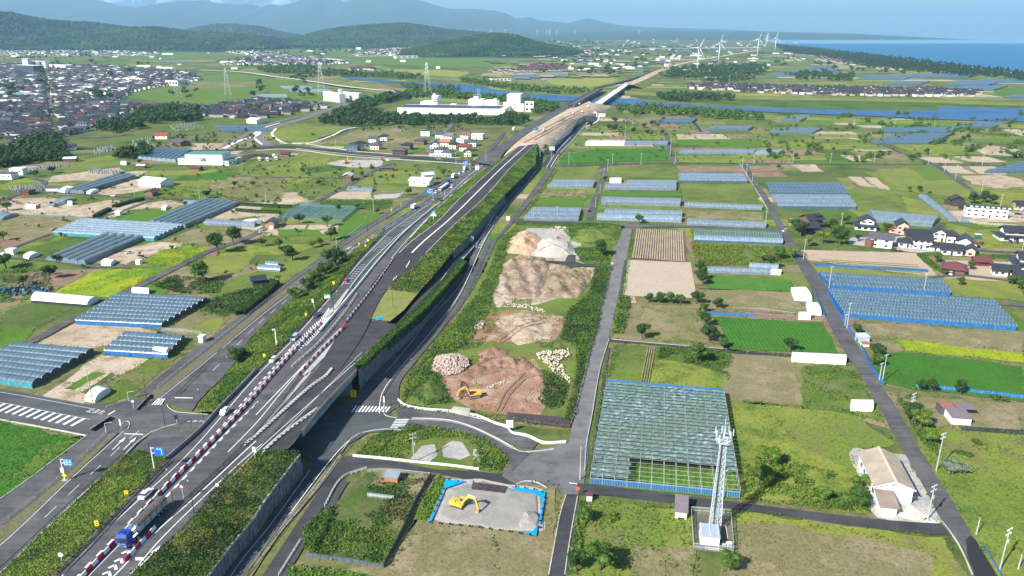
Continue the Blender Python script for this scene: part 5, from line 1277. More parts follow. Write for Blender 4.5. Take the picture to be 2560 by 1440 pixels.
block('long low hall with a dark red roof in the left town',345,214,400,216,24,6,CREAM,solid('dark_red_roof',(.16,.03,.04),.6));block('white gymnasium with a grey rear hall by the school yard',415,214,445,215,30,12,WHITEW,TILE_G,1,4);block('grey-roofed hall behind the gymnasium',445,214,478,213,20,9,solid('grey_hall',(.4,.45,.5),.7),TILE_G,1,6)
block('long cream retaining block in the middle of the left town',252,273,318,270,6,5,CREAM);block('white hall with open front in the left town',165,290,178,290,8,6)
block('white walled workshop at the near edge of the town',182,335,228,326,16,6,WHITEW,TILE_G,1,3);block('long teal roofed factory at the far left',-60,244,68,243,25,7,solid('teal_cladding',(.15,.35,.42),.6),solid('teal_roof',(.25,.42,.5),.6))
block('white hall beyond the paddy field',342,170,375,170,20,8,WHITEW);block('long white warehouse across the paddies',990,146,1045,145,30,10,WHITEW,None,1,4);block('white clinic building in the far town across the paddies',890,124,902,124,25,14)
block('white roofed farm hall by the river',1230,204,1278,203,20,7,WHITEW,TILE_R,1,5,name='farm_hall')
for(x_,y_,w_)in[(230,134,12),(290,131,22),(330,134,14),(405,137,28),(80,132,20),(550,158,30),(725,150,40),(760,146,26),(820,152,18),(1090,172,10),(915,156,12),(1000,155,14),(1620,122,20),(1560,132,18),(1700,117,30),(1390,105,22)]:
 block('long white shed on the far plain at the foot of the hills',x_,y_,x_+w_,y_,20,7,group='white sheds on the far plain')

# --- factory, flats, hall
W2=solid('factory_white',(.82,.82,.80),.7,var=.03)
fc=thing('factory','long white factory with rows of dark roof panels and white towers behind','factory',G(994,284));A=Vector(G(994,284));B=Vector(G(1262,288));a=math.atan2(B.y-A.y,B.x-A.x);fc.rotation_euler=(0,0,a);Lf=(B-A).length;sc_=Lf/268
BX((Lf/2,30,4.2),(Lf,60,8.4)).out('wall',W2,fc);BX((Lf/2,30,8.5),(Lf+.6,60.6,.4)).out('roof',CONC_W,fc)
SOL=solid('solar_panel',(.02,.025,.05),.25,var=.1,spec=.7)
for i in range(38):
 for j in range(2):
  p=MB();x0=4+i*(Lf-10)/38;p.box((x0,14+j*22,9.4),(2.2,19,.15),rz=-.25,ry=.25);p.out('roof_panel',SOL,fc)
for i in range(34):BX((5+i*(Lf-8)/34,-.06,3.4),(.7,.12,1.6)).out('window',WIN,fc)
for i in range(35):BX((2.5+i*(Lf-5)/34,-.08,4.2),(.25,.16,8.2)).out('pilaster',solid('pilaster_grey',(.6,.6,.6),.8),fc)
def fbox(x0,x1,y0,y1,z0,z1,nm='tower',m_=W2):
 z0=z0*.62 if z0>12 else z0;z1=z1*.62 if z1>12 else z1
 return BX(((x0+x1)/2*sc_,(y0+y1)/2,(z0+z1)/2),((x1-x0)*sc_,y1-y0,z1-z0)).out(nm,m_,fc)
fbox(32,64,64,90,0,20);fbox(64,76,64,95,0,31);fbox(60,75,70,90,20,34,'tower');fbox(158,195,64,90,0,27);fbox(196,222,66,92,0,24);fbox(222,232,66,92,0,22);fbox(170,182,66,80,27,33,'roof_house');fbox(258,292,64,100,0,40);fbox(250,276,60,64,0,22);fbox(280,302,58,68,0,18);fbox(110,125,64,75,0,15)
for i in range(5):
 for j in range(2):BX(((66+i*2.2)*sc_,63.9,16.8-j*3.6),(1.5*sc_,.2,2.2)).out('window',WIN,fc)
for i in range(4):
 for j in range(3):BX(((262+i*7)*sc_,63.9,9+j*5),(1.6*sc_,.2,1.6)).out('window',WIN,fc)
for i in range(5):BX(((162+i*6.5)*sc_,63.9,13),(2.5*sc_,.2,1.2)).out('window',WIN,fc)
TB(((226)*sc_,75,13.6),(226*sc_,75,18),3.5,3.5,12).out('tank',STEEL,fc);TB((63*sc_,80,21),(63*sc_,80,24),2.4,2.4,10).out('tank',W2,fc)
mb=MB();
for dx in(0,4):mb.tube(((180+dx)*sc_,72,20),((180+dx)*sc_,72,34),.25,n=4)
mb.out('mast',STEEL,fc);fr=MB()
for dx in(0,6,12,18):fr.tube(((170+dx)*sc_,70,16),((170+dx)*sc_,70,24),.25,n=4)
fr.beam((170*sc_,70,24),(190*sc_,70,24),.4,.4);fr.out('roof_frame',STEEL,fc)
block('white square tower block right of the factory among trees',1312,280,1334,280,14,15,W2,None,2,2,name='tower_block');block('low white annex by the factory tower',1283,272,1300,272,15,8,W2)
for i,(x0,y0,x1,y1)in enumerate([(809,251,822,253),(851,252,864,253)]):
 b_=block('%s of two white five-storey apartment blocks with balconies'%('left' if i==0 else 'right'),x0,y0,x1,y1,12,15.5,WHITEW,name='apartment_block',cat='apartment block')
 A=Vector(G(x0,y0));B=Vector(G(x1,y1));w_=(B-A).length
 # long balcony facade faces right
 L_=42 if i==0 else 34
 BX((w_+L_/2,6.5,7.6),(L_,11,15.2)).out('wall',solid('shade_white',(.74,.75,.76),.8),b_)  # dimmer, cooler copy of the white wall paints shade on this facade
 for f_ in range(5):
  for k in range(8):BX((w_+(k+.5)*L_/8,.95,1.8+f_*3),(L_/8*.6,.15,1.5)).out('window',WIN,b_)
  BX((w_+L_/2,.5,.9+f_*3),(L_,1.0,.9)).out('balcony',WHITEW,b_)
 if i==0:BX((w_+L_*.8,8,19),(7,6,7)).out('stair_tower',WHITEW,b_)

# --- green-roofed hall and sheds on the left
gr2=thing('hall','large white hall with a green roof in the left fields','hall',G(465,412));A=Vector(G(465,412));B=Vector(G(558,413));gr2.rotation_euler=(0,0,math.atan2(B.y-A.y,B.x-A.x));w_=(B-A).length
GRF=solid('green_roof',(.10,.24,.20),.6);BX((w_/2,10,5),(w_,20,10)).out('wall',WHITEW,gr2);BX((w_/2,10,10.1),(w_+.6,20.6,.3)).out('roof',GRF,gr2)
BX((-4,8,3),(8,14,6)).out('annex_wall',WHITEW,gr2);BX((-4,8,6.1),(8.4,14.4,.2)).out('annex_roof',GRF,gr2)
for x_ in(.72,.8):BX((w_+.05,8+8*(x_-.7)*10,7.5),(.1,2,1.4)).out('window',WIN,gr2)
for x_ in(3,6):BX((x_+6,-.05,6-0),(.5,.1,6)).out('downpipe',STEEL,gr2)
fr=MB();
for x_ in(w_*.36,w_*.5):
 for y_ in(-1,-3):fr.tube((x_,y_,0),(x_,y_,7),.15,n=4)
fr.beam((w_*.36,-2,7),(w_*.5,-2,7),.2,3);fr.beam((w_*.36,-3,3.5),(w_*.5,-3,7),.15,.15);fr.out('loading_frame',STEEL,gr2)
block('low green-roofed white annex in front of the hall',551,412,572,414,10,4,WHITEW,GRF,1,3,name='annex');block('grey low shed by the hall lorry yard',573,405,592,407,8,4,solid('grey_hall2',(.4,.45,.45),.7),solid('grey_green_roof',(.4,.48,.46),.6),name='shed',cat='shed')
def shed(label,ax,ay,bx,by,depth,h,rh,wm,rm,name='shed',cat='shed',kind='gable',door=None,wins=0,z=0.0):
 A=Vector(G(ax,ay,z));B=Vector(G(bx,by,z));w_=(B-A).length;a=math.atan2(B.y-A.y,B.x-A.x)
 root=thing(name,label,cat,(A.x,A.y,z),a);W_,R_=house_mesh(w_,depth,h,0,rh,kind)
 for mb,nm,m_ in((W_,'wall',wm),(R_,'roof',rm)):
  mb.v=[(v[0]+w_/2,v[1]+depth/2,v[2])for v in mb.v];mb.out(nm,m_,root)
 if door:BX((w_*door[0],-.04,door[2]/2),(door[1],.08,door[2])).out('door',door[3]if len(door)>3 else GLASS,root)
 for k in range(wins):BX(((k+.5)*w_/wins,-.05,h*.6),(1.3,.1,.9)).out('window',WIN,root)
 return root
shed('white steel workshop with pale roof and blue tank by the dark greenhouse',348,465,402,470,14,4.5,2.2,WHITEW,WHITE,'workshop','workshop',door=(.75,4,3,CREAM),wins=3)
BRICK=solid('brown_cladding',(.20,.11,.085),.85,var=.2)
shed('brown hut with a grey gable roof by the field track in the left meadow',858,454,878,454,10,5,1.5,BRICK,solid('grey_metal_roof',(.55,.55,.54),.5),'hut','hut',wins=2)
shed('long low brown shed with a grey roof by the bypass',950,428,982,428,6,3,1,WOOD,TILE_G,wins=2)
shed('brown gabled hut among trees below the bypass',702,392,722,392,7,3,1.6,BRICK,TILE_B,'hut','hut');shed('small brown hut near the green-roofed hall',478,427,498,428,6,2.6,1.4,BRICK,TILE_B,'hut','hut')
shed('pinkish brown gabled shed with a white door by the long white tunnel',663,573,686,573,9,4.2,1.5,solid('pink_cladding',(.38,.18,.14),.8),TILE_G,door=(.65,2.4,2.2,WHITEW));shed('brown hut with a rusty roof by the white truck track',362,491,382,492,7,3.2,1.6,BRICK,TILE_B,'hut','hut')
shed('dark red hut at the graveyard road corner',51,487,74,488,6,3.4,.8,solid('dark_red_cladding',(.14,.03,.035),.7),TILE_G,'hut','hut','flat');shed('brown open hut near the little white tunnel',343,421,362,421,4,2.6,1,WOOD,solid('pale_roof',(.5,.5,.46),.7),'hut','hut')
shed('dark hut by the parked white car under the trees',632,716,665,712,6,3,1.4,solid('dark_cladding2',(.05,.055,.06),.7),TILE,'hut','hut');shed('white box hut by the field track at the far left',15,638,34,638,4,3,.3,WHITEW,WHITE,'hut','hut','flat')
shed('small white cabinet hut in the bare corner by the frontage road',497,857,508,858,2.5,2.6,.2,WHITEW,WHITE,'cabinet','cabinet','flat');shed('small white cabinet by the mustard field',339,661,350,662,2,2.2,.2,WHITEW,WHITE,'cabinet','cabinet','flat');shed('white cabinet by the clipped hedge in the bare plots',288,538,300,539,3,2.6,.2,WHITEW,WHITE,'cabinet','cabinet','flat')
shed('white workshop with a stepped roof by the frontage road',1023,465,1073,467,15,4.5,1.6,WHITEW,WHITE,'workshop','workshop',door=(.5,5,3.4,WHITE),wins=2);shed('white gable hut behind the stepped workshop',1060,452,1084,450,6,5,1.5,WHITEW,WHITE,'hut','hut')
shed('white warehouse hall behind the town grove',617,308,642,310,16,5,2,WHITEW,CREAM,'warehouse','warehouse',wins=2);shed('red-roofed house by the cemetery wood',388,348,418,348,10,4.5,2.5,CREAM,solid('bright_red_roof',(.32,.06,.05),.6),'house','house',wins=2);shed('dark house with a grey roof at the edge of the cemetery wood',425,362,452,366,11,4,2,WOOD,TILE_G,'house','house')
shed('white house with dark roof by the graveyard at the left edge',-10,450,30,450,10,5,1.6,WHITEW,TILE_G,'house','house','flat',wins=3);shed('white flat building behind the left-edge house',25,438,58,438,8,5.5,.3,WHITEW,WHITE,'house','house','flat',wins=2);shed('white hut among the gravestones',115,478,145,478,6,3,.6,WHITEW,TILE_G,'hut','hut');shed('white tiled farmhouse on the edge of the dark wood',150,378,190,376,9,4,2.4,WHITEW,TILE,'house','house')
shed('small brown barn with pale roof on the wood edge',160,406,190,405,6,3.4,1.4,WOOD,solid('pale_tin',(.6,.6,.6),.5),'barn','barn')

# --- wind turbines and pylons
TWH=solid('turbine_grey_white',(.62,.64,.66),.5,var=.03)
def turbine(px,py,hh_,label,group=None,yaw=2.3,rot=0.3):
 x,y,_=G(px,py);t=thing('wind_turbine',label,'wind turbine',(x,y,0),yaw,group)
 k=hh_/78;TB((0,0,0),(0,0,hh_),2.6*k,1.5*k,12).out('tower',TWH,t,True);BX((0,1.5*k,hh_+1.6*k),(3.4*k,10*k,3.6*k)).out('nacelle',WHITE,t)
 for i in range(3):
  a=rot+i*2*math.pi/3;bl=MB();R_=38*k;c_,s_=math.sin(a),math.cos(a);px_,pz_=s_,-c_
  pts=[(0,1.2),(8,2.2),(20,1.7),(38,.4)];vs=[]
  for r_,w2 in pts:
   for sg in(-1,1):
    for yy in(-.25,.25):vs.append((c_*r_*k+sg*px_*w2*k*.5,-4.5*k+yy*k*1.6,hh_+1.6*k+s_*r_*k+sg*pz_*w2*k*.5))
  fs=[]
  for j in range(3):b_=j*4;fs+=[(b_,b_+4,b_+6,b_+2),(b_+1,b_+3,b_+7,b_+5),(b_,b_+1,b_+5,b_+4),(b_+2,b_+6,b_+7,b_+3)]
  bl.add(vs,fs);bl.out('blade',TWH,t)
 TB((0,-5.5*k,hh_+1.6*k),(0,-3.6*k,hh_+1.6*k),1.2*k,1.8*k,10).out('hub',WHITE,t)
turbine(1743,177,68,'tallest-looking white wind turbine, nearest by the new road',yaw=2.4,rot=-.5);turbine(1796,158,72,'second white wind turbine by the new road',yaw=2.3,rot=-.25);turbine(1893,140,78,'third wind turbine near the elevated road curve',yaw=2.3,rot=-.3)
turbine(1914,118,70,'left one of two distant wind turbines behind the third',yaw=2.3,rot=.1);turbine(1917,112,80,'right one of two distant wind turbines behind the third',yaw=2.3,rot=-.2);turbine(1937,129,78,'wind turbine closest to the sea by the white hall',yaw=2.3,rot=-.2)
for i,x_ in enumerate((1148,1156,1175,1191,1227,1263,1343,1367,1374,1391,1437,1597)):
 D_=9800;X_=(x_-CX)/FPX*D_*1.0;
 x,y,_=G(x_,97);
 turbine(x_,94 if x_>1300 else 95,115 if x_<1500 else 105,'tiny white wind turbine in the row on the far plateau','wind turbines on the far plateau',yaw=RU(1.5,3),rot=RU(0,2))
def pylon(px,py,h,label):
 x,y,_=G(px,py);t=thing('power_pylon',label,'pylon',(x,y,0),.4);L_=MB();b=h*.11;tw=h*.02
 for sx_,sy_ in((1,1),(1,-1),(-1,1),(-1,-1)):TB((sx_*b,sy_*b,0),(sx_*tw,sy_*tw,h),.28,.16,4).out('leg',STEEL,t)
 for k in range(9):
  z0,z1=h*k/9,h*(k+1)/9;w0=b+(tw-b)*k/9;w1=b+(tw-b)*(k+1)/9
  for sg in(1,-1):
   L_.tube((-w0,sg*w0,z0),(w1,sg*w1,z1),.12,n=3);L_.tube((w0,sg*w0,z0),(-w1,sg*w1,z1),.12,n=3);L_.tube((sg*w0,-w0,z0),(sg*w1,w1,z1),.12,n=3)
 tag(L_.out('bracing',STEEL,t),kind='stuff')
 for z_ in(.72,.82,.92):BM((-h*.11,0,h*z_),(h*.11,0,h*z_),.3,.3).out('crossarm',STEEL,t)
pylon(804,236,62,'lattice power pylon behind the white apartment blocks');pylon(1069,240,62,'lattice power pylon behind the factory left tower');pylon(446,243,56,'lattice power pylon standing in the paddy field at the left');pylon(570,238,52,'lattice power pylon by the shrubs in the paddy field')

# --- river bridges
def bridge(label,p0,p1,w_,z0,z1,gm,dm,npier,gh_=3,name='bridge'):
 A=Vector(G(*p0,z0));B=Vector(G(*p1,z1));t=thing(name,label,'bridge',(A.x,A.y,0),0);o_=Vector((A.x,A.y,0));A2=A-o_;B2=B-o_;d=(B2-A2).normalized();s_=Vector((-d.y,d.x,0)).normalized()
 BM(A2,B2,w_,.5).out('deck',dm,t)
 for k in(-1,1):q=s_*(w_/2-.6)*k-Vector((0,0,gh_/2+.3));BM(A2+q,B2+q,.6,gh_).out('girder',gm,t)
 for k in(-1,1):q=s_*(w_/2+.1)*k+Vector((0,0,.7));BM(A2+q,B2+q,.25,1.0).out('parapet',dm,t)
 for i in range(npier):
  c_=A2.lerp(B2,(i+.6)/(npier+.2));zt=c_.z-gh_-.3
  BX((c_.x,c_.y,zt/2),(w_*.55,3,zt),math.atan2(s_.y,s_.x)).out('pier',CONC,t);BX((c_.x,c_.y,zt-.8),(w_*.9,3.4,1.6),math.atan2(s_.y,s_.x)).out('pier_cap',CONC,t)
 return t
GIRB=solid('girder_blue',(.04,.13,.26),.5,var=.15);GIRG=solid('girder_grey_blue',(.10,.15,.24),.6,var=.15)
bridge('new bridge with blue steel girders and an unfinished white deck',(1497,258),(1571,207),13,8,8,GIRB,CONC_W,2,3.5)
bridge('older grey highway bridge left of the blue girder bridge',(1428,262),(1500,221),12,8,8,GIRG,ASPH,4,3)
bridge('long pale elevated road on the plain towards the far turbines',(1600,121),(1900,119),12,12,14,CONC,CONC_W,8,2,name='elevated_road')
bridge('teal arched river bridge far off at the left',(385,153),(478,152),10,8,8,solid('teal_steel',(.1,.3,.34),.6),CONC,4,3)
# --- near buildings and the village on the right
def hgt(px,py,pyt,z=0.0):
 X,Y,_=G(px,py,z);y=-(pyt-CY)/FPX
 return HC+Y*(_u[2]*y+_f[2])/(_u[1]*y+_f[1])
def trad(label,ax,ay,bx,by,depth,wm=WHITEW,rm=TILE,h1=2.7,h2=1.7,frac=.66,off=.5,roof2='gable'):
 A=Vector(G(ax,ay));B=Vector(G(bx,by));w_=(B-A).length;a=math.atan2(B.y-A.y,B.x-A.x)
 root=thing('house',label,'house',(A.x,A.y,0),a)
 def put(mb,cx_,cy_,nm,m_,z=0):
  mb.v=[(v[0]+cx_,v[1]+cy_,v[2]+z)for v in mb.v];return mb.out(nm,m_,root)
 W_,R_=house_mesh(w_,depth,h1,1.2,1.9,'hip');put(W_,w_/2,depth/2,'wall',wm);put(R_,w_/2,depth/2,'lower_roof',rm)
 W_,R_=house_mesh(w_*frac,depth*.7,h2+1.2,1.3,2.8,roof2);put(W_,w_*off,depth/2,'upper_wall',wm,h1-.2);r=put(R_,w_*off,depth/2,'upper_roof',rm,h1-.2)
 L_=w_*frac/2
 if roof2=='gable' and w_*frac>=depth*.7:BM((w_*off-L_-.5,depth/2,h1+h2+3.95),(w_*off+L_+.5,depth/2,h1+h2+3.95),.35,.35).out('ridge_cap',TILE_G,r)
 for k in range(3):BX((w_*(.2+.3*k),-.04,1.4),(w_*.17,.1,1.7)).out('window',WIN,root)
 for k in range(2):BX((w_*off+(k-.5)*w_*frac*.45,depth*.15-.04,h1+2.2),(w_*frac*.25,.1,1.1)).out('window',WIN,root)
 return root
def fbld(label,ax,ay,bx,by,depth,h,rh,wm,rm,kind='gable',wins=3,st=2,name='house',cat='house',door=True):
 A=Vector(G(ax,ay));B=Vector(G(bx,by));w_=(B-A).length;a=math.atan2(B.y-A.y,B.x-A.x)
 h*=.9 if kind !='flat' else 1;rh+=.5 if kind !='flat' else 0
 root=thing(name,label,cat,(A.x,A.y,0),a);W_,R_=house_mesh(w_,depth,h,1.15 if kind !='flat' else .4,rh,kind)
 for mb,nm,m_ in((W_,'wall',wm),(R_,'roof',rm)):mb.v=[(v[0]+w_/2,v[1]+depth/2,v[2])for v in mb.v];mb.out(nm,m_,root)
 for s_ in range(st):
  for k in range(wins):
   if s_==0 and k==wins//2 and door:BX(((k+.5)*w_/wins,-.04,1.05),(1.1,.1,2.1)).out('door',GLASS,root)
   else:BX(((k+.5)*w_/wins,-.04,1.5+s_*2.8),(min(1.8,w_/wins*.5),.1,1.2)).out('window',WIN,root)
  for k in range(max(1,int(depth/4))):BX((-.04 if A.x>0 else w_+.04,(k+.5)*depth/max(1,int(depth/4)),1.5+s_*2.8),(.1,1.3,1.1)).out('window',WIN,root)
 return root
PINK=solid('pink_render',(.62,.42,.33),.85,var=.08);MAROON=solid('maroon_metal_roof',(.15,.05,.05),.45,var=.1);DKWOOD=solid('charred_timber',(.055,.04,.035),.9,var=.3)
h=trad('large dark-tiled farmhouse with solar panels behind the round trees',2018,574,2068,570,13,WOOD);
for k in range(3):BX((9+k*2.0,4.2,7.9),(1.8,2.6,.1)).out('solar_panel',SOL,h)
trad('low dark-roofed outbuilding in front of the solar farmhouse among trees',2003,588,2058,587,7,WOOD,h1=2.4,h2=1,frac=.5)
trad('dark-tiled farmhouse in front of the long clear greenhouse',2137,574,2190,578,12,WHITEW,off=.55)
fbld('tall pinkish narrow house with a dark gable roof',2240,586,2268,588,9,6.5,2.2,PINK,TILE,wins=2);fbld('red-roofed lean-to by the pinkish narrow house',2223,582,2240,583,6,2.6,1,PINK,solid('bright_red_roof',(.32,.06,.05),.6),st=1,wins=1,door=False)
wm_=fbld('white modern house with a dark panelled roof and a brown rounded corner',2172,616,2228,623,9,6.3,1.6,WHITEW,TILE_G,wins=2,door=False);TB((0,0,0),(0,0,4.4),2.4,n=14).out('rounded_corner',WOOD,wm_)
fbld('small white house with a dark hip roof right of the modern house',2244,617,2277,621,8,3.4,1.8,WHITEW,TILE,'hip',2,1);b_=fbld('white two-storey house with a balcony and dark tiled roof',2280,621,2325,625,9,6,2.2,WHITEW,TILE,'gable',3,2);BX((6.5,-.7,3.4),(7,1.2,1)).out('balcony',WHITE,b_)
fbld('long low barn with a dark tiled roof behind the balcony house',2268,597,2322,600,9,3,2,WOOD,TILE,wins=3,st=1);fbld('pale gabled house right of the long dark barn',2330,602,2362,605,10,5.5,2.4,CREAM,TILE,wins=2);fbld('dark-roofed white house behind the corner group',2366,606,2392,608,8,5,2,WHITEW,TILE,'hip',2)
fbld('dark-roofed house with a skylight at the right of the corner group',2392,618,2426,622,10,4.2,2.2,WHITEW,TILE,wins=2,st=1);fbld('long white storehouse with a dark tiled roof, front of the corner group',2352,636,2405,640,8,3.6,1.9,WHITEW,TILE,wins=3,st=1);fbld('pink-walled shed with a dark roof at the front corner',2412,640,2436,643,8,3.8,1.8,PINK,TILE,wins=1,st=1,door=False)
fbld('small tiled outhouse between the white storehouse and the balcony house',2326,627,2350,629,6,3,1.5,WHITEW,TILE,'hip',1,1);fbld('little red-roofed shed by the farm lane',2425,620,2441,622,5,2.6,.8,PINK,TILE_R,wins=1,st=1)
fbld('black timber barn with a tiled roof by the clipped trees',2378,515,2409,517,9,5.2,2,DKWOOD,TILE,wins=2);fbld('lower wing of the black timber barn',2360,510,2378,513,9,3.2,1.6,DKWOOD,TILE,wins=1,st=1)
b_=fbld('long white terrace house with a row of roof vents',2412,540,2518,548,9,6.2,.3,WHITEW,TILE,'flat',6,2)
for k in range(11):BX((3+k*3.2,1.2,6.9),(1.6,1.8,.5)).out('roof_vent',WHITE,b_)
fbld('brown-walled hut with a dark roof cut by the right edge',2542,524,2580,526,9,3.6,1.8,PINK,TILE,st=1);trad('white farmhouse with dark roofs and black cars before it at the right edge',2500,602,2580,606,12)
fbld('maroon-roofed open garage among clipped shrubs',2357,683,2410,690,11,3.2,2.2,WOOD,MAROON,'hip',1,1,'garage','garage');fbld('small maroon shed with red doors by the black roof',2438,665,2474,667,7,3,1.2,solid('dark_red_cladding',(.14,.03,.035),.7),MAROON,wins=2,st=1,name='shed',cat='shed',door=False)
fbld('long black-roofed farmhouse wing at the right edge',2482,688,2545,694,9,3.2,1.8,WHITEW,TILE,wins=4,st=1);trad('large black-roofed farmhouse cut by the right edge',2535,672,2620,680,14);fbld('black gable-roofed storehouse nearest the right edge',2536,708,2600,715,10,3.4,2.2,DKWOOD,TILE,wins=2,st=1)
b_=shed('small blue framed shelter panel on the lawn',2439,599,2451,599,1.5,3,.3,GREENNET,WHITE,'shelter','shelter','flat')
# white warehouse lower right
A=Vector(G(2182,1254));B=Vector(G(2277,1265));Bk=Vector(G(2141,1167));w_=(B-A).length;dp=(Bk-A).length;a=math.atan2(B.y-A.y,B.x-A.x);a2=math.atan2(Bk.y-A.y,Bk.x-A.x)-math.pi/2;a=(a+a2)/2
wh=thing('warehouse','white warehouse with a long beige ribbed gable roof by the country road','warehouse',tuple(A),a)
BEI=solid('beige_slate_roof',(.36,.30,.235),.85,var=.16,vs=.25,bump=.2);HE=4.8;RH=1.9
wl=MB();wl.box((w_/2,dp/2,HE/2),(w_,dp,HE));wl.add([(0,0,HE),(w_,0,HE),(w_/2,0,HE+RH)],[(0,1,2)]);wl.add([(0,dp,HE),(w_,dp,HE),(w_/2,dp,HE+RH)],[(0,2,1)]);wl.out('wall',WHITEW,wh)
for sd_ in(0,1):
 rf=MB();x0=-.5 if sd_==0 else w_+.5;z0=HE-.15
 rf.add([(x0,-.5,z0),(w_/2,-.5,HE+RH),(w_/2,dp+.5,HE+RH),(x0,dp+.5,z0),(x0,-.5,z0+.2),(w_/2,-.5,HE+RH+.2),(w_/2,dp+.5,HE+RH+.2),(x0,dp+.5,z0+.2)],
           [(0,3,2,1),(4,5,6,7),(0,1,5,4),(2,3,7,6),(3,0,4,7)]if sd_==0 else[(0,1,2,3),(4,7,6,5),(0,4,5,1),(2,6,7,3),(3,7,4,0)]);ro=rf.out('roof',BEI,wh)
 rb=MB()
 for k in range(26):
  y_=-.4+(dp+.8)*k/25;rb.beam((x0,y_,z0+.22),(w_/2,y_,HE+RH+.22),.06,.06)
 tag(rb.out('ribs',BEI,ro),kind='stuff')
BM((w_/2,-.5,HE+RH+.32),(w_/2,dp+.5,HE+RH+.32),.7,.12).out('ridge_cap',solid('ridge_cream',(.6,.5,.36),.8),wh)
BM((-.5,-.52,HE+.05),(w_/2,-.52,HE+RH+.15),.1,.3).out('barge_board',WHITE,wh);BM((w_+.5,-.52,HE+.05),(w_/2,-.52,HE+RH+.15),.1,.3).out('barge_board',WHITE,wh)
BX((w_*.66,-.05,1.7),(w_*.42,.1,3.4)).out('shutter_door',solid('shutter',(.7,.71,.72),.5),wh);BX((w_/2,-.05,HE+.9),(1.4,.1,.6)).out('gable_vent',STEEL,wh)
for k in(.08,.3,.62,.82):
 o=BX((-.05,dp*k,2.6),(.1,1.5,1.2)).out('window',WIN,wh);BX((-.1,dp*k,2.6),(.06,1.7,.08)).out('frame',STEEL,o)
for k in(.2,.5,.75):TB((-.15,dp*k,0),(-.15,dp*k,HE),.07,n=5).out('downpipe',STEEL,wh)
BX((w_+.6,1.2,2.2),(1.2,1.6,.12)).out('side_canopy',TILE_G,wh)
A3=Vector(G(2198,1289));B3=Vector(G(2238,1291));wa=(B3-A3).length;an=thing('annex','small white annex with a brown sloping roof against the warehouse front','annex',tuple(A3),a)
dpa=((A-A3).length)-.3;MB().add([(0,0,0),(wa,0,0),(wa,dpa,0),(0,dpa,0),(0,0,2.9),(wa,0,2.9),(wa,dpa,4.1),(0,dpa,4.1)],[(0,3,2,1),(0,1,5,4),(1,2,6,5),(3,0,4,7),(2,3,7,6)]).out('wall',WHITEW,an)
MB().add([(-.4,-.5,2.85),(wa+.4,-.5,2.85),(wa+.4,dpa,4.15),(-.4,dpa,4.15),(-.4,-.5,3.0),(wa+.4,-.5,3.0),(wa+.4,dpa,4.3),(-.4,dpa,4.3)],[(0,3,2,1),(4,5,6,7),(0,1,5,4),(1,2,6,5),(2,3,7,6),(3,0,4,7)]).out('roof',solid('brown_slate_roof',(.27,.21,.17),.85,var=.16,vs=.3,bump=.2),an)
for k in(.3,.65):BX((wa*k,-.3,.15),(1.2,.5,.3)).out('white_block',WHITE,an)
sheet('concrete_apron',X('2238 1290 2278 1266 2335 1300 2352 1308 2300 1306'),solid('pale_apron',(.52,.50,.46),.9,var=.15,vs=.5),z=.36)
# sheds
def mono(label,ax,ay,bx,by,depth,h0,h1,wm,rm,ov=.4,name='shed',cat='shed',z=0.0):
 A=Vector(G(ax,ay,z));B=Vector(G(bx,by,z));w_=(B-A).length;s_=thing(name,label,cat,tuple(A),math.atan2(B.y-A.y,B.x-A.x))
 MB().add([(0,0,0),(w_,0,0),(w_,depth,0),(0,depth,0),(0,0,h0),(w_,0,h0),(w_,depth,h1),(0,depth,h1)],[(0,3,2,1),(0,1,5,4),(1,2,6,5),(3,0,4,7),(2,3,7,6)]).out('wall',wm,s_)
 MB().add([(-ov,-ov,h0),(w_+ov,-ov,h0),(w_+ov,depth+ov,h1),(-ov,depth+ov,h1),(-ov,-ov,h0+.12),(w_+ov,-ov,h0+.12),(w_+ov,depth+ov,h1+.12),(-ov,depth+ov,h1+.12)],[(0,3,2,1),(4,5,6,7),(0,1,5,4),(1,2,6,5),(2,3,7,6),(3,0,4,7)]).out('roof',rm,s_)
 return s_
MAUVE=solid('mauve_metal_roof',(.19,.155,.165),.6,var=.1)
s_=mono('small cream shed with a big mauve sloping roof by the back road',1687,1297,1716,1301,5.5,2.3,3.6,CREAM,MAUVE,.3);BX((1.6,-.05,.4),(1.6,.1,.4)).out('shelf',BLACK,s_)
mono('tiny white pump hut with a red roof at the road corner',1466,1254,1480,1255,1.3,1.8,1.9,WHITEW,MAROON,.15,'hut','hut');sh_=mono('white-fronted shed with a mauve roof and rusty rear lean-to in the gardens',2378,1062,2426,1065,6,2.6,3.0,WHITEW,MAUVE,.3);BX((2.5,8.5,1.3),(7,4,2.6)).out('rear_wall',TILE_G,sh_);BX((1.5,8.5,2.75),(4,4.4,.15)).out('rusty_roof',solid('rust_stripes',(.34,.12,.08),.8,var=.4,vs=1.5),sh_);BX((7,8.5,2.75),(6,4.4,.15)).out('rear_roof',MAUVE,sh_)
mono('grey corrugated tin shed by the blue net fence',2147,858,2173,858,4,2.6,2.8,solid('grey_tin',(.42,.46,.48),.5,var=.2,vs=1),solid('pale_blue_tin',(.5,.58,.62),.5),.15);mono('low scrap hut with rusty red roof by the tin shed',2157,868,2174,868,2.5,1.2,1.3,WHITEW,solid('rust_stripes',(.34,.12,.08),.8),.1,'hut','hut')
mono('orange timber garden shed with a blue-grey tin roof',961,1208,994,1211,3,2.0,2.3,solid('orange_timber',(.42,.18,.09),.85,var=.3),solid('blue_grey_tin',(.24,.30,.33),.5),.2);gh('low torn film tunnel among the weeds of the garden plot',X('919 1244 984 1252 985 1244 921 1237'),1,'AB',film('torn_white',(.4,.48,.46),.5),.6,.5,hoop=1,name='low_tunnel',cat='low tunnel')
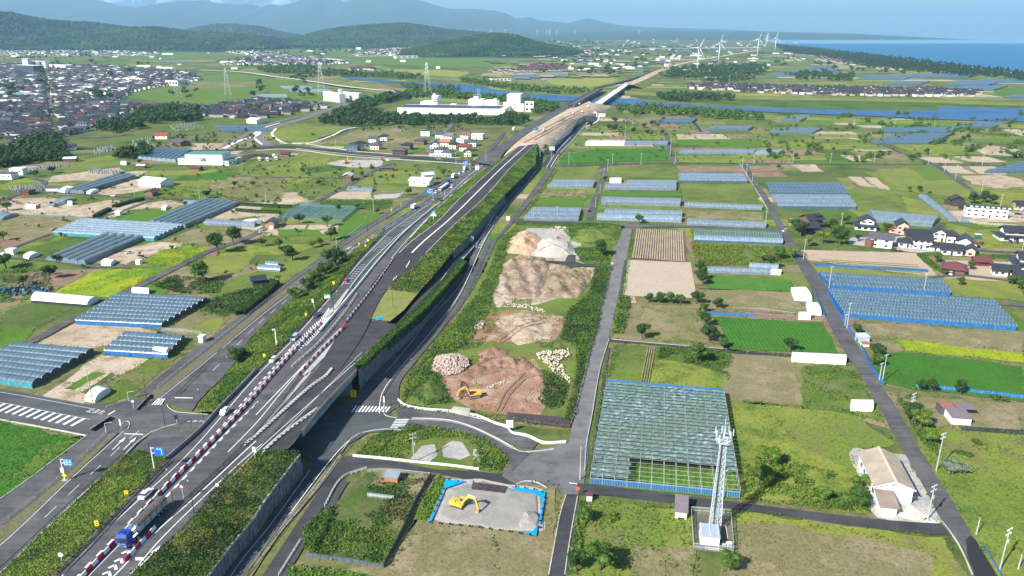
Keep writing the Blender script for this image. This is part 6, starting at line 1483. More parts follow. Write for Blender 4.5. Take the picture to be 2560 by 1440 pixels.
mono('small dark red shed by the three-span greenhouse',1457,531,1470,532,3,2.3,2.6,WOOD,MAUVE,.2)
mono('white toilet box by the upper entrance',2,642,10,642,2,2,2.1,WHITEW,WHITE,.1,'hut','hut')

# --- mast compound
bx,by,_=G(1786,1326);TH=hgt(1786,1326,1100)
mt=thing('lattice_mast','tall white lattice radio mast with panel antennas behind the orchard corner','radio mast',(bx,by,0),.12)
WS_=solid('mast_white',(.52,.57,.62),.5,var=.03);b0,b1=1.15,.55;lc=[]
for sx_,sy_ in((1,1),(1,-1),(-1,1),(-1,-1)):
 TB((sx_*b0,sy_*b0,0),(sx_*b1,sy_*b1,TH),.11,.08,6).out('leg',WS_,mt)
br_=MB();nk=15
for k in range(nk):
 z0,z1=TH*k/nk,TH*(k+1)/nk;w0=b0+(b1-b0)*k/nk;w1=b0+(b1-b0)*(k+1)/nk
 for(ax_,ay_)in((1,0),(-1,0),(0,1),(0,-1)):
  def pt(s,w,z):return(ax_*w+(1-abs(ax_))*s*w,ay_*w+(1-abs(ay_))*s*w,z)
  br_.tube(pt(-1,w0,z0),pt(1,w1,z1),.06,n=4);br_.tube(pt(1,w0,z0),pt(-1,w1,z1),.06,n=4);br_.tube(pt(-1,w1,z1),pt(1,w1,z1),.07,n=4)
tag(br_.out('bracing',WS_,mt),kind='stuff')
TB((-b0*.9,-b0,0),(-b1*.9,-b1,TH),.22,.2,6).out('cable_ladder',solid('cable_dark',(.04,.045,.055),.7),mt)
pl=MB();R_=1.9
for k in range(12):
 a0,a1=k*math.pi/6,(k+1)*math.pi/6
 for z_ in(TH-.2,TH+1.0):pl.tube((R_*math.cos(a0),R_*math.sin(a0),z_),(R_*math.cos(a1),R_*math.sin(a1),z_),.06,n=4)
 pl.tube((R_*math.cos(a0),R_*math.sin(a0),TH-.2),(R_*math.cos(a0),R_*math.sin(a0),TH+1.2),.04,n=4)
tag(pl.out('platform_rails',WS_,mt),kind='stuff');BX((0,0,TH-.25),(3,3,.08)).out('platform',WS_,mt)
for k in range(14):
 a0=k*math.pi/7+.2;an_=MB();an_.box(((2.1 if k%3 else 1.5)*math.cos(a0),(2.1 if k%3 else 1.5)*math.sin(a0),TH+1.3+(k%2)*.9),(.2,.34,1.7),a0);an_.out('antenna',solid('antenna_grey',(.5,.52,.54),.5),mt)
TB((0,0,TH),(0,0,hgt(1786,1326,1040)),.12,.05,6).out('top_rod',WS_,mt)
sheet('compound_floor',X('1733 1375 1833 1385 1826 1290 1727 1283'),ground('compound_dirt',((.13,.12,.105),(.16,.145,.12),g_ol),.2,.5,3),z=.36)
eq=fbld('white equipment shelter with a blue-grey ribbed roof inside the mast fence',1750,1366,1797,1371,5,2.9,.3,solid('bright_white',(.86,.86,.86),.6),solid('blue_grey_deck',(.36,.42,.47),.5),'flat',1,0,'equipment_shelter','equipment shelter')
for k in range(4):BX((.3+k*(2.0),2.5,3.3),(.08,5.2,.1)).out('roof_seam',WHITE,eq)
BX((5.6,-.2,1.2),(.9,.5,.9)).out('air_unit',STEEL,eq)
cb=thing('cabinet','tall white cabinet at the right inside the mast fence','cabinet',G(1822,1372),.1);BX((0,0,.95),(1.2,.8,1.9)).out('body',WHITE,cb);BX((0,-.42,1),(1.0,.04,1.5)).out('door',STEEL,cb)
def fence(label,pts,h,m_,step=2.0,rails=(1.0,),net=None,z=0.0,name='fence',cat='fence',r=.04,n=None,mp=None,closed=False,raw=False):
 L=np.array(pts)if raw else dense(pts,z,n or max(2,len(pts)*6))if len(pts)>2 and not closed else np.array(GG(pts+([pts[0]]if closed else[]),z))
 o_=L[0].copy();t=thing(name,label,cat,tuple(o_));L=L-o_
 ps=MB();k=0;PP=at_len(L,step)
 for p,a in PP:ps.tube((p[0],p[1],p[2]),(p[0],p[1],p[2]+h),r,n=4)
 tag(ps.out('posts',mp or m_,t),kind='stuff')
 for f_ in rails:
  rl=MB()
  for i in range(len(L)-1):rl.beam(L[i]+[0,0,h*f_],L[i+1]+[0,0,h*f_],r*1.2,r*2.5)
  rl.out('rail',m_,t)
 if net:
  nm=MB()
  for i in range(len(L)-1):nm.quad(L[i],L[i+1],L[i+1]+[0,0,h],L[i]+[0,0,h])
  nm.out('netting',net,t)
 return t
CHAIN=film('chain_link',(.5,.53,.55),.78);SEETHRU=film('old_net',(.16,.30,.32),.6);BNETF=film('blue_fence_net',(.03,.18,.5),.12,.7);DKNET=film('dark_net',(.03,.045,.075),.1,.8)
fence('galvanised mesh fence around the radio mast',X('1733 1375 1833 1385 1826 1290 1727 1283'),2.0,STEEL,3,(1.0,.5),CHAIN,closed=True,r=.06)
fence('white handrail gate before the mast compound',[(1762,1376),(1798,1380)],1,WHITE,1,(1.0,.5),r=.04)
fence('blue net fence along the country road by the tin shed, upper stretch',X('2068 735 2105 800 2143 856'),1.6,F_BNET,2,(1.0,),BNETF,r=.05);fence('blue net fence along the country road, lower stretch by the poles',X('2152 868 2180 925 2210 965'),1.6,F_BNET,2,(1.0,),BNETF,r=.05)
fence('blue net fence at the near edge of the big green crop',X('2290 968 2360 975 2440 983 2560 997 2700 1010'),1.4,F_BNET,3,(1.0,),BNETF,r=.05,mp=STEEL);fence('short blue net corner fence by the dark bushes',X('1748 770 1752 784 1890 792'),1.2,F_BNET,2,(1.0,),BNETF,r=.05);fence('blue net fence right of the tunnel sheds',X('2035 730 2048 760 2062 792'),1.5,F_BNET,2,(1.0,),BNETF)
fence('thin blue net strip at the bottom right corner',X('2455 1365 2478 1400 2505 1445'),.8,F_BNET,2,(1.0,),BNETF);fence('dark net fence along the right side of the garden plot',X('1078 1192 1040 1260 1010 1325 960 1423'),1.6,DKNET,2,(1.0,),DKNET,r=.08);fence('dark net fence along the near side of the garden plot',X('763 1392 860 1405 960 1423'),1.4,DKNET,2,(1.0,),film('grey_net',(.16,.19,.25),.4));fence('grey wire fence at the back of the garden plot',X('920 1182 960 1182 1010 1185 1078 1192'),1.3,STEEL,2,(1.0,),CHAIN)
fence('old green netting around the vegetable plots at the far left',X('0 538 100 542 225 548'),1.2,SEETHRU,3,(1.0,),SEETHRU);fence('pale see-through netting along the dry plot behind the four-span greenhouse',X('405 828 460 832 505 838'),1.6,STEEL,2,(1.0,.5),CHAIN);fence('green net over the plot by the tree row, front edge',X('705 560 740 517 800 512'),1.8,STEEL,2.5,(1.0,.5),SEETHRU)
fence('white pipe fence in front of the long terrace house',X('2410 552 2440 560 2540 568'),1.6,WHITE,2,(1.0,.5),CHAIN)
fence('bare hoop frame rail in the dry field',X('1833 775 1905 778 1985 788'),1.2,STEEL,.7,(1.0,.1))
ng=thing('net_cage','flat green-blue net cage over a vegetable garden by the track','net cage',G(765,540));o_=np.array(G(765,540));q=[np.array(G(*p))-o_ for p in((705,548),(855,556),(895,522),(750,516))]
mk('net_roof',[tuple(p+[0,0,2])for p in q],[(0,1,2,3)],film('cage_net',(.12,.26,.3),.62),ng)
for i in range(7):
 p=q[0]+(q[1]-q[0])*i/6;r_=q[3]+(q[2]-q[3])*i/6;BM(p+[0,0,2.05],r_+[0,0,2.05],.12,.08).out('ridge_wire',STEEL,ng)
for i in range(4):
 a_=q[i];b_=q[(i+1)%4];mk('net_side',[tuple(a_),tuple(b_),tuple(b_+[0,0,2]),tuple(a_+[0,0,2])],[(0,1,2,3)],SEETHRU,ng)

hl=[(925,374,947,375,'cream','white and blue house with a grey hip roof at the left of the new estate',CREAM,TILE_G,'hip'),(950,352,968,352,'w','white house with dark roof at the top left of the new estate',WHITEW,TILE,'hip'),(922,357,940,358,'w','white two-storey house with grey roof behind the black ones',WHITEW,TILE_G,'gable'),
      (981,388,1012,389,'b','dark brown two-storey house with grey hip roof nearest the bypass',solid('dark_brown_cladding',(.09,.065,.06),.8),TILE_G,'hip'),(1003,374,1025,375,'b','brown house with dark roof behind the dark brown one',BRICK,TILE,'hip'),(1036,362,1060,363,'b','brown-walled house at the left of the packed white houses',BRICK,TILE_G,'hip'),
      (1075,372,1096,372,'w','white two-storey terrace with balconies in the estate',WHITEW,TILE_G,'gable'),(1052,340,1074,341,'w','tall white house with a dark blue side at the back of the estate',WHITEW,TILE_G,'flat'),(1088,346,1108,347,'w','white house with grey roof in the middle of the estate',WHITEW,TILE_G,'hip'),(1110,350,1130,351,'w','white house with a mauve roof in the estate',WHITEW,MAUVE,'gable'),
      (1100,366,1122,367,'o','white house with an orange tiled roof in the estate',CREAM,solid('orange_tile',(.42,.17,.1),.8),'gable'),(1122,372,1140,373,'w','cream house with dark roof in front of the orange-roofed one',CREAM,TILE,'hip'),(1141,362,1160,362,'w','white box-shaped house at the centre of the estate',WHITEW,CONC_W,'flat'),(1150,347,1170,348,'o','white house with brown-orange roof at the back right of the estate',WHITEW,solid('brown_tile',(.22,.1,.06),.8),'gable'),
      (1148,378,1172,379,'w','cream house with orange roof trim at the front right of the estate',CREAM,TILE_R,'gable'),(1170,366,1190,366,'w','white house with a grey-blue wall at the right of the estate',WHITEW,TILE_G,'hip'),(1178,348,1206,349,'w','large white flat-roofed house at the far right of the estate',WHITEW,WHITE,'flat'),(1086,385,1108,386,'w','white house by the convenience building',WHITEW,TILE_G,'hip'),(1160,392,1178,392,'w','small cream house by the lane at the estate corner',CREAM,TILE,'gable')]
for(ax,ay,bx_,by_,_,lb,wm,rm,kd)in hl:fbld(lb,ax,ay,bx_,by_,9,5.8,1.8 if kd !='flat' else .3,wm,rm,kd,3,2)
fbld('two-storey blue-grey container-like office by the bypass',866,378,893,379,9,5.5,.3,solid('blue_grey_cladding',(.10,.16,.22),.6),TILE_G,'flat',3,2,'office','office');fbld('long black-tiled farmhouse behind the blue-grey office',890,370,925,366,14,3.6,2.6,WHITEW,TILE,'hip',3,1);fbld('petrol station kiosk with a grey pyramid roof by the intersection',1104,392,1128,393,10,5,2.2,WHITEW,TILE_G,'hip',3,1,'kiosk','shop')
gp=MB()
for k in range(8):x_,y_,_=G(1075+k*3.6,390);gp.box((x_,y_,1.2),(.8,.5,2.4))
tag(gp.out('white_posts',WHITE),'row of white upright panels left of the pyramid-roofed kiosk','panels',kind='stuff')
# gravestones
gs_=MB()
for poly in(X('20 468 110 462 120 476 40 480'),X('215 433 240 424 320 430 300 436'),X('60 428 120 412 190 412 130 424'),X('420 312 490 308 520 322 440 330'),X('330 350 380 342 372 375 330 380'),X('225 380 270 365 300 372 240 388')):
 for x,y in scatter(poly,90):hh_=NU(1,2.2);gs_.box((x,y,hh_/2),(.7,.7,hh_))
tag(gs_.out('gravestones',solid('grave_granite',(.28,.29,.31),.5)),'crowded grey gravestones of the graveyards on the left','gravestones',kind='stuff')
# --- undergrowth, tufts, hedges
def leafcloud(name,P,size,m,label,cat='undergrowth',up=.5,parent=None,under=None):
 V=leaves(P,size,up);o=mk(name,V,np.arange(len(V)).reshape(-1,3),m,parent);tag(o,label,cat,kind='stuff');return o
def brush_slope(label,A,B,h,dens,size,m,name='undergrowth',patch=6,seed=1,gaps=.0,m2=None):
 A=np.asarray(A);B=np.asarray(B);n=len(A)
 seg=NM(np.diff(A,axis=0),axis=1);wid=NM((B-A),axis=1);ar=seg*(wid[1:]+wid[:-1])/2;N=int(ar.sum()*dens)
 i=rng.choice(n-1,N,p=ar/ar.sum());u=rng.random(N)[:,None];v=rng.random(N)[:,None]
 P=(A[i]*(1-u)+A[i+1]*u)*(1-v)+(B[i]*(1-u)+B[i+1]*u)*v
 hn=vnoise(P,patch,seed);h2=vnoise(P,patch*.35,seed+5)
 if gaps:keep=hn>gaps;P=P[keep];hn=hn[keep];h2=h2[keep]
 hh_=h*(.12+.88*(hn*.5+h2*.5)**1.4)*NU(.6,1,len(P));P[:,2]+=hh_
 if m2 is not None:
  s=vnoise(P,patch*1.1,seed+9)+NU(-.04,.04,len(P))>.5;y_=vnoise(P,patch*.7,seed+19)+NU(-.05,.05,len(P))>.8
  leafcloud(name,P[y_],size*.9,LEAF_Y,label);P,s=P[~y_],s[~y_]
  leafcloud(name,P[s],size,m2,label);return leafcloud(name,P[~s],size,m,label)
 return leafcloud(name,P,size,m,label)
def brush(label,poly,h,dens,size,m,name='undergrowth',patch=4,seed=2,z=0.0,gaps=0.0,m2=None):
 polys=poly if isinstance(poly[0],list)else[poly];PP=[]
 for p in polys:
  q=scatter(p,max(10,int(area(p,z)*dens)),z);PP.append(np.c_[q,np.full(len(q),z)])
 P=np.concatenate(PP);hn=vnoise(P,patch,seed);h2=vnoise(P,patch*.3,seed+5)
 if gaps:k=hn>gaps;P,hn,h2=P[k],hn[k],h2[k]
 P[:,2]+=h*(.2+.8*(hn*.6+h2*.4))*NU(.4,1,len(P))
 if m2 is not None:
  s=vnoise(P,patch*1.7,seed+9)>.52
  if s.any():leafcloud(name,P[s],size,m2,label)
  P=P[~s]
 return leafcloud(name,P,size,m,label)
brush_slope('thick green vines on the left bank below the expressway, bottom of the photo',TL1+[0,0,-.1],B1+[.0,0,.2],2.0,13,.5,LEAF_M,m2=LEAF_L,seed=3)
brush_slope('thick green vines on the left bank above the crossing',TL2+[0,0,-.1],B2+[.0,0,.2],2.2,10,.6,LEAF_M,m2=LEAF_L,seed=4)
brush_slope('dense shrubs on the right bank above the panelled wall',TR1+[0,0,-.2],WT3+[0,0,.2],3.0,14,.5,LEAF_D,m2=LEAF_M,seed=5)
brush_slope('mixed bushes on the bank right of the closed carriageway',TS+[0,0,-.2],WS+[0,0,.2],1.8,5,.8,LEAF_M,m2=LEAF_L,seed=6)
brush_slope('green growth between the ramp and the closed carriageway',RD[54:]+[0,0,.0],dense(zz(X('1010 618 1026 604 1088 558 1145 499 1232 422 1296 368'),7.9),n=36),1.0,3,.9,LEAF_L,m2=LEAF_M,seed=7)
# trimmed double hedge on the wall
def hedge_row(label,L,w_,h,m,dens=26,size=.5,name='hedge',base=0.0):
 L=np.asarray(L);core=[]
 for o_,z_ in((-w_/2,0),(-w_/2,h*.82),(-w_*.3,h*.93),(w_*.3,h*.93),(w_/2,h*.82),(w_/2,0)):
  r=offset_line(L,o_);r[:,2]=L[:,2]+z_+base;core.append(r)
 root=thing(name,label,'hedge',tuple(L[0]));c=loft('foliage_core',[r-L[0]for r in core],m,root,kind=None)
 seg=NM(np.diff(L,axis=0),axis=1);N=int(seg.sum()*dens*(w_+h)*.5);i=rng.choice(len(L)-1,N,p=seg/seg.sum());u=rng.random(N)[:,None]
 P=L[i]*(1-u)+L[i+1]*u;T=L[i+1]-L[i];Nn=np.stack([-T[:,1],T[:,0],0*T[:,0]],1);Nn/=NM(Nn,axis=1)[:,None]
 o_=NU(-.55,.55,N)*w_;P=P+Nn*o_[:,None];top=rng.random(N)<.6
 P[:,2]+=base+np.where(top,h*NU(.9,1.06,N),h*NU(.1,1,N));s_=~top;P[s_]+=Nn[s_]*(np.sign(o_[s_])[:,None]*(w_*.55-abs(o_[s_]))[:,None])
 V=leaves(P-L[0],size,.4);tag(mk('foliage',V,np.arange(len(V)).reshape(-1,3),m,root),kind='stuff');return root
H1=lerpL(hb,EW,.3)[:48];H2=lerpL(hb,EW,.82)[:48]
hedge_row('inner long dark green hedge along the old ramp by the panelled wall',H1,1.8,2.0,LEAF_D,base=.1);hedge_row('outer long dark green hedge hanging over the panelled wall',H2,3.0,2.0,LEAF_M,base=.1)
vp=[]
for i in rng.integers(8,48,5200):
 p=EW[i].copy();q=EW[min(i+1,49)];u=rng.random();p=p+(q-p)*u;p[2]=p[2]*(1-rng.random()**1.6*(.3+.5*(i/48)));p[0]+=.25;p[1]-=.2;vp.append(p)
leafcloud('creepers',np.array(vp),.6,LEAF_D,'dark creepers hanging down the panelled wall under the hedge','creeper')
# construction lot borders
brush('leafy weeds along the left border of the construction lot',[X('1190 740 1230 660 1250 600 1290 566 1300 590 1262 640 1240 720 1215 790 1170 860 1110 900 1080 930 1060 960 1005 1010 1010 960 1060 890 1120 820')],2.2,6,.7,LEAF_M,m2=LEAF_L,seed=11)
brush('dark leafy mound at the left front of the construction lot',[X('1050 935 1100 930 1118 985 1130 1010 1060 1015 1030 990')],2.2,7,.65,LEAF_M,seed=12)
brush('tall weeds along the right border of the construction lot',[X('1490 668 1530 670 1512 740 1492 830 1470 900 1445 1000 1430 1062 1412 1050 1440 930 1440 870 1400 850 1420 780 1470 740')],2.4,7,.7,LEAF_M,m2=LEAF_D,seed=13)
brush('leafy dark bank in front of the soil pit',[X('1355 930 1400 940 1420 970 1410 1010 1380 1030 1345 1010 1360 970')],2.6,8,.65,LEAF_D,m2=LEAF_M,seed=14)
brush('green weeds in the middle of the construction lot',[X('1180 800 1240 760 1250 800 1200 870 1140 880'),X('1330 850 1400 850 1430 900 1380 910'),X('1130 905 1210 885 1260 880 1180 930 1150 945'),X('1260 750 1330 750 1330 770 1250 775'),X('1000 1010 1280 1048 1420 1062 1418 1072 1200 1048 1000 1022')],1.0,4,.6,LEAF_L,m2=LEAF_M,seed=15,gaps=.3)
brush('grass and creepers on the mound behind the gravel heap',[X('1420 572 1555 566 1545 600 1470 612 1425 600'),X('1440 622 1500 618 1530 635 1520 665 1450 655')],1.6,4,.8,LEAF_M,m2=LEAF_L,seed=16)
brush('dense creepers on the triangular island',[X('885 1138 935 1088 1030 1062 1150 1078 1230 1108 1272 1150 1250 1182 1180 1170 1192 1120 1150 1095 1100 1096 1040 1105 1010 1150 960 1146')],1.3,8,.65,LEAF_L,m2=LEAF_M,seed=17)
LEAF_B=leafmat('leaf_brown',(.10,.065,.03),(.17,.11,.05),(.22,.17,.07));brush('brown withered vines among the weeds of the garden plot',[X('920 1195 1070 1200 1000 1330 975 1390 900 1330 960 1250')],.7,5,.55,LEAF_B,seed=58,gaps=.3);brush('tangled weeds filling the garden plot',[X('900 1195 1070 1200 1010 1330 965 1415 768 1388 790 1310 850 1250')],1.1,7,.6,LEAF_M,m2=LEAF_D,seed=18,gaps=.48)
brush('yellowish scrub in the front of the garden plot',[X('800 1320 960 1330 985 1360 960 1412 775 1385')],1.0,8,.55,LEAF_L,m2=LEAF_M,seed=19)
brush('bushes at the left corner of the garden plot',[X('755 1330 800 1290 835 1270 820 1320 790 1385 760 1380')],3.0,14,.6,LEAF_M,seed=20)
brush('long grass strip by the gravel pad',[X('1085 1200 1115 1200 1070 1300 1040 1300')],1.0,14,.6,LEAF_L,seed=21)
brush('bright grass at the bottom by the garden plot',[X('700 1500 722 1412 830 1425 950 1445 940 1500')],1.0,8,.6,LEAF_L,seed=22)
for sgn,(lb,poly,den,sz,mm,m2_,hh_,gp_)in enumerate([
 ('tufts of rough grass in the weed field by the mast',X('1450 1250 1735 1275 1735 1480 1405 1480'),4,.55,LEAF_L,LEAF_M,.6,.25),('tall weeds along the farm road edge by the mast field',X('1445 1255 1478 1258 1462 1330 1440 1440 1420 1440 1432 1330'),6,.65,LEAF_M,LEAF_L,1.4,.2),
 ('bushy thicket left of the white warehouse',X('1850 1150 1960 1150 2100 1190 2172 1210 2172 1285 2050 1275 1855 1250'),5,.75,LEAF_L,LEAF_M,1.8,.3),('long grass in the field behind the warehouse',X('1815 1008 2120 1032 2230 1108 2140 1125 2120 1190 1850 1160'),2.2,.55,LEAF_L,LEAF_L,.5,.2),
 ('long grass right of the country road',X('2300 1070 2560 1092 2600 1440 2500 1440 2345 1195'),2.2,.6,LEAF_L,LEAF_M,.55,.3),('bushes along the right edge of the country road',X('2240 1000 2290 985 2340 1100 2350 1150 2305 1110 2265 1040'),6,.75,LEAF_M,LEAF_L,1.8,.2),
 ('dry tufts in the olive field at the bottom right',X('1840 1288 2365 1348 2430 1440 1835 1440'),2.5,.5,LEAF_Y,LEAF_L,.4,.25),('dry tufts in the bare field at the bottom',X('1060 1300 1380 1340 1370 1440 960 1440'),1.5,.4,LEAF_Y,LEAF_L,.3,.4),
 ('ragged grass around the right side of the gravel pad',X('1360 1225 1405 1220 1390 1320 1355 1330'),4,.5,LEAF_L,LEAF_Y,.7,.3),('weeds in the dry field right of the tunnel sheds',X('2010 918 2135 912 2215 1060 2100 1030 2010 1015'),2.5,.7,LEAF_M,LEAF_L,.9,.4),
 ('green overgrowth at the corner of the crop field above the orchard',X('1650 868 1830 880 1818 940 1760 915 1640 898'),4,.8,LEAF_M,LEAF_D,1.4,.25),('grass on the crop field above the orchard',X('1535 865 1640 900 1812 985 1515 958'),2,.5,LEAF_L,LEAF_M,.4,.2),
 ('weeds between the greenhouses and the netted frame, with yellow bushes',X('1725 610 1960 620 1985 655 1930 660 1750 668'),3,.9,LEAF_L,LEAF_Y,2.0,.2),('green growth along the farm road by the ploughed plots',X('1580 575 1588 573 1562 745 1548 745'),3,.7,LEAF_M,LEAF_L,1.0,.1),
 ('dark hedge growth along the farm road before the dry plot',X('1548 745 1575 745 1560 835 1528 838'),8,.75,LEAF_M,LEAF_L,3.0,.0),('grass of the dry plot',X('1570 765 1740 768 1805 862 1530 848'),1.6,.5,LEAF_Y,LEAF_L,.4,.4),
 ('bright crop leaves in the field by the country road',X('1788 793 2060 808 2094 884 1828 870'),2.5,.45,leafmat('leaf_crop',(.03,.12,.012),(.045,.165,.018),(.06,.2,.025)),None,.35,.0),('bright crop leaves in the large field at the right',X('2175 902 2240 884 2560 918 2560 1000 2220 960'),1.5,.5,MT['leaf_crop'],None,.35,.0),
 ('mustard flowers in the field at the right',X('2245 850 2560 882 2560 905 2262 878'),3,.5,leafmat('leaf_mustard',(.18,.26,.02),(.38,.40,.03),(.5,.46,.03)),None,.7,.0),('mustard flowers in the left fields',X('140 733 235 682 300 668 395 680 318 718 270 740'),1.2,.6,MT['leaf_mustard'],LEAF_L,.7,.4),
 ('mustard flowers by the grey greenhouse',X('360 660 405 627 480 614 515 622 495 643 430 670'),2,.6,MT['leaf_mustard'],LEAF_L,.7,.0),
 ('crop leaves in the field at the lower left',X('-100 1055 0 1055 200 1100 150 1138 0 1240 -150 1300'),4,.45,MT['leaf_crop'],LEAF_L,.5,.0),('scrub on the dry lot by the frontage road',X('230 1005 300 945 370 900 465 884 420 912 330 988'),2,.5,LEAF_L,None,.4,.3),
 ('undergrowth at the foot of the bank above the underpass',X('500 1028 560 960 600 915 620 920 560 1000 530 1035'),5,.7,LEAF_L,LEAF_M,1.0,.1),('dry weeds on the small island at the crossing',X('300 1055 318 1053 305 1072 285 1085'),8,.4,LEAF_Y,None,.5,.0),('dry weeds on the corner above the underpass',X('400 1078 440 1063 500 1058 490 1075 470 1082'),6,.45,LEAF_Y,LEAF_L,.5,.1),
 ('scrub by the ditch along the orchard',X('1470 1208 1482 1208 1520 965 1560 860 1540 862 1508 930 1485 1050'),4,.6,LEAF_M,LEAF_L,.9,.1),('tall hedge plants right of the frontage road near the dark hut',X('480 760 560 740 640 718 700 690 690 705 600 778 560 795 500 780'),4,.9,LEAF_M,LEAF_D,1.8,.2),
 ('bushes in the fields by the round trees',X('380 715 440 690 520 700 560 705 540 735 440 735'),4,.9,LEAF_M,LEAF_D,2.2,.25),('weedy roadside strip along the new side road',X('1310 545 1330 500 1390 425 1396 425 1345 500 1320 545'),2.5,.9,LEAF_L,LEAF_Y,1.0,.1),('bushes on the bank by the overpass',X('1310 385 1345 362 1375 362 1372 385 1340 398'),3,1.2,LEAF_M,LEAF_D,2.5,.1),
 ('weeds over the vegetable beds at the far left',X('0 680 60 660 140 690 130 740 0 760'),1.5,.9,LEAF_M,LEAF_D,1.6,.4),('rough growth among the upper left plots',X('340 500 420 470 640 500 600 512 480 512'),.9,.9,LEAF_L,LEAF_M,.8,.4),('green crop in the net-covered strip',X('800 500 975 500 970 520 800 512'),1.5,.8,LEAF_M,LEAF_L,.8,.2)]):
 brush(lb,[poly],hh_,den,sz,mm,seed=30+sgn,gaps=gp_,m2=m2_)
wood('thin shrubs strewn over the left meadows',[X('380 470 700 440 900 470 700 520 560 600 420 560'),X('480 620 700 560 800 600 640 700 500 700'),X('640 400 1150 420 1060 480 700 480')],130,.8,2.0,LEAF_M,name='shrubs')
PP=[]
for(k,nm,pts)in FIELDS:
 if min(p[1]for p in pts)<420 or nm in('house_yard','gravel_pad','gravel_patch','bare_soil','gravel_yard'):continue
 W=np.array(GG(pts))[:,:2]
 for i in range(len(W)):
  a,b=W[i],W[(i+1)%len(W)];L_=NM(b-a);n_=int(L_*1.6);t_=rng.random((n_,1));q=a+(b-a)*t_+rng.normal(0,.55,(n_,2));PP.append(np.c_[q,NU(.1,.7,n_)*(vnoise(q,7,4)>.38)])
PP=np.concatenate(PP);PP=PP[PP[:,2]>.05];PP[:,2]+=.25
inroad=np.zeros(len(PP),bool)
for A_,B_ in ROADAB:
 inroad|=in_poly(PP[:,:2],np.concatenate([A_,B_[::-1]])[:,:2])
PP=PP[~inroad];s=vnoise(PP,14,7);leafcloud('margin_weeds',PP[s>.55],.6,LEAF_L,'light green weeds along the margins between fields','weeds');leafcloud('margin_weeds',PP[s<=.55],.65,LEAF_M,'green weeds along the margins between fields','weeds')
# clipped hedges
def hedge(label,pts,w_,h,m=LEAF_D,**k):return hedge_row(label,dense(pts,0,max(6,len(pts)*5)),w_,h,m,**k)
hedge('dark clipped hedge climbing between the bare plots, upper',X('285 520 310 512 358 500'),3,2.2);hedge('dark clipped hedge at the foot of the bare plots, lower',X('238 545 262 532 275 526'),3,2.2)
hedge('long green hedge above the pale vegetable bed',X('598 513 660 517 728 520'),3,2);hedge('long green hedge below the pale vegetable bed',X('590 528 640 532 700 534'),2.5,2);hedge('tall dark hedge along the frontage road at the dark hut',X('600 790 650 750 690 712'),4,2.6)
hedge('dark hedge behind the construction lot under the farm road',X('1290 562 1400 566 1500 566 1556 572'),3,2,LEAF_M);hedge('clipped hedge along the maroon garage garden',X('2300 640 2330 665 2370 688'),3,1.8,LEAF_M);hedge('hedge of the garden at the right edge',X('2440 645 2520 645 2560 648'),3,1.6,LEAF_M)

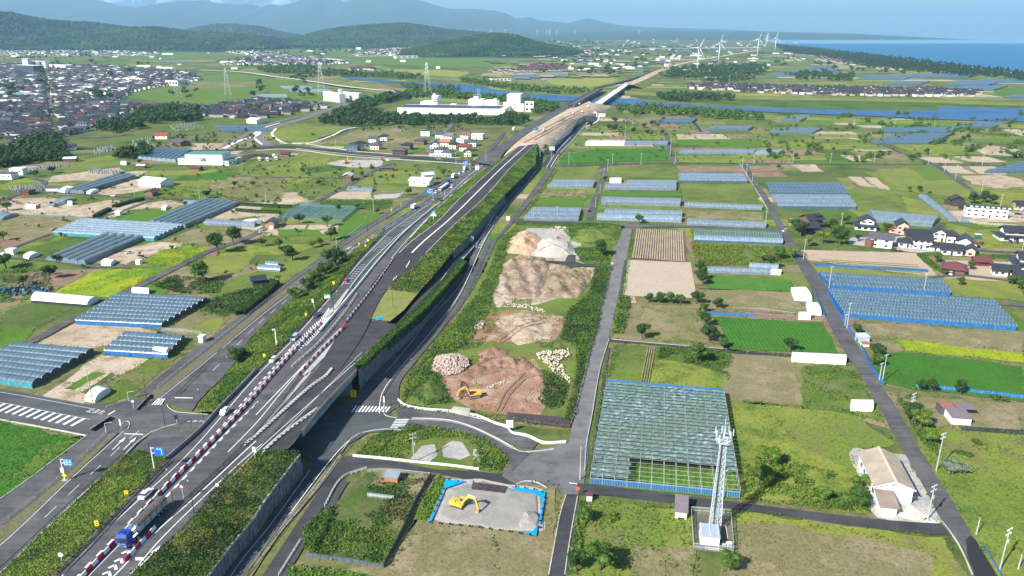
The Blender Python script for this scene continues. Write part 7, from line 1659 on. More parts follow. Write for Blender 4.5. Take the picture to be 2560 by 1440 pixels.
# --- single trees and bushes
T=[(545,632,6.2,'dark','left of a pair by the field track'),(583,610,5.6,'dark','right of a pair by the field track'),(508,705,5.5,'mid','with bushes below the mustard field'),(748,558,3.6,'dark','at the front of the net cage, left'),(818,565,3.8,'mid','at the front of the net cage, middle'),(828,600,4.2,'mid','alone below the net cage'),(845,527,2.8,'mid','behind the net cage'),(893,522,2.4,'mid','behind the right corner of the net cage'),(943,533,2.2,'mid','beside the frontage road bend'),(518,495,3.4,'dark','above the six-span greenhouse'),(588,468,3.0,'mid','in the meadow, left one of two'),(632,465,2.6,'mid','in the meadow, right one of two'),(797,462,2.4,'dark','alone in the middle of the meadow'),(757,432,2.6,'dark','beside the vegetable patches'),(1110,440,3.6,'mid','behind the stepped workshop roof'),(1020,486,3.0,'mid','below the stepped workshop'),(732,650,4.0,'dark','in the row of five by the frontage road, biggest'),(712,638,3.2,'dark','next to the biggest in the row of five'),(698,618,3.0,'mid','third in the row of five'),(655,615,2.8,'dark','leftmost of the row of five'),(783,618,2.4,'mid','thin upright one by the frontage road'),(803,612,2.4,'mid','right of the thin upright one'),(125,695,4.0,'dark','beside the blue nets at the far left'),(142,655,2.6,'dark','at the corner of the five-span greenhouse'),(15,670,4.4,'dark','at the left edge by the white tunnel'),(60,715,3.2,'mid','near the blue nets at the left edge'),(10,600,3.0,'mid','at the left edge by the dry field'),(20,525,3.6,'mid','left of the white half-round tent'),(130,432,3.6,'dark','beside the gravestones'),(90,440,3.0,'dark','left of the tall one at the gravestones'),(258,470,1.6,'dark','on the dark grey greenhouse side'),(335,402,3.0,'dark','by the blue-grey greenhouse corner'),(350,408,2.6,'dark','right of the one by the greenhouse corner'),(308,440,2.4,'mid','by the gravestone rows'),
     (1598,558,3.4,'mid','round, in front of the long clear greenhouse'),(1513,452,2.6,'dark','at the head of the field lane'),(1461,525,1.8,'dark','by the dark red shed'),(1505,640,4.6,'dark','on the mound by the farm road'),(1750,700,3.6,'dark','upper one of the column by the crop rows'),(1756,712,3.6,'dark','middle one of the column by the crop rows'),(1748,678,3.0,'dark','top of the column by the crop rows'),(1606,848,3.6,'dark','round, alone in the dry plot'),(1765,815,3.2,'dark','upper one at the corner of the crop field'),(1772,852,4.0,'dark','largest at the corner of the crop field'),(1752,800,2.6,'mid','beside the upper one at the corner of the crop field'),(1808,868,2.4,'mid','at the path corner of the crop field'),(1973,878,3.0,'dark','round, at the front edge of the crop field'),(1620,756,2.4,'dark','left in the row under the pale plot'),(1650,756,2.8,'dark','second in the row under the pale plot'),(1680,758,2.8,'mid','third in the row under the pale plot'),(1700,760,2.6,'mid','fourth in the row under the pale plot'),(1740,758,3.4,'dark','large one at the corner under the pale plot'),(1790,770,2.6,'dark','by the blue net corner'),(1760,778,2.2,'mid','behind the blue net corner'),
     (1750,905,4.2,'mid','in the overgrown corner above the orchard'),(2190,895,3.2,'dark','beside the blue fence and the scrap hut'),(2138,835,2.6,'mid','above the tin shed'),(2192,915,2.8,'mid','under the one by the scrap hut'),(2300,975,2.2,'dark','first in the row along the blue net fence'),(2330,978,2.4,'dark','second in the row along the blue net fence'),(2400,985,2.6,'dark','third in the row along the blue net fence'),(2485,995,1.8,'mid','fourth in the row along the blue net fence'),(2512,1000,1.8,'mid','last in the row along the blue net fence'),(2280,1055,3.2,'dark','by the double pole by the road'),(2300,1072,3.6,'light','large, below the double pole'),(2325,1110,2.6,'light','below the large one at the double pole'),
     (1825,1425,2.6,'mid','alone at the bottom edge right of the mast'),(1530,1300,1.8,'light','in the weed field, upright'),(1465,1300,2.2,'mid','at the farm road by the pump hut'),(1500,1425,4.0,'mid','at the bottom edge of the weed field'),(1440,1430,3.0,'dark','at the bottom by the farm road'),(2152,1225,2.4,'light','against the warehouse wall, upper'),(2150,1270,3.0,'mid','against the warehouse wall, lower'),(2060,1250,2.4,'light','in the thicket left of the warehouse'),(1920,1165,3.2,'light','in the thicket by the orchard corner'),(1895,1215,3.6,'mid','at the orchard corner'),
     (598,915,4.2,'dark','standing in the bank above the crossing'),(840,668,6.0,'dark','top one of the tree group by the exit ramp'),(815,695,4.8,'dark','second of the tree group by the exit ramp'),(790,715,4.6,'mid','third of the tree group by the exit ramp'),(770,735,4.2,'dark','fourth of the tree group by the exit ramp'),(740,755,3.8,'mid','fifth of the tree group by the exit ramp'),(860,665,3.6,'mid','right side of the tree group by the exit ramp'),(1033,1075,1.4,'mid','narrow ivy-covered one on the island'),
     (1100,640,4.0,'mid','on the bank left of the stone wall'),(1120,655,3.4,'dark','lowest on the bank left of the stone wall'),(1085,630,3.2,'light','upper on the bank left of the stone wall'),(1420,380,0.8,'mid','by the kerb'),(1365,375,3.4,'mid','on the overpass bank'),(1340,385,3.4,'dark','on the overpass bank, left'),(1475,318,5.0,'dark','by the culvert'),(1535,328,4.8,'dark','round, in the field right of the culvert'),(1610,318,3.6,'dark','behind the clear greenhouse row'),(1655,372,2.4,'mid','at the lane head'),(1922,385,3.6,'dark','at the end of the clear greenhouse'),(1945,422,2.6,'mid','beside the pale ploughed field'),(2000,590,5.0,'dark','beside the country road, left of the farm trees'),(1985,575,4.0,'dark','at the farmhouse corner'),(2075,585,5.2,'dark','biggest in the farm grove'),(2098,612,5.0,'dark','front right of the farm grove'),(2055,608,4.0,'light','light one in the farm grove'),(2020,615,3.6,'light','front left of the farm grove'),(2090,590,4.2,'mid','behind the front right of the farm grove'),(2110,560,3.4,'mid','behind the farm grove'),(1948,650,4.0,'mid','at the end of the low clear tunnel'),(1930,668,3.4,'dark','behind the short clear tunnel'),(1980,645,3.6,'light','beside the country road bend'),(1905,655,3.2,'light','in the yellow scrub'),(2215,578,3.2,'mid','right of the tiled farmhouse'),(2145,602,2.2,'dark','in the yard left of the modern house'),(2232,625,1.8,'dark','before the modern house'),(2250,628,1.6,'dark','before the small white house'),(2435,508,4.2,'dark','left in the row behind the terrace house'),(2460,506,4.4,'dark','middle in the row behind the terrace house'),(2482,510,4.0,'dark','right in the row behind the terrace house'),(2272,478,2.4,'mid','in the meadow hedge, first'),(2300,478,2.4,'dark','in the meadow hedge, second'),(2325,482,1.8,'mid','in the meadow hedge, third'),(2340,655,3.2,'mid','by the maroon garage'),(2425,672,2.6,'mid','between the maroon roofs'),(2400,712,2.4,'mid','alone on the meadow under the garage'),(2530,712,3.0,'mid','below the black roofs'),(2550,725,3.0,'mid','at the right edge below the black roofs')]
for(x_,y_,r_,k_,wh_)in T:
 tree(x_,y_+2,r_,k_ if r_>2.0 else{'dark':'dbush','mid':'bush','light':'ybush'}[k_],wh_,z=.0 if y_ not in(1075,)else 0,squash=1.0)
for(x_,y_,r_)in[(1750,1195,1),(2395,1190,4.2)]:tree(x_,y_,r_,'grey','in the grass right of the country road' if x_>2000 else 'by the orchard')if x_>2000 else None
for i,(x_,y_)in enumerate(X('2440 1110 2400 1135 2420 1140')):tree(x_,y_,1.6,'bush',['upper of three in the grass by the right pole','left of three in the grass by the right pole','right of three in the grass by the right pole'][i])
for i in range(60):
 x_,y_=NU(1950,2540),NU(300,400);tree(x_,y_,NU(1.5,3.6),random.choice(['dark','mid','bush']),'among the fields right of the river bank',group='trees and bushes among the far right fields')
for i in range(34):
 x_,y_=NU(1330,1660),NU(262,350)
 if x_<1510+(300-y_)*.3 and y_>255:continue
 tree(x_,y_,NU(2,4),random.choice(['dark','mid']),'on the meadows behind the clear greenhouses',group='trees on the meadows behind the greenhouses')
for i in range(36):
 x_,y_=NU(560,1260),NU(330,480)
 if 360<y_<412 or(x_>930 and y_>410 and x_>1150-(y_-410)*1.2):continue
 tree(x_,y_,NU(1,2.6),random.choice(['bush','dbush','mid']),'in the meadows along the bypass',group='bushes in the meadows along the bypass')
# --- painted lines on the expressway
ZD=HZ+.05
def pl(pts,w_=.2,dash=None,z=ZD,par=None,n=60,dz=.02,m=None):
 L=dense(zz(pts,z),n=n);return mark(par or main,L,w_,dz=dz,dash=dash,m=m)
pl([(90,1520),(155,1440),(285,1307),(450,1155),(507,1080+15),(640,942),(722,860),(790,785),(825,745)],.22)
pl(X('140 1520 200 1440 300 1335 400 1230 547 1080 636 980 700 908 740 864 800 800'),.16);pl(X('136 1518 195 1440 295 1335 395 1230 542 1080 630 980 694 908 733 864'),.5,(2.0,2.0))
pl(X('160 1510 222 1440 310 1350 415 1240 567 1080 640 1007 735 900 830 797 895 725'),.16);pl(X('415 1243 567 1083 645 1003 739 898 830 800'),.5,(2.0,2.0))
pl(X('215 1500 285 1440 390 1330 480 1250 640 1102'),.3);pl(X('570 1130 640 1058 700 985 780 892 860 812'),.25);pl(X('640 1037 702 972 780 892'),.3)
pl(X('265 1500 322 1440 400 1350 520 1232 640 1122 700 1080'),.25,z=ZD);pl(X('560 1215 640 1130 722 1055 845 945 930 870'),.2,z=HZ+.12,dz=.03);pl(X('650 1140 722 1065 820 965 905 880'),.12,z=HZ+.12,dz=.03)
mb=MB();L=dense(zz(X('735 868 790 810 820 770'),ZD),n=20);L2_=dense(zz(X('755 880 806 825 826 800'),ZD),n=20)
for p,q in zip(L,L2_):
 p=Vector(p)+Vector((0,0,.03));q=Vector(q)+Vector((0,0,.03));e=Vector((.35,.25,0));mb.quad(p,p+e,q+e,q)
mb.out('painted_chevrons',PAINT,main)
mb=MB()
for(x_,y_)in((285,1416),(300,1400),(318,1380),(270,1432),(330,1362),(345,1346)):
 for a_,b_ in(((-14,4),(2,-3)),((2,-3),(6,8))):
  p=Vector(G(x_+a_[0],y_+a_[1],ZD));q=Vector(G(x_+b_[0],y_+b_[1],ZD));mb.beam(p+Vector((0,0,.02)),q+Vector((0,0,.02)),.6,.02)
mb.out('painted_arrows',PAINT,main)
def arrow(x_,y_,ang,s,road,z=.1,kind='arrow',m=None):
 P=Vector(G(x_,y_,z));c,sn=math.cos(ang),math.sin(ang);mb=MB()
 def T_(u,v):return(P.x+(u*c-v*sn)*s,P.y+(u*sn+v*c)*s,z)
 if kind=='arrow':mb.quad(T_(-2.5,-.1),T_(.8,-.1),T_(.8,.1),T_(-2.5,.1));mb.add([T_(.6,-.45),T_(2.5,0),T_(.6,.45)],[(0,1,2)])
 else:
  o_=[(-2.2,0),(0,-.7),(2.2,0),(0,.7)];i_=[(-1.6,0),(0,-.42),(1.6,0),(0,.42)]
  for k in range(4):mb.quad(T_(*o_[k]),T_(*o_[(k+1)%4]),T_(*i_[(k+1)%4]),T_(*i_[k]))
 return mb.out('painted_'+kind,m or PAINT,road)
def hd(x0,y0,x1,y1,z=0.0):a=G(x0,y0,z);b=G(x1,y1,z);return math.atan2(b[1]-a[1],b[0]-a[0])
h1_=hd(100,1300,300,1110)
for(x_,y_,k_)in((298,1108,'arrow'),(325,1108,'arrow'),(212,1219,'arrow'),(139,1261,'diamond'),(12,1388,'diamond')):arrow(x_,y_,h1_,1.5,sb1,.42 if y_<1150 else .2,k_)
h2_=hd(950,1000,1040,870)
for(x_,y_,k_)in((924,991,'arrow'),(946,988,'arrow'),(1005,919,'arrow'),(1004,896,'diamond'),(1023,897,'diamond'),(1068,841,'arrow'),(1082,824,'diamond')):arrow(x_,y_,h2_,1.3,nr,.2,k_)
arrow(375,1390,hd(340,1420,400,1360,HZ),1.6,main,ZD+.03)
def quads(name,lst,road,z=.34,m=None):
 mb=MB()
 for q in lst:mb.add([G(p[0],p[1],z)for p in q],[(0,1,2,3)])
 return mb.out(name,m or PAINT,road)
# zebra crossings
zb=[]
for i in range(11):
 x0=878+i*8.4;zb.append([(x0,1030-i*.2-8*0),(x0+4,1030),(x0+15,1014+i*.25),(x0+11,1014+i*.25)])
quads('crosswalk',zb,ej);zb=[]
for i in range(7):y0=1048+i*4.1;x0=988-i*2.6;zb.append([(x0,y0+1.8),(x0+34,y0+1.0),(x0+35,y0-.8),(x0+1,y0)])
quads('crosswalk',zb,ej)
quads('crosswalk',[[(378+i*7,1012),(382+i*7,1012),(398+i*5,996),(395+i*5,996)]for i in range(0,4)],sb2,.36)
quads('stop_line',[X('437 993 482 994 482 996 437 995')],sb2,.36);quads('stop_line',[[(897,1004),(950,1007),(950,1008.6),(897,1005.5)]],nr,.3);quads('stop_line',[X('310 1083 358 1085 358 1087 310 1085')],sb1,.36);quads('stop_line',[X('269 1036 287 1026 289 1027 272 1037')],xr,.36)
quads('stop_line',[X('1423 1206 1454 1210 1454 1212 1423 1208')],gr_,.3)
def word(name,text,x_,y_,sx__,ang,road,z,m=None,squash=1.0):
 cu=bpy.data.curves.new(name,'FONT');cu.body=text;cu.size=1;cu.align_x='CENTER';cu.align_y='CENTER';o=ON(name,cu);LNK(o)
 dg=bpy.context.evaluated_depsgraph_get();me=bpy.data.meshes.new_from_object(o.evaluated_get(dg));bpy.data.objects.remove(o);me.name=name
 o=ON(name,me);LNK(o);me.materials.clear();me.materials.append(m or PAINT);P=G(x_,y_,z)
 o.location=P;o.rotation_euler=(0,0,ang);o.scale=(sx__[0],sx__[1],1);o.parent=road;return o
word('painted_lettering','50',752,1229,(2.6,6.0),hd(700,1300,770,1205)-math.pi/2,lw,.2,PAINT_O)
word('painted_lettering','止まれ',240,1029,(2.2,3.2),hd(100,991,235,1016)+0,xr,.36);word('painted_lettering','止まれ',1080,1069,(2.4,1.8),hd(1030,1060,1130,1068),ec,.3)
word('painted_lettering','止まれ',487,1053,(2.2,1.4),hd(450,1052,520,1054),sb2,.36);word('painted_lettering','止まれ',885,620,(3,7),hd(860,640,910,600)-math.pi/2,sb2,.3)
# kerbs
def kerb(pts,w_=.3,z=.15,base=0.3,m=None,label=None):
 L=dense(pts,0,max(8,len(pts)*6));A=offset_line(L,-w_/2);B=offset_line(L,w_/2);A0=A.copy();B0=B.copy();A[:,2]=base+z;B[:,2]=base+z
 return loft('kerb',[A0,A,B,B0],m or CONC)
for p in(X('0 1050 132 1074 215 1090'),X('-160 1340 0 1250 155 1138 220 1089'),X('418 1014 424 1022 440 1031 465 1034 520 1038'),X('375 1084 390 1078 410 1070 440 1062'),X('962 1000 960 1020 962 1038 975 1044 992 1046'),X('852 1135 880 1098 905 1084 960 1075 1000 1077 1030 1076'),
          X('1030 1047 1080 1048 1130 1053 1180 1068 1240 1096 1280 1118 1300 1130 1335 1130 1385 1124'),X('1060 1026 1140 1036 1205 1050'),X('303 1063 318 1055 325 1062 320 1076'),X('1290 1213 1310 1205 1340 1207 1368 1222'),X('1415 1240 1400 1290 1385 1370 1372 1440'),X('1444 1244 1425 1350 1412 1440'),X('1462 1180 1466 1115 1480 1040 1500 925 1523 848'),X('2432 1440 2396 1362 2355 1305'),X('1850 410 1885 467 1920 525'),X('1530 850 1690 864 1808 873'),
          X('815 630 870 590 910 560')):kerb(p)
loft('parapet',[dense([(222,1072,.3),(272,1040,.3)],n=4),dense([(222,1072,1.4),(272,1040,1.4)],n=4),dense([(226,1075,1.4),(276,1043,1.4)],n=4),dense([(226,1075,.3),(276,1043,.3)],n=4)],CONC_D)
loft('parapet',[dense([(338,1022,.3),(375,984,.3)],n=4),dense([(338,1022,1.0),(375,984,1.0)],n=4),dense([(341,1024,1.0),(378,986,1.0)],n=4),dense([(341,1024,.3),(378,986,.3)],n=4)],CONC_D)
lb_=dense(X('882 1143 960 1150 1050 1160 1130 1168 1197 1177'),0,20);a_=lb_.copy();a_[:,2]=.9;b_=offset_line(a_,.35);c_=b_.copy();c_[:,2]=0
loft('low_wall',[lb_,a_,b_,c_],CONC_W)
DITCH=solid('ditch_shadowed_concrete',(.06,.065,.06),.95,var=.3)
# ditches as flat ribbons, the shade inside them painted as dark colour
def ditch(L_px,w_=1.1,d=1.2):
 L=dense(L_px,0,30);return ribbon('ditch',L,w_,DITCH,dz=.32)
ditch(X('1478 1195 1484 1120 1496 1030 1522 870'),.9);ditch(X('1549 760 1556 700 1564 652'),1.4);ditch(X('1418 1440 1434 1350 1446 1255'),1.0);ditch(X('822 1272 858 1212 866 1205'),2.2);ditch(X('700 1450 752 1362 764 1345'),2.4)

# --- rails
def rail_line(label,pts,z,h=.8,m_=None,step=3,rails=(1.0,),name='guardrail',r=.06,raw=None):
 L=dense(zz(pts,z),n=max(10,len(pts)*8))if raw is None else np.asarray(raw)
 return fence(label,L,h,m_ or DSTEEL,step,rails,None,name=name,cat='guardrail',r=r,raw=True)
rail_line('dark guardrail along the left edge of the expressway, lowest stretch',X('150 1440 222 1367 340 1242 428 1153'),HZ,rails=(1.0,.6),r=.08)
rail_line('dark guardrail along the left edge above the crossing',X('640 933 720 858 785 787 833 735 890 662 935 612'),6.6,rails=(1.0,.6),r=.08)
rail_line('thin dark guardrail in the middle of the expressway',X('420 1297 480 1240 560 1165 640 1085 700 1015 755 938'),HZ,1.0,rails=(1.0,.5),r=.07)
rail_line('dark guardrail with posts at the right edge of the expressway',X('330 1445 400 1380 480 1303 540 1232 600 1172'),HZ,r=.06)
rail_line('post and rail fence on the right viaduct edge',X('716 1120 757 1075 802 1018 892 924 962 850'),HZ+.3,1.2,solid('brown_rail',(.12,.09,.07),.6),2.5,(1.0,.55),r=.06)
rail_line('dark guardrail with looped posts along the surface road',X('0 1428 95 1338 212 1228 307 1140 345 1100'),0.3,.8,step=4,r=.07);rail_line('dark guardrail in the middle of the surface road shoulder',X('440 992 500 930 560 870 640 800 720 735'),.3,.8,step=4,r=.07)
rail_line('dark guardrail between the lower road and the cycle path',X('585 1480 640 1410 722 1305 790 1222 848 1142 905 1086'),.2,.8,step=4,r=.07);rail_line('guardrail along the outer side of the side road',X('1000 975 1045 905 1085 855 1150 765 1185 700 1225 610'),.2,.8,step=4,r=.06)
rail_line('galvanised fence along the frontage road',X('395 970 500 886 640 774 715 716 815 645 910 580 965 545'),.2,1.1,STEEL,3,(1.0,.5),'mesh_fence',.05);rail_line('galvanised fence along the lower frontage road',X('0 1316 160 1186 270 1080'),.2,1.1,STEEL,3,(1.0,.5),'mesh_fence',.04);rail_line('galvanised fence along the upper frontage road',X('975 540 1065 478 1090 470 1165 420'),.2,1.1,STEEL,4,(1.0,.5),'mesh_fence',.06)
fence('white three-rail fence curving along the front of the construction lot',X('995 1003 1015 1018 1060 1027 1115 1031 1190 1043 1240 1063 1267 1071 1280 1086 1317 1093 1360 1111 1415 1109'),1.1,WHITE,2,(1.0,.7,.4),film('white_slats',(.8,.8,.8),.6),r=.07)
fence('white railing around the ditch by the garden plot',X('812 1268 856 1198 917 1174'),1.0,WHITE,1.5,(1.0,.6),r=.06,raw=False);fence('white railing by the lower ditch',[(697,1442),(752,1354)],1.0,WHITE,1.5,(1.0,.6),r=.05);fence('cream railing at the corner of the small meadow',[(266,1021),(322,1004)],.9,CREAM,2,(1.0,.6),r=.05)
fence('grey pipe fence along the left side of the farm road',X('1428 1062 1450 985 1475 880 1500 760 1526 660'),.9,STEEL,3,(1.0,),r=.05)
rail_line('grey barrier strip by the closed carriageway',X('730 918 800 855 864 778 893 735'),HZ+.2,.7,CONC_W,3,r=.1)
cw1=dense(zz(X('843 745 893 703 950 640 1015 570 1060 530'),6.9),n=30);cw1[:,2]=np.interp(np.arange(30),[0,12,29],[7.2,5.2,2.2]);
def cbar(label,pts,z,w_=.3,h=.9,m=None,n=40,zs=None):
 L=dense(zz(pts,z)if zs is None else zprof(pts,zs),n=n);A=offset_line(L,-w_/2);B=offset_line(L,w_/2);A1=A+[0,0,h];B1=B+[0,0,h]
 o=loft('concrete_barrier',[A,A1,B1,B],m or CONC_W,kind=None);return tag(o,label,'barrier')
cbar('white concrete edge barrier left of the second carriageway',X('800 830 858 760 893 718 950 648 1015 578 1090 514'),7,zs=[7.3,7.3,7.3,6.3,4.3,2.1],w_=.5)
cbar('pale concrete kerb right of the second carriageway',X('1025 598 1068 552 1105 513 1178 446'),7,zs=[4.2,3,2.0,.4],w_=.5)
cbar('black viaduct parapet above the left end of the underpass',X('417 1150 497 1080 545 1028 640 929'),HZ,.5,1.1,CONC_D);cbar('concrete viaduct parapet above the crosswalk',X('755 1082 802 1022 892 927'),HZ,.35,.9,CONC)
cbar('long row of white-topped median barrier by the closed lanes',X('612 1112 640 1090 715 1022 777 967 815 940 830 922'),HZ+.05,.8,.6,CONC);cbar('short row of white-topped median barrier at the viaduct edge',X('660 1128 700 1092 745 1058 795 1022'),HZ+.05,.8,.6,CONC)
wt_=MB()
for P_ in(dense(zz(X('612 1112 640 1090 715 1022 777 967 815 940 830 922'),HZ+.72),n=100),dense(zz(X('660 1128 700 1092 745 1058 795 1022'),HZ+.72),n=40)):
 for i in range(0,len(P_),3):wt_.box(P_[i],(.6,.3,.14),.8)
tag(wt_.out('reflector_blocks',WHITE),'small white blocks along the top of the median barriers','blocks',kind='stuff')

# --- red and white water-filled barriers, each its own
BP=[]
for m_,nm in((RED,'red'),(solid('white_plastic',(.80,.80,.82),.45,var=.05),'white')):
 mb=MB();mb.side([(-.3,0),(.3,0),(.3,.12),(.14,.35),(.11,.95),(-.11,.95),(-.14,.35),(-.3,.12)],-.98,.98);mb.box((0,-.5,.97),(.16,.2,.08));mb.box((0,.5,.97),(.16,.2,.08))
 o=mb.out('traffic_barrier',m_);BP.append((o.data,nm));bpy.data.objects.remove(o)
def barriers(pts,where,step=2.0,z=HZ+.08,start=0):
 L=dense(zz(pts,z),n=80)
 for i,(p,a)in enumerate(at_len(L,step)):
  me,nm=BP[i%2];o=ON('traffic_barrier',me);LNK(o);o.location=p;o.rotation_euler=(0,0,a-math.pi/2)
  tag(o,'%s plastic road barrier in the red and white row %s'%(nm,where),'road barrier','%s barriers in the row %s'%(nm,where))
barriers(X('195 1458 210 1440 250 1397 300 1345 400 1236 555 1080 640 988 705 912 745 869 804 808'),'between the two directions of traffic',2.05)
barriers(X('319 1398 352 1361 389 1320'),'right of the blue truck',2.05);barriers(X('750 935 800 882 862 820'),'along the pale concrete strip',2.05,HZ+.3);barriers(X('866 806 932 722 987 645'),'running up the closed carriageway',2.05,HZ+.4)
CN=TB((0,0,0),(0,0,.8),.2,.05,8).out('traffic_cone',WHITE);cme=CN.data;bpy.data.objects.remove(CN)
for pts,n_,z_,wh_ in((X('715 890 750 850 800 800'),16,HZ+.1,'beside the barrier row'),(X('1016 668 1020 662 1024 655'),5,8.2,'on the right edge of the closed lanes, upper'),([(984,700),(994,690)],4,8.2,'on the right edge of the closed lanes, lower')):
 for p,a in at_len(dense(zz(pts,z_),n=20),1.0)[:1]+at_len(dense(zz(pts,z_),n=20),2.2)[1:n_]:
  o=ON('delineator_post',cme);LNK(o);o.location=p;o.scale=(1.2,1.2,1.0);tag(o,'white delineator block '+wh_,'delineator','white delineator blocks '+wh_)
L_=dense(X('1190 620 1205 590 1222 562 1242 530 1258 505'),.1,30)
for i,(p,a)in enumerate(at_len(L_,3.2)):
 o=ON('delineator_post',cme);LNK(o);o.location=p;o.scale=(2,2,1.5);tag(o,'white delineator block in the line down the middle of the side road','delineator','white delineator blocks in the line on the side road')
 mark(nr,np.array([np.array(p)+[.8,0,.22],np.array(p)+[3.2,.6,.22]]),.5,dz=0)

# --- vehicles
def wheel(root,x,y,r=.33,w_=.24,tire=BLACK):
 o=TB((x,y-w_/2,r),(x,y+w_/2,r),r,n=12).out('wheel',tire,root);s=1 if y>0 else-1
 TB((x,y+s*(w_/2-.02),r),(x,y+s*(w_/2+.02),r),r*.55,n=8).out('rim',STEEL,o)
def car(label,r_px,f_px,col,kind='sedan',z=0.0,L=None):
 a=Vector(G(*r_px,z));b=Vector(G(*f_px,z));d=b-a;ang=math.atan2(d.y,d.x);c=(a+b)/2
 Lc=dict(sedan=4.6,hatch=3.6,van=4.7,suv=4.5,kei=3.4,pickup=3.4)[kind]
 t=thing('car' if kind !='pickup' else 'pickup_truck',label,'car' if kind !='pickup' else 'pickup truck',(c.x,c.y,z),ang)
 m=solid('car_paint_%d_%d_%d'%tuple(int(v*99)for v in col),col,.3,var=.02,spec=.6,coat=.6);W_=.86 if Lc>4 else .74
 prof=dict(sedan=[(-1,.3),(1,.3),(1,.62),(.96,.72),(.5,.92),(-.6,.98),(-.97,.95),(-1,.7)],van=[(-1,.3),(1,.3),(1,.75),(.9,.98),(.7,1.1),(-.98,1.1),(-1,.8)])
 pr=prof['van' if kind in('van','hatch','suv','kei','pickup')else 'sedan'];h=Lc/2
 mb=MB();mb.side([(p[0]*h,p[1])for p in pr],-W_,W_);mb.out('body',m,t)
 top=dict(sedan=(-.72,.42,-.5,.12,1.38),van=(-.97,.72,-.93,.42,1.85),hatch=(-.96,.6,-.88,.3,1.5),suv=(-.96,.58,-.85,.25,1.68),kei=(-.97,.68,-.92,.42,1.75),pickup=(.0,.9,.08,.6,1.75))[kind]
 x0,x1,x2,x3,H_=top;zb=.95 if kind=='sedan' else 1.08;g=MB();y0,y1=W_*.97,W_*.8
 vs=[(x0*h,-y0,zb),(x1*h,-y0,zb),(x1*h,y0,zb),(x0*h,y0,zb),(x2*h,-y1,H_-.06),(x3*h,-y1,H_-.06),(x3*h,y1,H_-.06),(x2*h,y1,H_-.06)]
 g.add(vs,[(0,1,5,4),(1,2,6,5),(2,3,7,6),(3,0,4,7),(4,5,6,7)]);g.out('windows',GLASS,t)
 BX(((x2+x3)/2*h,0,H_-.03),((x3-x2)*h+.1,2*y1+.06,.08)).out('roof',m,t)
 if kind in('van','kei'):
  pl_=MB();
  for xx in(x0+.03,(x0+x1)/2):pl_.box((xx*h,y0*.93,(zb+H_)/2),(.14,.1,H_-zb));pl_.box((xx*h,-y0*.93,(zb+H_)/2),(.14,.1,H_-zb))
  pl_.out('pillars',m,t)
 if kind=='pickup':BX((-.5*h,0,1.12),(h*.95,W_*1.85,.06)).out('load_bed',STEEL,t)
 for xx in(-.62,.62):
  for s in(-1,1):wheel(t,xx*h,s*(W_-.08),.3)
 for s in(-1,1):
  BX((h-.02,s*W_*.72,.66),(.08,.3,.14)).out('headlight',solid('lamp_glass',(.75,.77,.8),.15),t);BX((-h+.01,s*W_*.8,.8),(.06,.2,.2)).out('taillight',solid('red_lens',(.4,.01,.01),.3),t)
 BX((h*.98,0,.4),(.1,W_*1.7,.16)).out('bumper',m,t);BX((-h-.02,0,.5),(.04,.35,.16)).out('number_plate',WHITE,t)
 return t
ZR=HZ+.09
car('white sedan with a black roof window passing the blue truck',(352,1252),(379,1225),(.80,.80,.80),'sedan',ZR)
car('pale silver-pink wagon by the barriers above the crossing',(569,1028),(555,1041),(.62,.57,.54),'kei',ZR);car('white hatchback following the silver van',(690,897),(677,909),(.8,.8,.8),'hatch',ZR);car('silver-blue van between the white hatchback and the dark car',(743,842),(732,853),(.42,.50,.62),'van',ZR);car('dark navy car behind the silver van',(799,786),(787,794),(.02,.02,.08),'sedan',ZR)
car('red and white car coming down the exit ramp',(870,700),(860,712),(.45,.03,.06),'kei',6.3);car('black car on the second carriageway near the traffic queue',(1107,500),(1098,508),(.03,.03,.04),'suv',1.4)
car('white car parked by the dark hut under the trees',(674,703),(692,700),(.8,.8,.8),'sedan',.1);car('white kei van with its door open by the brown shed',(646,583),(664,580),(.8,.8,.8),'kei',.1);car('white pickup truck on the bare plot by the white tunnel',(314,636),(330,633),(.8,.8,.8),'pickup',.1);car('white pickup truck on the field track',(288,491),(277,491),(.8,.8,.8),'pickup',.1)
for lb,r_,f_,c_,k_ in[('first white car in the queue behind the car carrier',(1093,479),(1086,486),(.8,.8,.8),'kei'),('white car behind the blue lorry in the queue',(1119,461),(1113,467),(.8,.8,.8),'kei'),('white van with a trailer in the middle of the queue',(1131,466),(1127,472),(.8,.8,.8),'van'),('white car just behind the big white box truck',(1150,433),(1146,437),(.8,.8,.8),'sedan'),('white pickup near the crossing in the queue',(1162,428),(1157,432),(.8,.8,.8),'van'),('black car at the head of the queue',(1183,411),(1177,415),(.02,.02,.03),'suv'),
                          ('white van turning at the big intersection',(1195,398),(1186,399),(.8,.8,.8),'van'),('first white car waiting on the far side of the intersection',(1223,388),(1217,392),(.8,.8,.8),'suv'),('second dark car waiting on the far side of the intersection',(1231,381),(1226,386),(.06,.07,.1),'suv'),('white car on the bypass towards the left',(965,401),(975,402),(.8,.8,.8),'sedan'),('red car behind the white machinery at the building site',(951,400),(960,401),(.5,.02,.05),'kei')]:car(lb,r_,f_,c_,k_,.4)
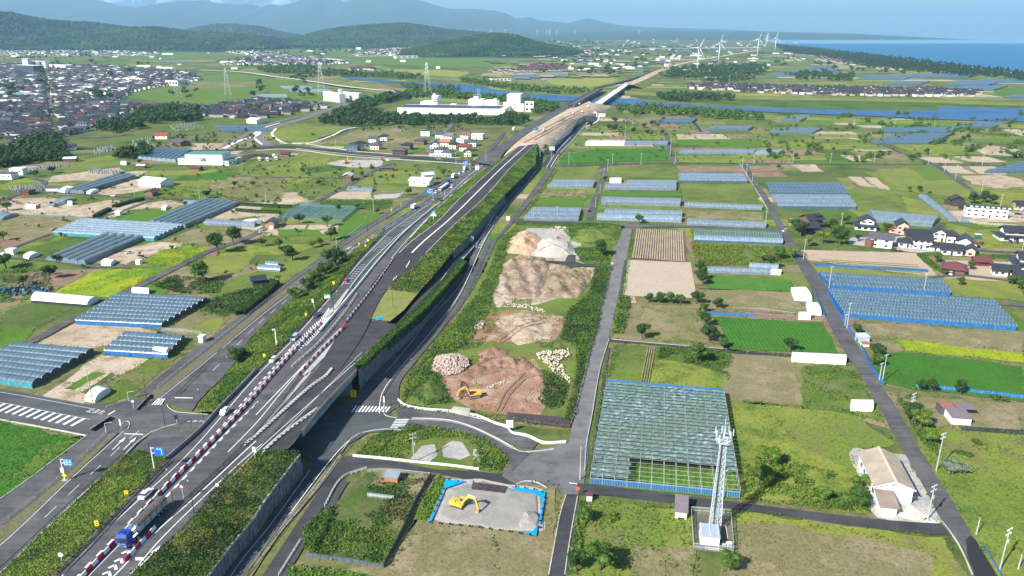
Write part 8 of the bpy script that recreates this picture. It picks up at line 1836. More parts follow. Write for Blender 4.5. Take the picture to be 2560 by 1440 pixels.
for lb,r_,f_,k_,c_ in[('black car parked by the white terrace house',(2397,523),(2409,522),'van',(.03,.03,.04)),('black car on the lawn by the small shelter',(2452,608),(2456,614),'suv',(.02,.02,.03)),('left black car before the right-edge farmhouse',(2524,604),(2528,611),'suv',(.02,.02,.03)),('right black car before the right-edge farmhouse',(2540,604),(2544,611),'suv',(.02,.02,.03)),('dark car in the yard at the right edge',(2538,536),(2552,537),'sedan',(.02,.02,.04)),('silver car under the maroon garage roof',(2376,682),(2376,692),'kei',(.6,.6,.6)),('small silver-blue kei truck at the road corner by the farm grove',(1966,578),(1957,580),'kei',(.5,.58,.65)),
                           ('dark car on the side lane of the interchange',(577,352),(570,355),'suv',(.03,.03,.05))]:car(lb,r_,f_,c_,k_,.15)
def lorry(label,r_px,f_px,z,cabc,boxc,Lb=6.5,hb_=3.2,W_=2.3,name='lorry'):
 a=Vector(G(*r_px,z));b=Vector(G(*f_px,z));d=b-a;ang=math.atan2(d.y,d.x);t=thing(name,label,'lorry',(a.x,a.y,z),ang)
 cm=solid('lorry_cab_%d%d%d'%tuple(int(v*9)for v in cabc),cabc,.35,spec=.6);bm_=solid('lorry_box_%d%d%d'%tuple(int(v*9)for v in boxc),boxc,.5)
 BX((Lb/2,0,.9+(hb_-.9)/2),(Lb,W_,hb_-.9)).out('cargo_box',bm_,t);BX((Lb/2,0,.75),(Lb+1,W_*.5,.25)).out('chassis',BLACK,t)
 MB().side([(Lb+.15,.5),(Lb+1.8,.5),(Lb+1.85,1.4),(Lb+1.6,2.5),(Lb+.15,2.55)],-W_/2+.05,W_/2-.05).out('cab',cm,t);MB().add([(Lb+1.87,-W_*.42,1.45),(Lb+1.87,W_*.42,1.45),(Lb+1.66,W_*.42,2.35),(Lb+1.66,-W_*.42,2.35)],[(0,1,2,3)]).out('windshield',GLASS,t)
 for xx in(1.2,2.2,Lb+.9):
  for s in(-1,1):wheel(t,xx,s*(W_/2-.15),.45,.3)
 return t
lorry('white box lorry driving up the surface road, nearest of the traffic',(1031,524),(1048,513),.35,(.8,.8,.8),(.78,.8,.82));lorry('blue lorry in the queue ahead of a white car',(1117,459),(1127,451),.35,(.02,.05,.15),(.03,.06,.18),5,2.6);lorry('large white box truck in the traffic queue',(1131,447),(1143,437),.35,(.8,.8,.8),(.84,.84,.84),8,3.6)
lorry('grey-white truck under the blue sign near the intersection',(1160,426),(1170,418),.35,(.7,.7,.7),(.5,.6,.68),7,3.3);lorry('white tanker lorry on the highway beyond the estate',(1286,324),(1276,330),2.3,(.8,.8,.8),(.84,.84,.84),7,3.2)
for i,(x_,y_)in enumerate(((648,400),(668,401),(690,398),(684,392))):lorry(['front-left','front-middle','front-right','rear'][i]+' white lorry parked in the yard by the green-roofed hall',(x_,y_),(x_+2,y_+4),.1,(.8,.8,.8),(.82,.82,.84),5.5,3)
lorry('long pale lorry following the first white car of the queue',(1120,463),(1096,480),.35,(.7,.72,.75),(.62,.65,.68),22,2.3,2.3)
a=Vector(G(410,1268,ZR));b=Vector(G(306,1373,ZR));d=b-a;ang=math.atan2(d.y,d.x);LT=d.length
tk=thing('articulated_truck','long truck with a shiny blue cab and a grey trailer under brown tarpaulin','truck',(a.x,a.y,ZR),ang)
BLU=solid('truck_blue',(.01,.045,.42),.22,var=.05,spec=.8,coat=.8);CHR=solid('chrome',(.35,.55,.68),.15,.8,var=.05)
TR=LT-4.9
BX((TR/2,0,2.05),(TR,2.45,1.9)).out('trailer_body',solid('trailer_grey',(.40,.42,.42),.6,var=.2,vs=.8),tk)
tp=MB();N=30;V=[];F=[]
for i in range(N+1):
 x_=TR*i/N
 for j in range(9):u=-1.27+2.54*j/8;V.append((x_,u,3.0+.32*(1-(u/1.27)**2)+RU(-.05,.05)+(-.12 if j in(0,8)else 0)))
for i in range(N):
 for j in range(8):c=i*9+j;F.append((c,c+9,c+10,c+1))
mk('tarpaulin',V,F,solid('brown_tarpaulin',(.10,.088,.078),.9,var=.35,vs=1.2),tk)
for s in(-1,1):
 BX((TR/2,s*1.26,2.98),(TR,.08,.22)).out('tarpaulin_hem',BLACK,tk)
 for k in range(1,5):BX((TR*k/5,s*1.24,2.0),(.14,.06,1.9)).out('side_post',DSTEEL,tk)
BX((TR+.05,0,2.3),(.12,2.4,2.0)).out('headboard',CHR,tk);BX((TR/2+1,0,.95),(TR+2.5,.9,.3)).out('chassis',BLACK,tk)
cb=MB();cb.side([(TR+2.3,.55),(TR+4.8,.55),(TR+4.88,1.5),(TR+4.7,2.9),(TR+4.3,3.55),(TR+2.3,3.65)],-1.22,1.22);cb.out('cab',BLU,tk)
MB().add([(TR+4.9,-1.1,1.75),(TR+4.9,1.1,1.75),(TR+4.73,1.05,2.85),(TR+4.73,-1.05,2.85)],[(0,1,2,3)]).out('windshield',GLASS,tk);BX((TR+4.95,0,1.25),(.08,2.2,.35)).out('grille',CHR,tk);BX((TR+4.98,0,.75),(.12,2.4,.35)).out('bumper',CHR,tk);BX((TR+4.85,0,3.05),(.3,2.35,.1)).out('sun_visor',CHR,tk)
BX((TR+3.6,0,3.68),(1.0,1.1,.05)).out('roof_hatch',GLASS,tk)
for s in(-1,1):
 BX((TR+4.0,s*1.23,2.3),(.9,.05,.8)).out('side_window',GLASS,tk);BX((TR+5.0,s*.9,.85),(.08,.35,.2)).out('headlight',WHITE,tk);BX((TR+4.8,s*1.45,2.4),(.12,.3,.6)).out('mirror',BLACK,tk);BX((TR+1.2,s*.9,.95),(1.6,.45,.6)).out('fuel_tank',CHR,tk)
 for xx in(1.2,2.5,3.8,TR+.9,TR+1.9,TR+4.1):wheel(tk,xx,s*1.05,.5,.3)
for k in(-.3,.3):BX((TR+1.6,k,3.2),(1.0,.1,.1)).out('air_horn',STEEL,tk)

# --- excavators
def excavator(label,px,py,yaw,arm,col=YELLOW,s=1.0,z=0.3):
 P=G(px,py,z);t=thing('excavator',label,'excavator',P,yaw);t.scale=(s,s,s)
 for sd in(-1,1):
  tr_=MB();tr_.side([(-1.9,.05),(1.9,.05),(2.15,.35),(1.95,.75),(-1.95,.75),(-2.15,.35)],sd*1.2-.28,sd*1.2+.28);o=tr_.out('track',solid('track_steel',(.10,.085,.075),.8,var=.3),t)
  for k in range(5):TB((-1.5+k*.75,sd*1.49,.38),(-1.5+k*.75,sd*1.52,.38),.2,n=8).out('roller',STEEL,o)
 BX((0,0,.8),(1.8,1.6,.35)).out('undercarriage',BLACK,t)
 MB().side([(-2.4,1.05),(1.6,1.05),(1.6,1.5),(.5,1.9),(-2.1,2.0),(-2.5,1.7)],-1.3,1.3).out('upper_body',col,t);BX((-2.2,0,1.6),(.7,2.5,.95)).out('counterweight',col,t);BX((-1.4,-.3,2.1),(1.1,1.3,.25)).out('engine_hood',col,t)
 MB().side([(.1,1.5),(1.65,1.5),(1.75,2.2),(1.4,2.95),(.1,2.95)],.35,1.3).out('cab',GLASS,t);BX((.8,.83,3.0),(1.5,.95,.08)).out('cab_roof',col,t)
 names=['boom','boom_end','stick','bucket']
 for i in range(len(arm)-1):
  p=(arm[i][0],-.15,arm[i][1]);q=(arm[i+1][0],-.15,arm[i+1][1])
  if i<len(arm)-2:BM(p,q,.42,.55 if i<2 else .42).out(names[min(i,2)]if i !=1 or len(arm)>4 else 'boom',col,t)
  else:
   bx_=MB();vx,vz=q[0],q[2];bx_.add([(p[0]-.3,-.7,p[2]),(p[0]+.3,-.7,p[2]),(vx+.35,-.7,vz+.1),(vx-.7,-.7,vz),(p[0]-.3,.4,p[2]),(p[0]+.3,.4,p[2]),(vx+.35,.4,vz+.1),(vx-.7,.4,vz)],[(0,3,2,1),(4,5,6,7),(0,4,7,3),(1,2,6,5),(3,7,6,2)]);bx_.out('bucket',solid('bucket_steel',(.5,.36,.2),.6),t)
 TB((arm[0][0]+.3,.2,arm[0][1]-.2),((arm[0][0]+arm[1][0])/2,.2,(arm[0][1]+arm[1][1])/2+.1),.1,n=5).out('hydraulic_cylinder',STEEL,t);TB(((arm[1][0]),-.15,arm[1][1]+.5),(arm[2][0],-.15,arm[2][1]+.45),.09,n=5).out('hydraulic_cylinder',STEEL,t)
 return t
yw=hd(1150,1262,1185,1285)
excavator('yellow excavator standing on the grey gravel pad',1147,1268,-.45,[(1.2,1.8),(3.2,4.9),(5.6,4.6),(6.6,1.2),(6.2,.3)],s=.92)
excavator('yellow and black excavator digging in the red soil pit',1184,992,math.pi+.3,[(1.2,1.8),(2.8,4.0),(5.0,3.4),(5.9,1.0),(5.2,.2)],s=.98,z=.4)
excavator('rust-brown excavator on top of the gravel heap',1392,604,-.2,[(1.0,1.8),(2.6,4.6),(4.2,4.2),(4.8,1.4),(4.2,.4)],solid('rusty_orange',(.35,.14,.05),.8),.95,1.5)
for lb,x_,y_,c_ in[('yellow excavator on the bypass building site mound',865,408,YELLOW),('yellow roller machine at the roundabout curve',672,349,YELLOW),('teal excavator on the new earthwork',1340,326,solid('teal_machine',(.03,.35,.28),.5)),('green excavator on the new earthwork further up',1408,302,solid('green_machine',(.02,.4,.15),.5))]:excavator(lb,x_,y_,RU(0,6),[(1.2,1.8),(3,4.6),(5,3.8),(5.6,1.4),(5,.4)],c_,1.1,8.2 if x_>1300 else .5)

# --- heaps, stones, pads
HEAPS=[]
def heap(name,poly_px,h,m,peak=None,rough=.25,seed=1,n=64,z=.12,ridges=None,kind='structure',pw=1.0,label=None,cat=None):
 W=organic(GG(poly_px,z),1.2,2.2);lo,hi=W.min(0),W.max(0);gx,gy=np.meshgrid(np.linspace(lo[0],hi[0],n),np.linspace(lo[1],hi[1],n));P=np.stack([gx.ravel(),gy.ravel()],1)
 ins=in_poly(P,W);dist=np.full(len(P),1e9)
 for i in range(len(W)):
  a,b=W[i],W[(i+1)%len(W)];ab=b-a;t=np.clip(((P-a)@ab)/(ab@ab),0,1);dist=np.minimum(dist,NM(P-(a+t[:,None]*ab),axis=1))
 mx=dist[ins].max();k=np.clip(dist/mx,0,1)**pw
 if peak is not None:
  pk=np.array(G(*peak,z))[:2];k=np.minimum(k*3,1)*np.clip(1-NM(P-pk,axis=1)/(mx*2.1),0,1)
 if ridges:
  ang,sp=ridges;u=P@np.array([math.cos(ang),math.sin(ang)]);k=np.minimum(1,k*4)*(.35+.65*np.abs(np.sin(u/sp*math.pi+vnoise(P,9,seed)*1.2))**1.3)
 nz=vnoise(P,mx*.5,seed)*.5+vnoise(P,mx*.17,seed+3)*.3+vnoise(P,1.9,seed+6)*.2;zz_=z+h*k*(1-rough+rough*2*nz)+(nz-.5)*.3*rough*h*np.minimum(1,k*5)
 HEAPS.append((lo,hi,n,np.where(ins,np.maximum(zz_,z+.01),-9).reshape(n,n)));zz_=np.where(ins,np.maximum(zz_,z+.01),z-.4);V=np.c_[P,zz_];F=[]
 for j in range(n-1):
  for i in range(n-1):
   q=(j*n+i,j*n+i+1,(j+1)*n+i+1,(j+1)*n+i)
   if ins[list(q)].sum()>=2:F.append(q)
 o=mk(name,V,F,m,smooth=True)
 if kind:o['kind']=kind
 if label:tag(o,label,cat)
 return o
SANDY=ground('orange_sand',((.52,.34,.22),(.60,.43,.29),(.44,.27,.17)),.08,.3,2.5);GRAV=ground('pale_gravel',((.50,.46,.39),(.56,.52,.45),(.42,.39,.34)),.08,.4,4);REDS=ground('red_soil',((.27,.16,.11),(.34,.22,.16),(.21,.12,.08)),.06,.25,2,bump=1.0,contrast=1.8);GREYG=ground('grey_gravel',((.36,.345,.31),(.41,.39,.34),(.30,.29,.27)),.06,.3,5,bump=.8)
heap('sand_heap',X('1262 632 1268 600 1290 580 1340 584 1360 605 1350 630 1325 640'),4,SANDY,None,.45,3,kind=None,label='orange sand heap behind the bare soil',cat='sand heap');heap('gravel_heap',X('1325 642 1345 612 1372 600 1400 596 1435 615 1430 640 1380 645'),5.5,GRAV,(1378,618),.12,4,kind=None,label='pale gravel cone heap under the rust-brown excavator',cat='gravel heap')
heap('soil_ridges',X('1240 725 1262 660 1290 640 1370 645 1370 690 1350 745 1250 748'),1.5,ground('pinkish_soil',((.31,.215,.155),(.44,.36,.28),(.25,.18,.11)),.08,.3,2,bump=1,contrast=1.8),None,.8,5,ridges=(.1,9));heap('soil_ridges',X('1355 745 1372 690 1385 662 1440 668 1478 680 1470 715 1440 745'),1.8,ground('brown_soil',((.28,.185,.13),(.38,.29,.21),(.22,.2,.10)),.08,.3,2,bump=1,contrast=1.8),None,.8,6,ridges=(.2,11))
heap('soil_bank',X('1140 935 1200 895 1260 890 1310 892 1350 930 1372 975 1350 960 1290 925 1220 935 1180 950 1100 945'),2.2,REDS,None,.9,7);heap('soil_bank',X('1230 800 1300 778 1400 790 1370 850 1290 862'),1.1,ground('pink_sand',((.42,.31,.22),(.52,.42,.31),(.30,.21,.14)),.08,.3,2,contrast=1.8),None,.9,8)
heap('soil_bank',X('1198 885 1230 866 1275 872 1260 895 1210 898'),1.8,REDS,None,.4,9);heap('pit_wall',X('1120 985 1128 955 1150 950 1175 958 1180 975 1160 985 1140 1000'),1.6,REDS,None,.5,10)
heap('gravel_mound',X('1285 1310 1300 1285 1330 1284 1346 1300 1340 1325 1300 1325'),2.2,GREYG,(1318,1300),.12,11,kind=None,label='small grey gravel mound at the corner of the gravel pad',cat='gravel mound');heap('pad_fill',X('1095 1290 1120 1225 1200 1208 1340 1235 1352 1325 1240 1322 1150 1308'),.7,GREYG,None,.3,12,pw=.3)
heap('mound',X('1420 602 1440 575 1545 570 1540 598 1470 612'),4,fm('grass'),None,.3,14);heap('mound',X('1030 985 1055 940 1100 935 1125 1005 1060 1015'),2.4,fm('weeds'),None,.3,15)
sheet('asphalt_pad',X('1368 651 1412 653 1420 637 1437 637 1436 652 1458 659 1516 663 1515 668 1452 665 1424 672 1404 671 1408 660 1368 656'),ASPH_D,z=.75)
sheet('plate_path',X('1268 1030 1430 1045 1425 1068 1262 1048'),solid('rusty_dark_plate',(.09,.07,.07),.6,var=.4,vs=.5),z=.6);SPL=solid('steel_plate',(.07,.05,.052),.5,var=.35,vs=.6)
for i in range(8):
 x0=1272+i*19.5;y0=1031+i*1.7;q=MB();w4=[G(x0,y0+16,.62),G(x0+18.5,y0+18,.62),G(x0+20,y0+1.5,.62),G(x0+1.5,y0,.62)];q.add(w4+[(a_[0],a_[1],.66)for a_ in w4],[(4,5,6,7),(0,1,5,4),(1,2,6,5),(2,3,7,6),(3,0,4,7)]);tag(q.out('steel_plate',SPL),ORD[i]+' dark steel plate from the left at the front of the construction lot','steel plate','steel plates at the front of the construction lot')
for i in range(4):
 for j in range(2):
  x0=1180+i*21+j*-2;y0=1205+i*2.5+j*9;w4=[G(x0,y0+8,.9),G(x0+20,y0+10.5,.9),G(x0+22,y0+2.5,.9),G(x0+2,y0,.9)];q=MB().add(w4+[(a_[0],a_[1],.94)for a_ in w4],[(4,5,6,7),(0,1,5,4),(1,2,6,5),(2,3,7,6),(3,0,4,7)]);tag(q.out('steel_plate',SPL),ORD[i]+' purple-brown steel plate from the left, %s row, on the gravel pad'%('front' if j else 'back'),'steel plate','steel plates at the gravel pad entrance')
def stones(label,poly,n_,r0,r1,m,h=0.0,peak=None,group=None,single=60):
 P=scatter(poly,n_,.3);c=P.mean(0);D=NM(P-c,axis=1);mx=D.max();ms=[]
 for i in range(3):
  q=np.random.default_rng(i+40);v=ICO1[0]*q.uniform(.65,1.15,(len(ICO1[0]),1))*[1,.8,.7];ms.append((v,ICO1[1]))
 V=[];F=[];k=0
 for i,(x,y)in enumerate(P):
  r=NU(r0,r1);z=.2+h*max(0,1-D[i]/mx)+NU(0,.2);v,f=ms[i%3];a=NU(0,6.28);ca,sa=math.cos(a),math.sin(a);v=v@np.array([[ca,sa,0],[-sa,ca,0],[0,0,1]])*r+[x,y,z];V.append(v);F.append(f+k);k+=len(v)
 return tag(mk('rubble',np.concatenate(V),np.concatenate(F),m),label,'rubble',kind='stuff')
PST=solid('pink_rubble',(.42,.32,.27),.9,var=.35,vs=.9);CST=solid('cream_rubble',(.48,.42,.33),.9,var=.25,vs=.9)
heap('rubble_core',X('1080 925 1095 895 1125 886 1160 895 1172 915 1150 932 1110 938'),3.2,PST,None,.2,17)
stones('pile of pinkish rubble stones at the left of the construction lot',X('1078 928 1092 895 1125 884 1160 893 1176 915 1150 935 1110 940'),900,.3,.62,PST,3.6);stones('cream rubble blocks strewn through the green at the right of the soil pit',X('1340 882 1420 872 1425 890 1395 905 1420 930 1425 955 1405 950 1370 915 1350 900'),300,.3,.7,CST,.5);stones('small cluster of rubble left of the bare soil',X('1182 825 1200 802 1215 800 1205 825'),80,.3,.6,PST,.8);stones('line of broken rubble behind the middle weeds',X('1240 752 1330 765 1365 775 1360 781 1300 770 1235 758'),160,.25,.55,CST,.3)
stones('white stones in the soil pit behind the excavator',X('1215 968 1250 955 1262 948 1262 958 1235 968 1220 972'),45,.15,.45,CST,.1);stones('pale debris and pipes on the yard above the gravel heap',X('1370 575 1390 565 1415 568 1420 578 1385 578'),40,.4,1.1,CST,.2)
def onheap(P):
 z=np.full(len(P),.2)
 for lo,hi,n,Z in HEAPS:
  ij=np.floor((P[:,:2]-lo)/(hi-lo)*(n-1)).astype(int);ok=(ij>=0).all(1)&(ij<n).all(1);z[ok]=np.maximum(z[ok],Z[ij[ok,1],ij[ok,0]])
 return z
soilp=[X('1262 640 1370 645 1478 672 1470 720 1350 760 1245 748'),X('1230 780 1320 775 1410 790 1380 860 1290 860 1195 860'),X('1100 940 1170 930 1260 892 1330 900 1370 950 1350 1035 1270 1045 1190 1025 1115 990')]
for lb,nn,r0_,r1_,mt_ in(('small clods and stones lying over the bare soil',1500,.08,.26,PST),('brown clods lying over the bare soil',1500,.1,.35,REDS),('pale pebbles lying over the bare soil',500,.08,.2,CST)):
 P=np.concatenate([scatter(p,int(nn*area(p)/sum(area(q)for q in soilp)))for p in soilp]);P=P[vnoise(P,9,nn)>.35];r=NU(r0_,r1_,(len(P),1,1));jj=NU(.6,1.2,(len(P),12,1))
 VV=(ICO1[0][None]*jj*r*[1,1,.7]+np.c_[P,onheap(P)][:,None,:]).reshape(-1,3);FF=(ICO1[1][None]+(np.arange(len(P))*12)[:,None,None]).reshape(-1,3);tag(mk('clods',VV,FF,mt_),lb,'stones',kind='stuff')
P=np.concatenate([scatter(p,int(area(p)*1.4))for p in soilp]);P=P[(vnoise(P,12,77)*.6+vnoise(P,4,78)*.4)>.6];P=np.c_[P,onheap(P)+NU(0,.35,len(P))];leafcloud('soil_weeds',P,.5,LEAF_Y,'thin yellowish weeds growing over the soil mounds','weeds')
P=np.concatenate([scatter(p,int(area(p)*1.4))for p in soilp[:2]]);P=P[(vnoise(P,10,87)*.6+vnoise(P,3,88)*.4)>.66];P=np.c_[P,onheap(P)+NU(0,.4,len(P))];leafcloud('soil_weeds',P,.5,LEAF_L,'green weeds creeping over the soil mounds','weeds')
for pts,k_ in((X('1240 1030 1262 985 1300 945 1330 915'),1),(X('1250 1032 1274 988 1312 948'),1),(X('1250 850 1300 820 1360 800'),1),(X('1256 857 1306 828 1364 808'),1),(X('1330 640 1380 628 1440 640 1500 650'),1)):
 L_=dense(pts,0,40);L_[:,2]=np.maximum(onheap(L_),.25);ribbon('wheel_track',L_,.7,ground('track_soil',((.26,.17,.125),(.32,.22,.165),(.22,.14,.10)),.1,.4,2)if 'TRS' not in globals()else TRS,dz=.12)
 if 'TRS' not in globals():TRS=bpy.data.materials['track_soil']
BT=solid('bright_blue_tarp',(.0,.33,.80),.45,var=.12)
for lb,p in[('bright blue tarpaulin strip at the top left of the gravel pad',X('1114 1199 1165 1203 1150 1208 1122 1218 1108 1222')),('bright blue tarpaulin strip at the top right of the gravel pad',X('1275 1216 1363 1228 1362 1250 1352 1236 1290 1226')),('bright blue tarpaulin edge on the right side of the gravel pad',X('1356 1250 1362 1248 1352 1310 1347 1310')),('bright blue tarpaulin corner at the bottom right of the gravel pad',X('1308 1333 1338 1325 1345 1310 1341 1339')),('bright blue tarpaulin edge on the left side of the gravel pad',X('1108 1222 1112 1222 1080 1300 1070 1305 1078 1292')),('crumpled blue sheet on the grass triangle',X('937 797 945 791 957 792 953 800 941 801'))]:
 z_=HZ+.4 if 'triangle' in lb else .75;W4=GG(p,z_);n_=len(W4);c=np.mean(W4,0);vs=[(*w3[:2],z_+RU(-.04,.08))for w3 in W4]+[(c[0],c[1],z_+.12)];tag(mk('tarpaulin',vs,[(i,(i+1)%n_,n_)for i in range(n_)],BT),lb,'tarpaulin')
SB=solid('sandbag_black',(.02,.02,.03),.8);sbp=[]
for p in([(1123,1200),(1160,1204)],X('1290 1216 1350 1226 1362 1240 1355 1280 1348 1320'),X('1075 1305 1180 1315 1330 1336'),[(1110,1222),(1085,1280)]):
 for q,a in at_len(dense(p,.85,20),2.6):
  o=BX(q,(.5,.4,.3),RU(0,3)).out('sandbag',SB)if not sbp else None
  if o:sbp.append(o.data);bpy.data.objects.remove(o)
  o=ON('sandbag',sbp[0]);LNK(o);o.location=(q[0]-0,q[1],0);v0=sbp[0].vertices[0].co;o.location=Vector(q)-sum((v.co for v in sbp[0].vertices),Vector())/8;tag(o,'black sandbag weighting the blue tarpaulin around the gravel pad','sandbag','black sandbags around the gravel pad')
# ploughed ridges, real furrows
def furrows(poly4,n_,m,h=.35,name='ridges',label=None):
 a,b,c,d=[np.array(G(*p,.3))for p in poly4];V=[];F=[];S=14
 for i in range(n_):
  for j in range(S+1):
   t=j/S;p0=a+(d-a)*t;p1=b+(c-b)*t;wv_=RU(-.05,.05)
   for k,(u,z_)in enumerate(((.08,0),(.25,h),(.6,h),(.78,0))):r=p0+(p1-p0)*((i+u)/n_);V.append((r[0]+wv_,r[1],r[2]+z_))
  o_=i*(S+1)*4
  for j in range(S):
   for k in range(3):c_=o_+j*4+k;F.append((c_,c_+1,c_+5,c_+4))
 o=mk(name,V,F,m);o['kind']='structure';return o
TANR=ground('ridge_soil',(soil_t,soil_l,g_dry),.1,.5,3);sheet('furrow_bed',X('1580 646 1716 657 1711 576 1589 573'),ground('furrow_soil',((.16,.13,.09),(.2,.16,.11),g_ol),.1,.5,3),z=.29)
furrows(X('1580 646 1714 656 1709 577 1592 573'),22,TANR,.5);sheet('pale_plot',X('1568 650 1727 656 1742 745 1561 740'),ground('pale_plot_soil',((.50,.40,.31),(.55,.45,.36),(.40,.34,.24)),.1,.5,1.5,rows=(1.45,.8,(.42,.33,.25),.55)),z=.3)
furrows(X('1345 490 1462 492 1470 476 1357 476'),5,fm('olive'),.3);furrows(X('1600 958 1625 960 1640 870 1618 868'),4,fm('olive'),.25);CR=ground('crop_ridge',((.05,.15,.02),(.07,.18,.03),(.06,.13,.03)),.1,.5,3)
a_=X('1768 722 1768 689 1970 700 1990 728');furrows(a_,9,CR,.4)
vb=[(2110,642,2290,648),(2090,655,2300,668)]
for i in range(5):ribbon('vegetable_bed',dense([(2050+i*6,650+i*4),(2180,657+i*4),(2310-(4-i)*4,664+i*5)],0,12),.9,fm('weeds' if i%2 else 'olive'),dz=.33)

# --- poles, lamps, signs, wires
GPOLE=solid('grey_pole',(.42,.44,.43),.8,var=.1);TOPS=[]
def upole(px,py,pyt,label,arms=1,tr_=False,guy=None,z=0.0,lean=0.0,group=None):
 h=hgt(px,py,pyt,z)-z;P=G(px,py,z);t=thing('utility_pole',label,'utility pole',P,.5,group);TB((0,0,0),(lean,0,h),.19,.11,8).out('pole',GPOLE,t);TOPS.append(Vector(P)+Vector((0,0,h-.6)))
 for k in range(arms):
  zz_=h-.5-k*1.3;BM((-1.1,0,zz_),(1.1,0,zz_),.12,.12).out('crossarm',STEEL,t)
  for x_ in(-1,-.5,.5,1):TB((x_,0,zz_),(x_,0,zz_+.35),.09,.06,6).out('insulator',WHITE,t)
 if tr_:TB((.45,0,h-4.2),(.45,0,h-3.2),.3,n=10).out('transformer',GPOLE,t)
 if guy:q=Vector(G(guy[0],guy[1],z))-Vector(P);q.rotate(Matrix.Rotation(-.5,3,'Z'));TB((0,0,h*.8),q,.06,n=4).out('guy_wire',STEEL,t)
 return t
PO=[(2340,1178,1082,'grey utility pole by the country road above the warehouse',2,0),(2318,1302,1212,'utility pole with many fittings at the corner of the warehouse yard',2,1),(2498,1428,1320,'utility pole at the bottom right corner',2,1),(2275,1043,982,'utility pole with a leaning strut by the dark bush',3,1),(2205,957,885,'taller of two poles by the blue fence',1,0),(2198,950,907,'shorter of two poles by the blue fence',1,0),(2117,820,757,'taller of two poles by the big blue greenhouse',1,0),(2112,815,785,'shorter of two poles by the big blue greenhouse',1,0),
      (1035,1156,1082,'utility pole with white transformers on the triangular island',2,1),(1805,1250,1175,'thin concrete pole at the orchard front corner behind the mast',1,0),(1450,1200,1115,'thin pole with a yellow foot at the junction apron',0,0),(233,1012,925,'thin dark-footed pole in front of the white ribbed tunnel',0,0),(2008,650,598,'pole leaning by the country road at the pale beds',1,0),(2072,722,665,'pole at the rear left corner of the blue-netted greenhouses',1,0),(2308,735,683,'pole behind the biggest greenhouse',1,0),(2102,568,533,'pole in the farm grove',1,0),(2500,520,486,'pole behind the terrace house',1,0),(1975,565,545,'pole left of the solar farmhouse',1,0),(2553,635,588,'pole at the right edge by the lane',1,0),(2545,1425,1385,'short white post at the bottom right corner',0,0),(2440,1338,1294,'white post in the grass right of the road',0,0),
      (1519,427,398,'pole with stays at the head of the field lane',1,0),(1531,412,385,'pole on the farm road left of the crop field',1,0),(1602,412,383,'pole on the farm road in the middle of the crop field',1,0),(1422,413,380,'pole with stays above the new intersection',1,0),(1509,453,420,'pole by the white end hut',1,0),(1500,483,460,'pole on the field lane, third',0,0),(1489,520,492,'pole on the field lane, fourth',0,0),(1393,550,516,'dark pole before the three-span greenhouse',1,0),(1334,550,520,'left pole before the three-span greenhouse',0,0),(1913,565,527,'pole at the right end of the slim tunnel',1,0),(1880,456,432,'pole at the country road bend',1,0),(1866,436,410,'pole by the three-span greenhouse end',1,0),(1856,418,395,'pole above the country road start',1,0),(1884,410,380,'pole behind the ploughed strip',0,0),(1675,392,348,'tall pole by the lane',1,0),(1687,410,382,'pole at the lane corner',0,0),
      (1982,408,384,'pole in the ploughed field on the farm road',1,0),(2076,406,383,'pole by the farm hut on the right',1,0),(2185,405,382,'pole left of the diagonal lane',1,0),(2320,412,375,'pole on the diagonal lane',1,0),(2388,448,412,'lower pole on the diagonal lane',1,0),(2360,430,400,'middle pole on the diagonal lane',1,0),(2455,415,382,'pole by the blue greenhouse at the right edge',1,0),(2453,482,452,'pole at the lane end',1,0),(934,527,498,'pole at the frontage road by the net cage',1,0),(768,512,488,'pole behind the net cage',0,0),(666,508,470,'pole at the left end of the vegetable plots',0,0),(338,492,455,'pole in the meadow before the white workshop',1,0),(500,500,465,'pole behind the six-span greenhouse',1,0),(182,485,448,'pole before the dark grey greenhouse',1,0),(1088,455,422,'pole right of the stepped workshop',0,0),(1003,522,506,'short pole on the frontage road, upper',0,0),(916,346,318,'pole in the interchange field',1,0),(840,372,345,'pole on the bypass',0,0),(1575,305,290,'pole in the river meadow',0,0),(1562,345,310,'pole by the long white tunnel',0,0),(1580,320,300,'pole in the river meadow, second',0,0),(2135,310,292,'pole in the far crop field',0,0),(2238,315,298,'pole in the far crop field, second',0,0),(2335,320,302,'pole in the far crop field, third',0,0),(2380,330,312,'pole in the far crop field, fourth',0,0)]
for(x_,y_,t_,lb,ar_,tr_)in PO:upole(x_,y_,t_,lb,ar_,bool(tr_),(x_+18,y_+2)if 'stays' in lb or 'strut' in lb else None)
def wire(label,ps,sag=1.2,r=.02):
 mb=MB()
 for off in(-.9,.9):
  for a,b in zip(ps[:-1],ps[1:]):
   N=8;q=[a.lerp(b,i/N)-Vector((0,0,sag*4*(i/N)*(1-i/N)))+Vector((off,0,0))for i in range(N+1)]
   for i in range(N):mb.tube(q[i],q[i+1],r,n=3,cap=False)
 return tag(mb.out('power_line',solid('wire_black',(.03,.03,.03),.6)),label,'power line')
wire('power lines along the country road from the lower right corner upwards',[TOPS[2],TOPS[1],TOPS[0],TOPS[3],TOPS[4],TOPS[6]]);wire('thin power lines from the yard pole across the warehouse',[TOPS[1],TOPS[9],TOPS[8]])
def lamp(px,py,pyt,label,z=0.0,ang=2.2,m=None,out=1.4,pair=False):
 h=hgt(px,py,pyt,z)-z;t=thing('street_lamp',label,'street lamp',G(px,py,z),ang);m=m or DSTEEL;TB((0,0,0),(0,0,h),.11,.06,6).out('pole',m,t);TB((0,0,h),(out,0,h+.25),.05,n=5).out('arm',m,t);BX((out+.3,0,h+.22),(.8,.3,.14)).out('lamp_head',STEEL,t);return t
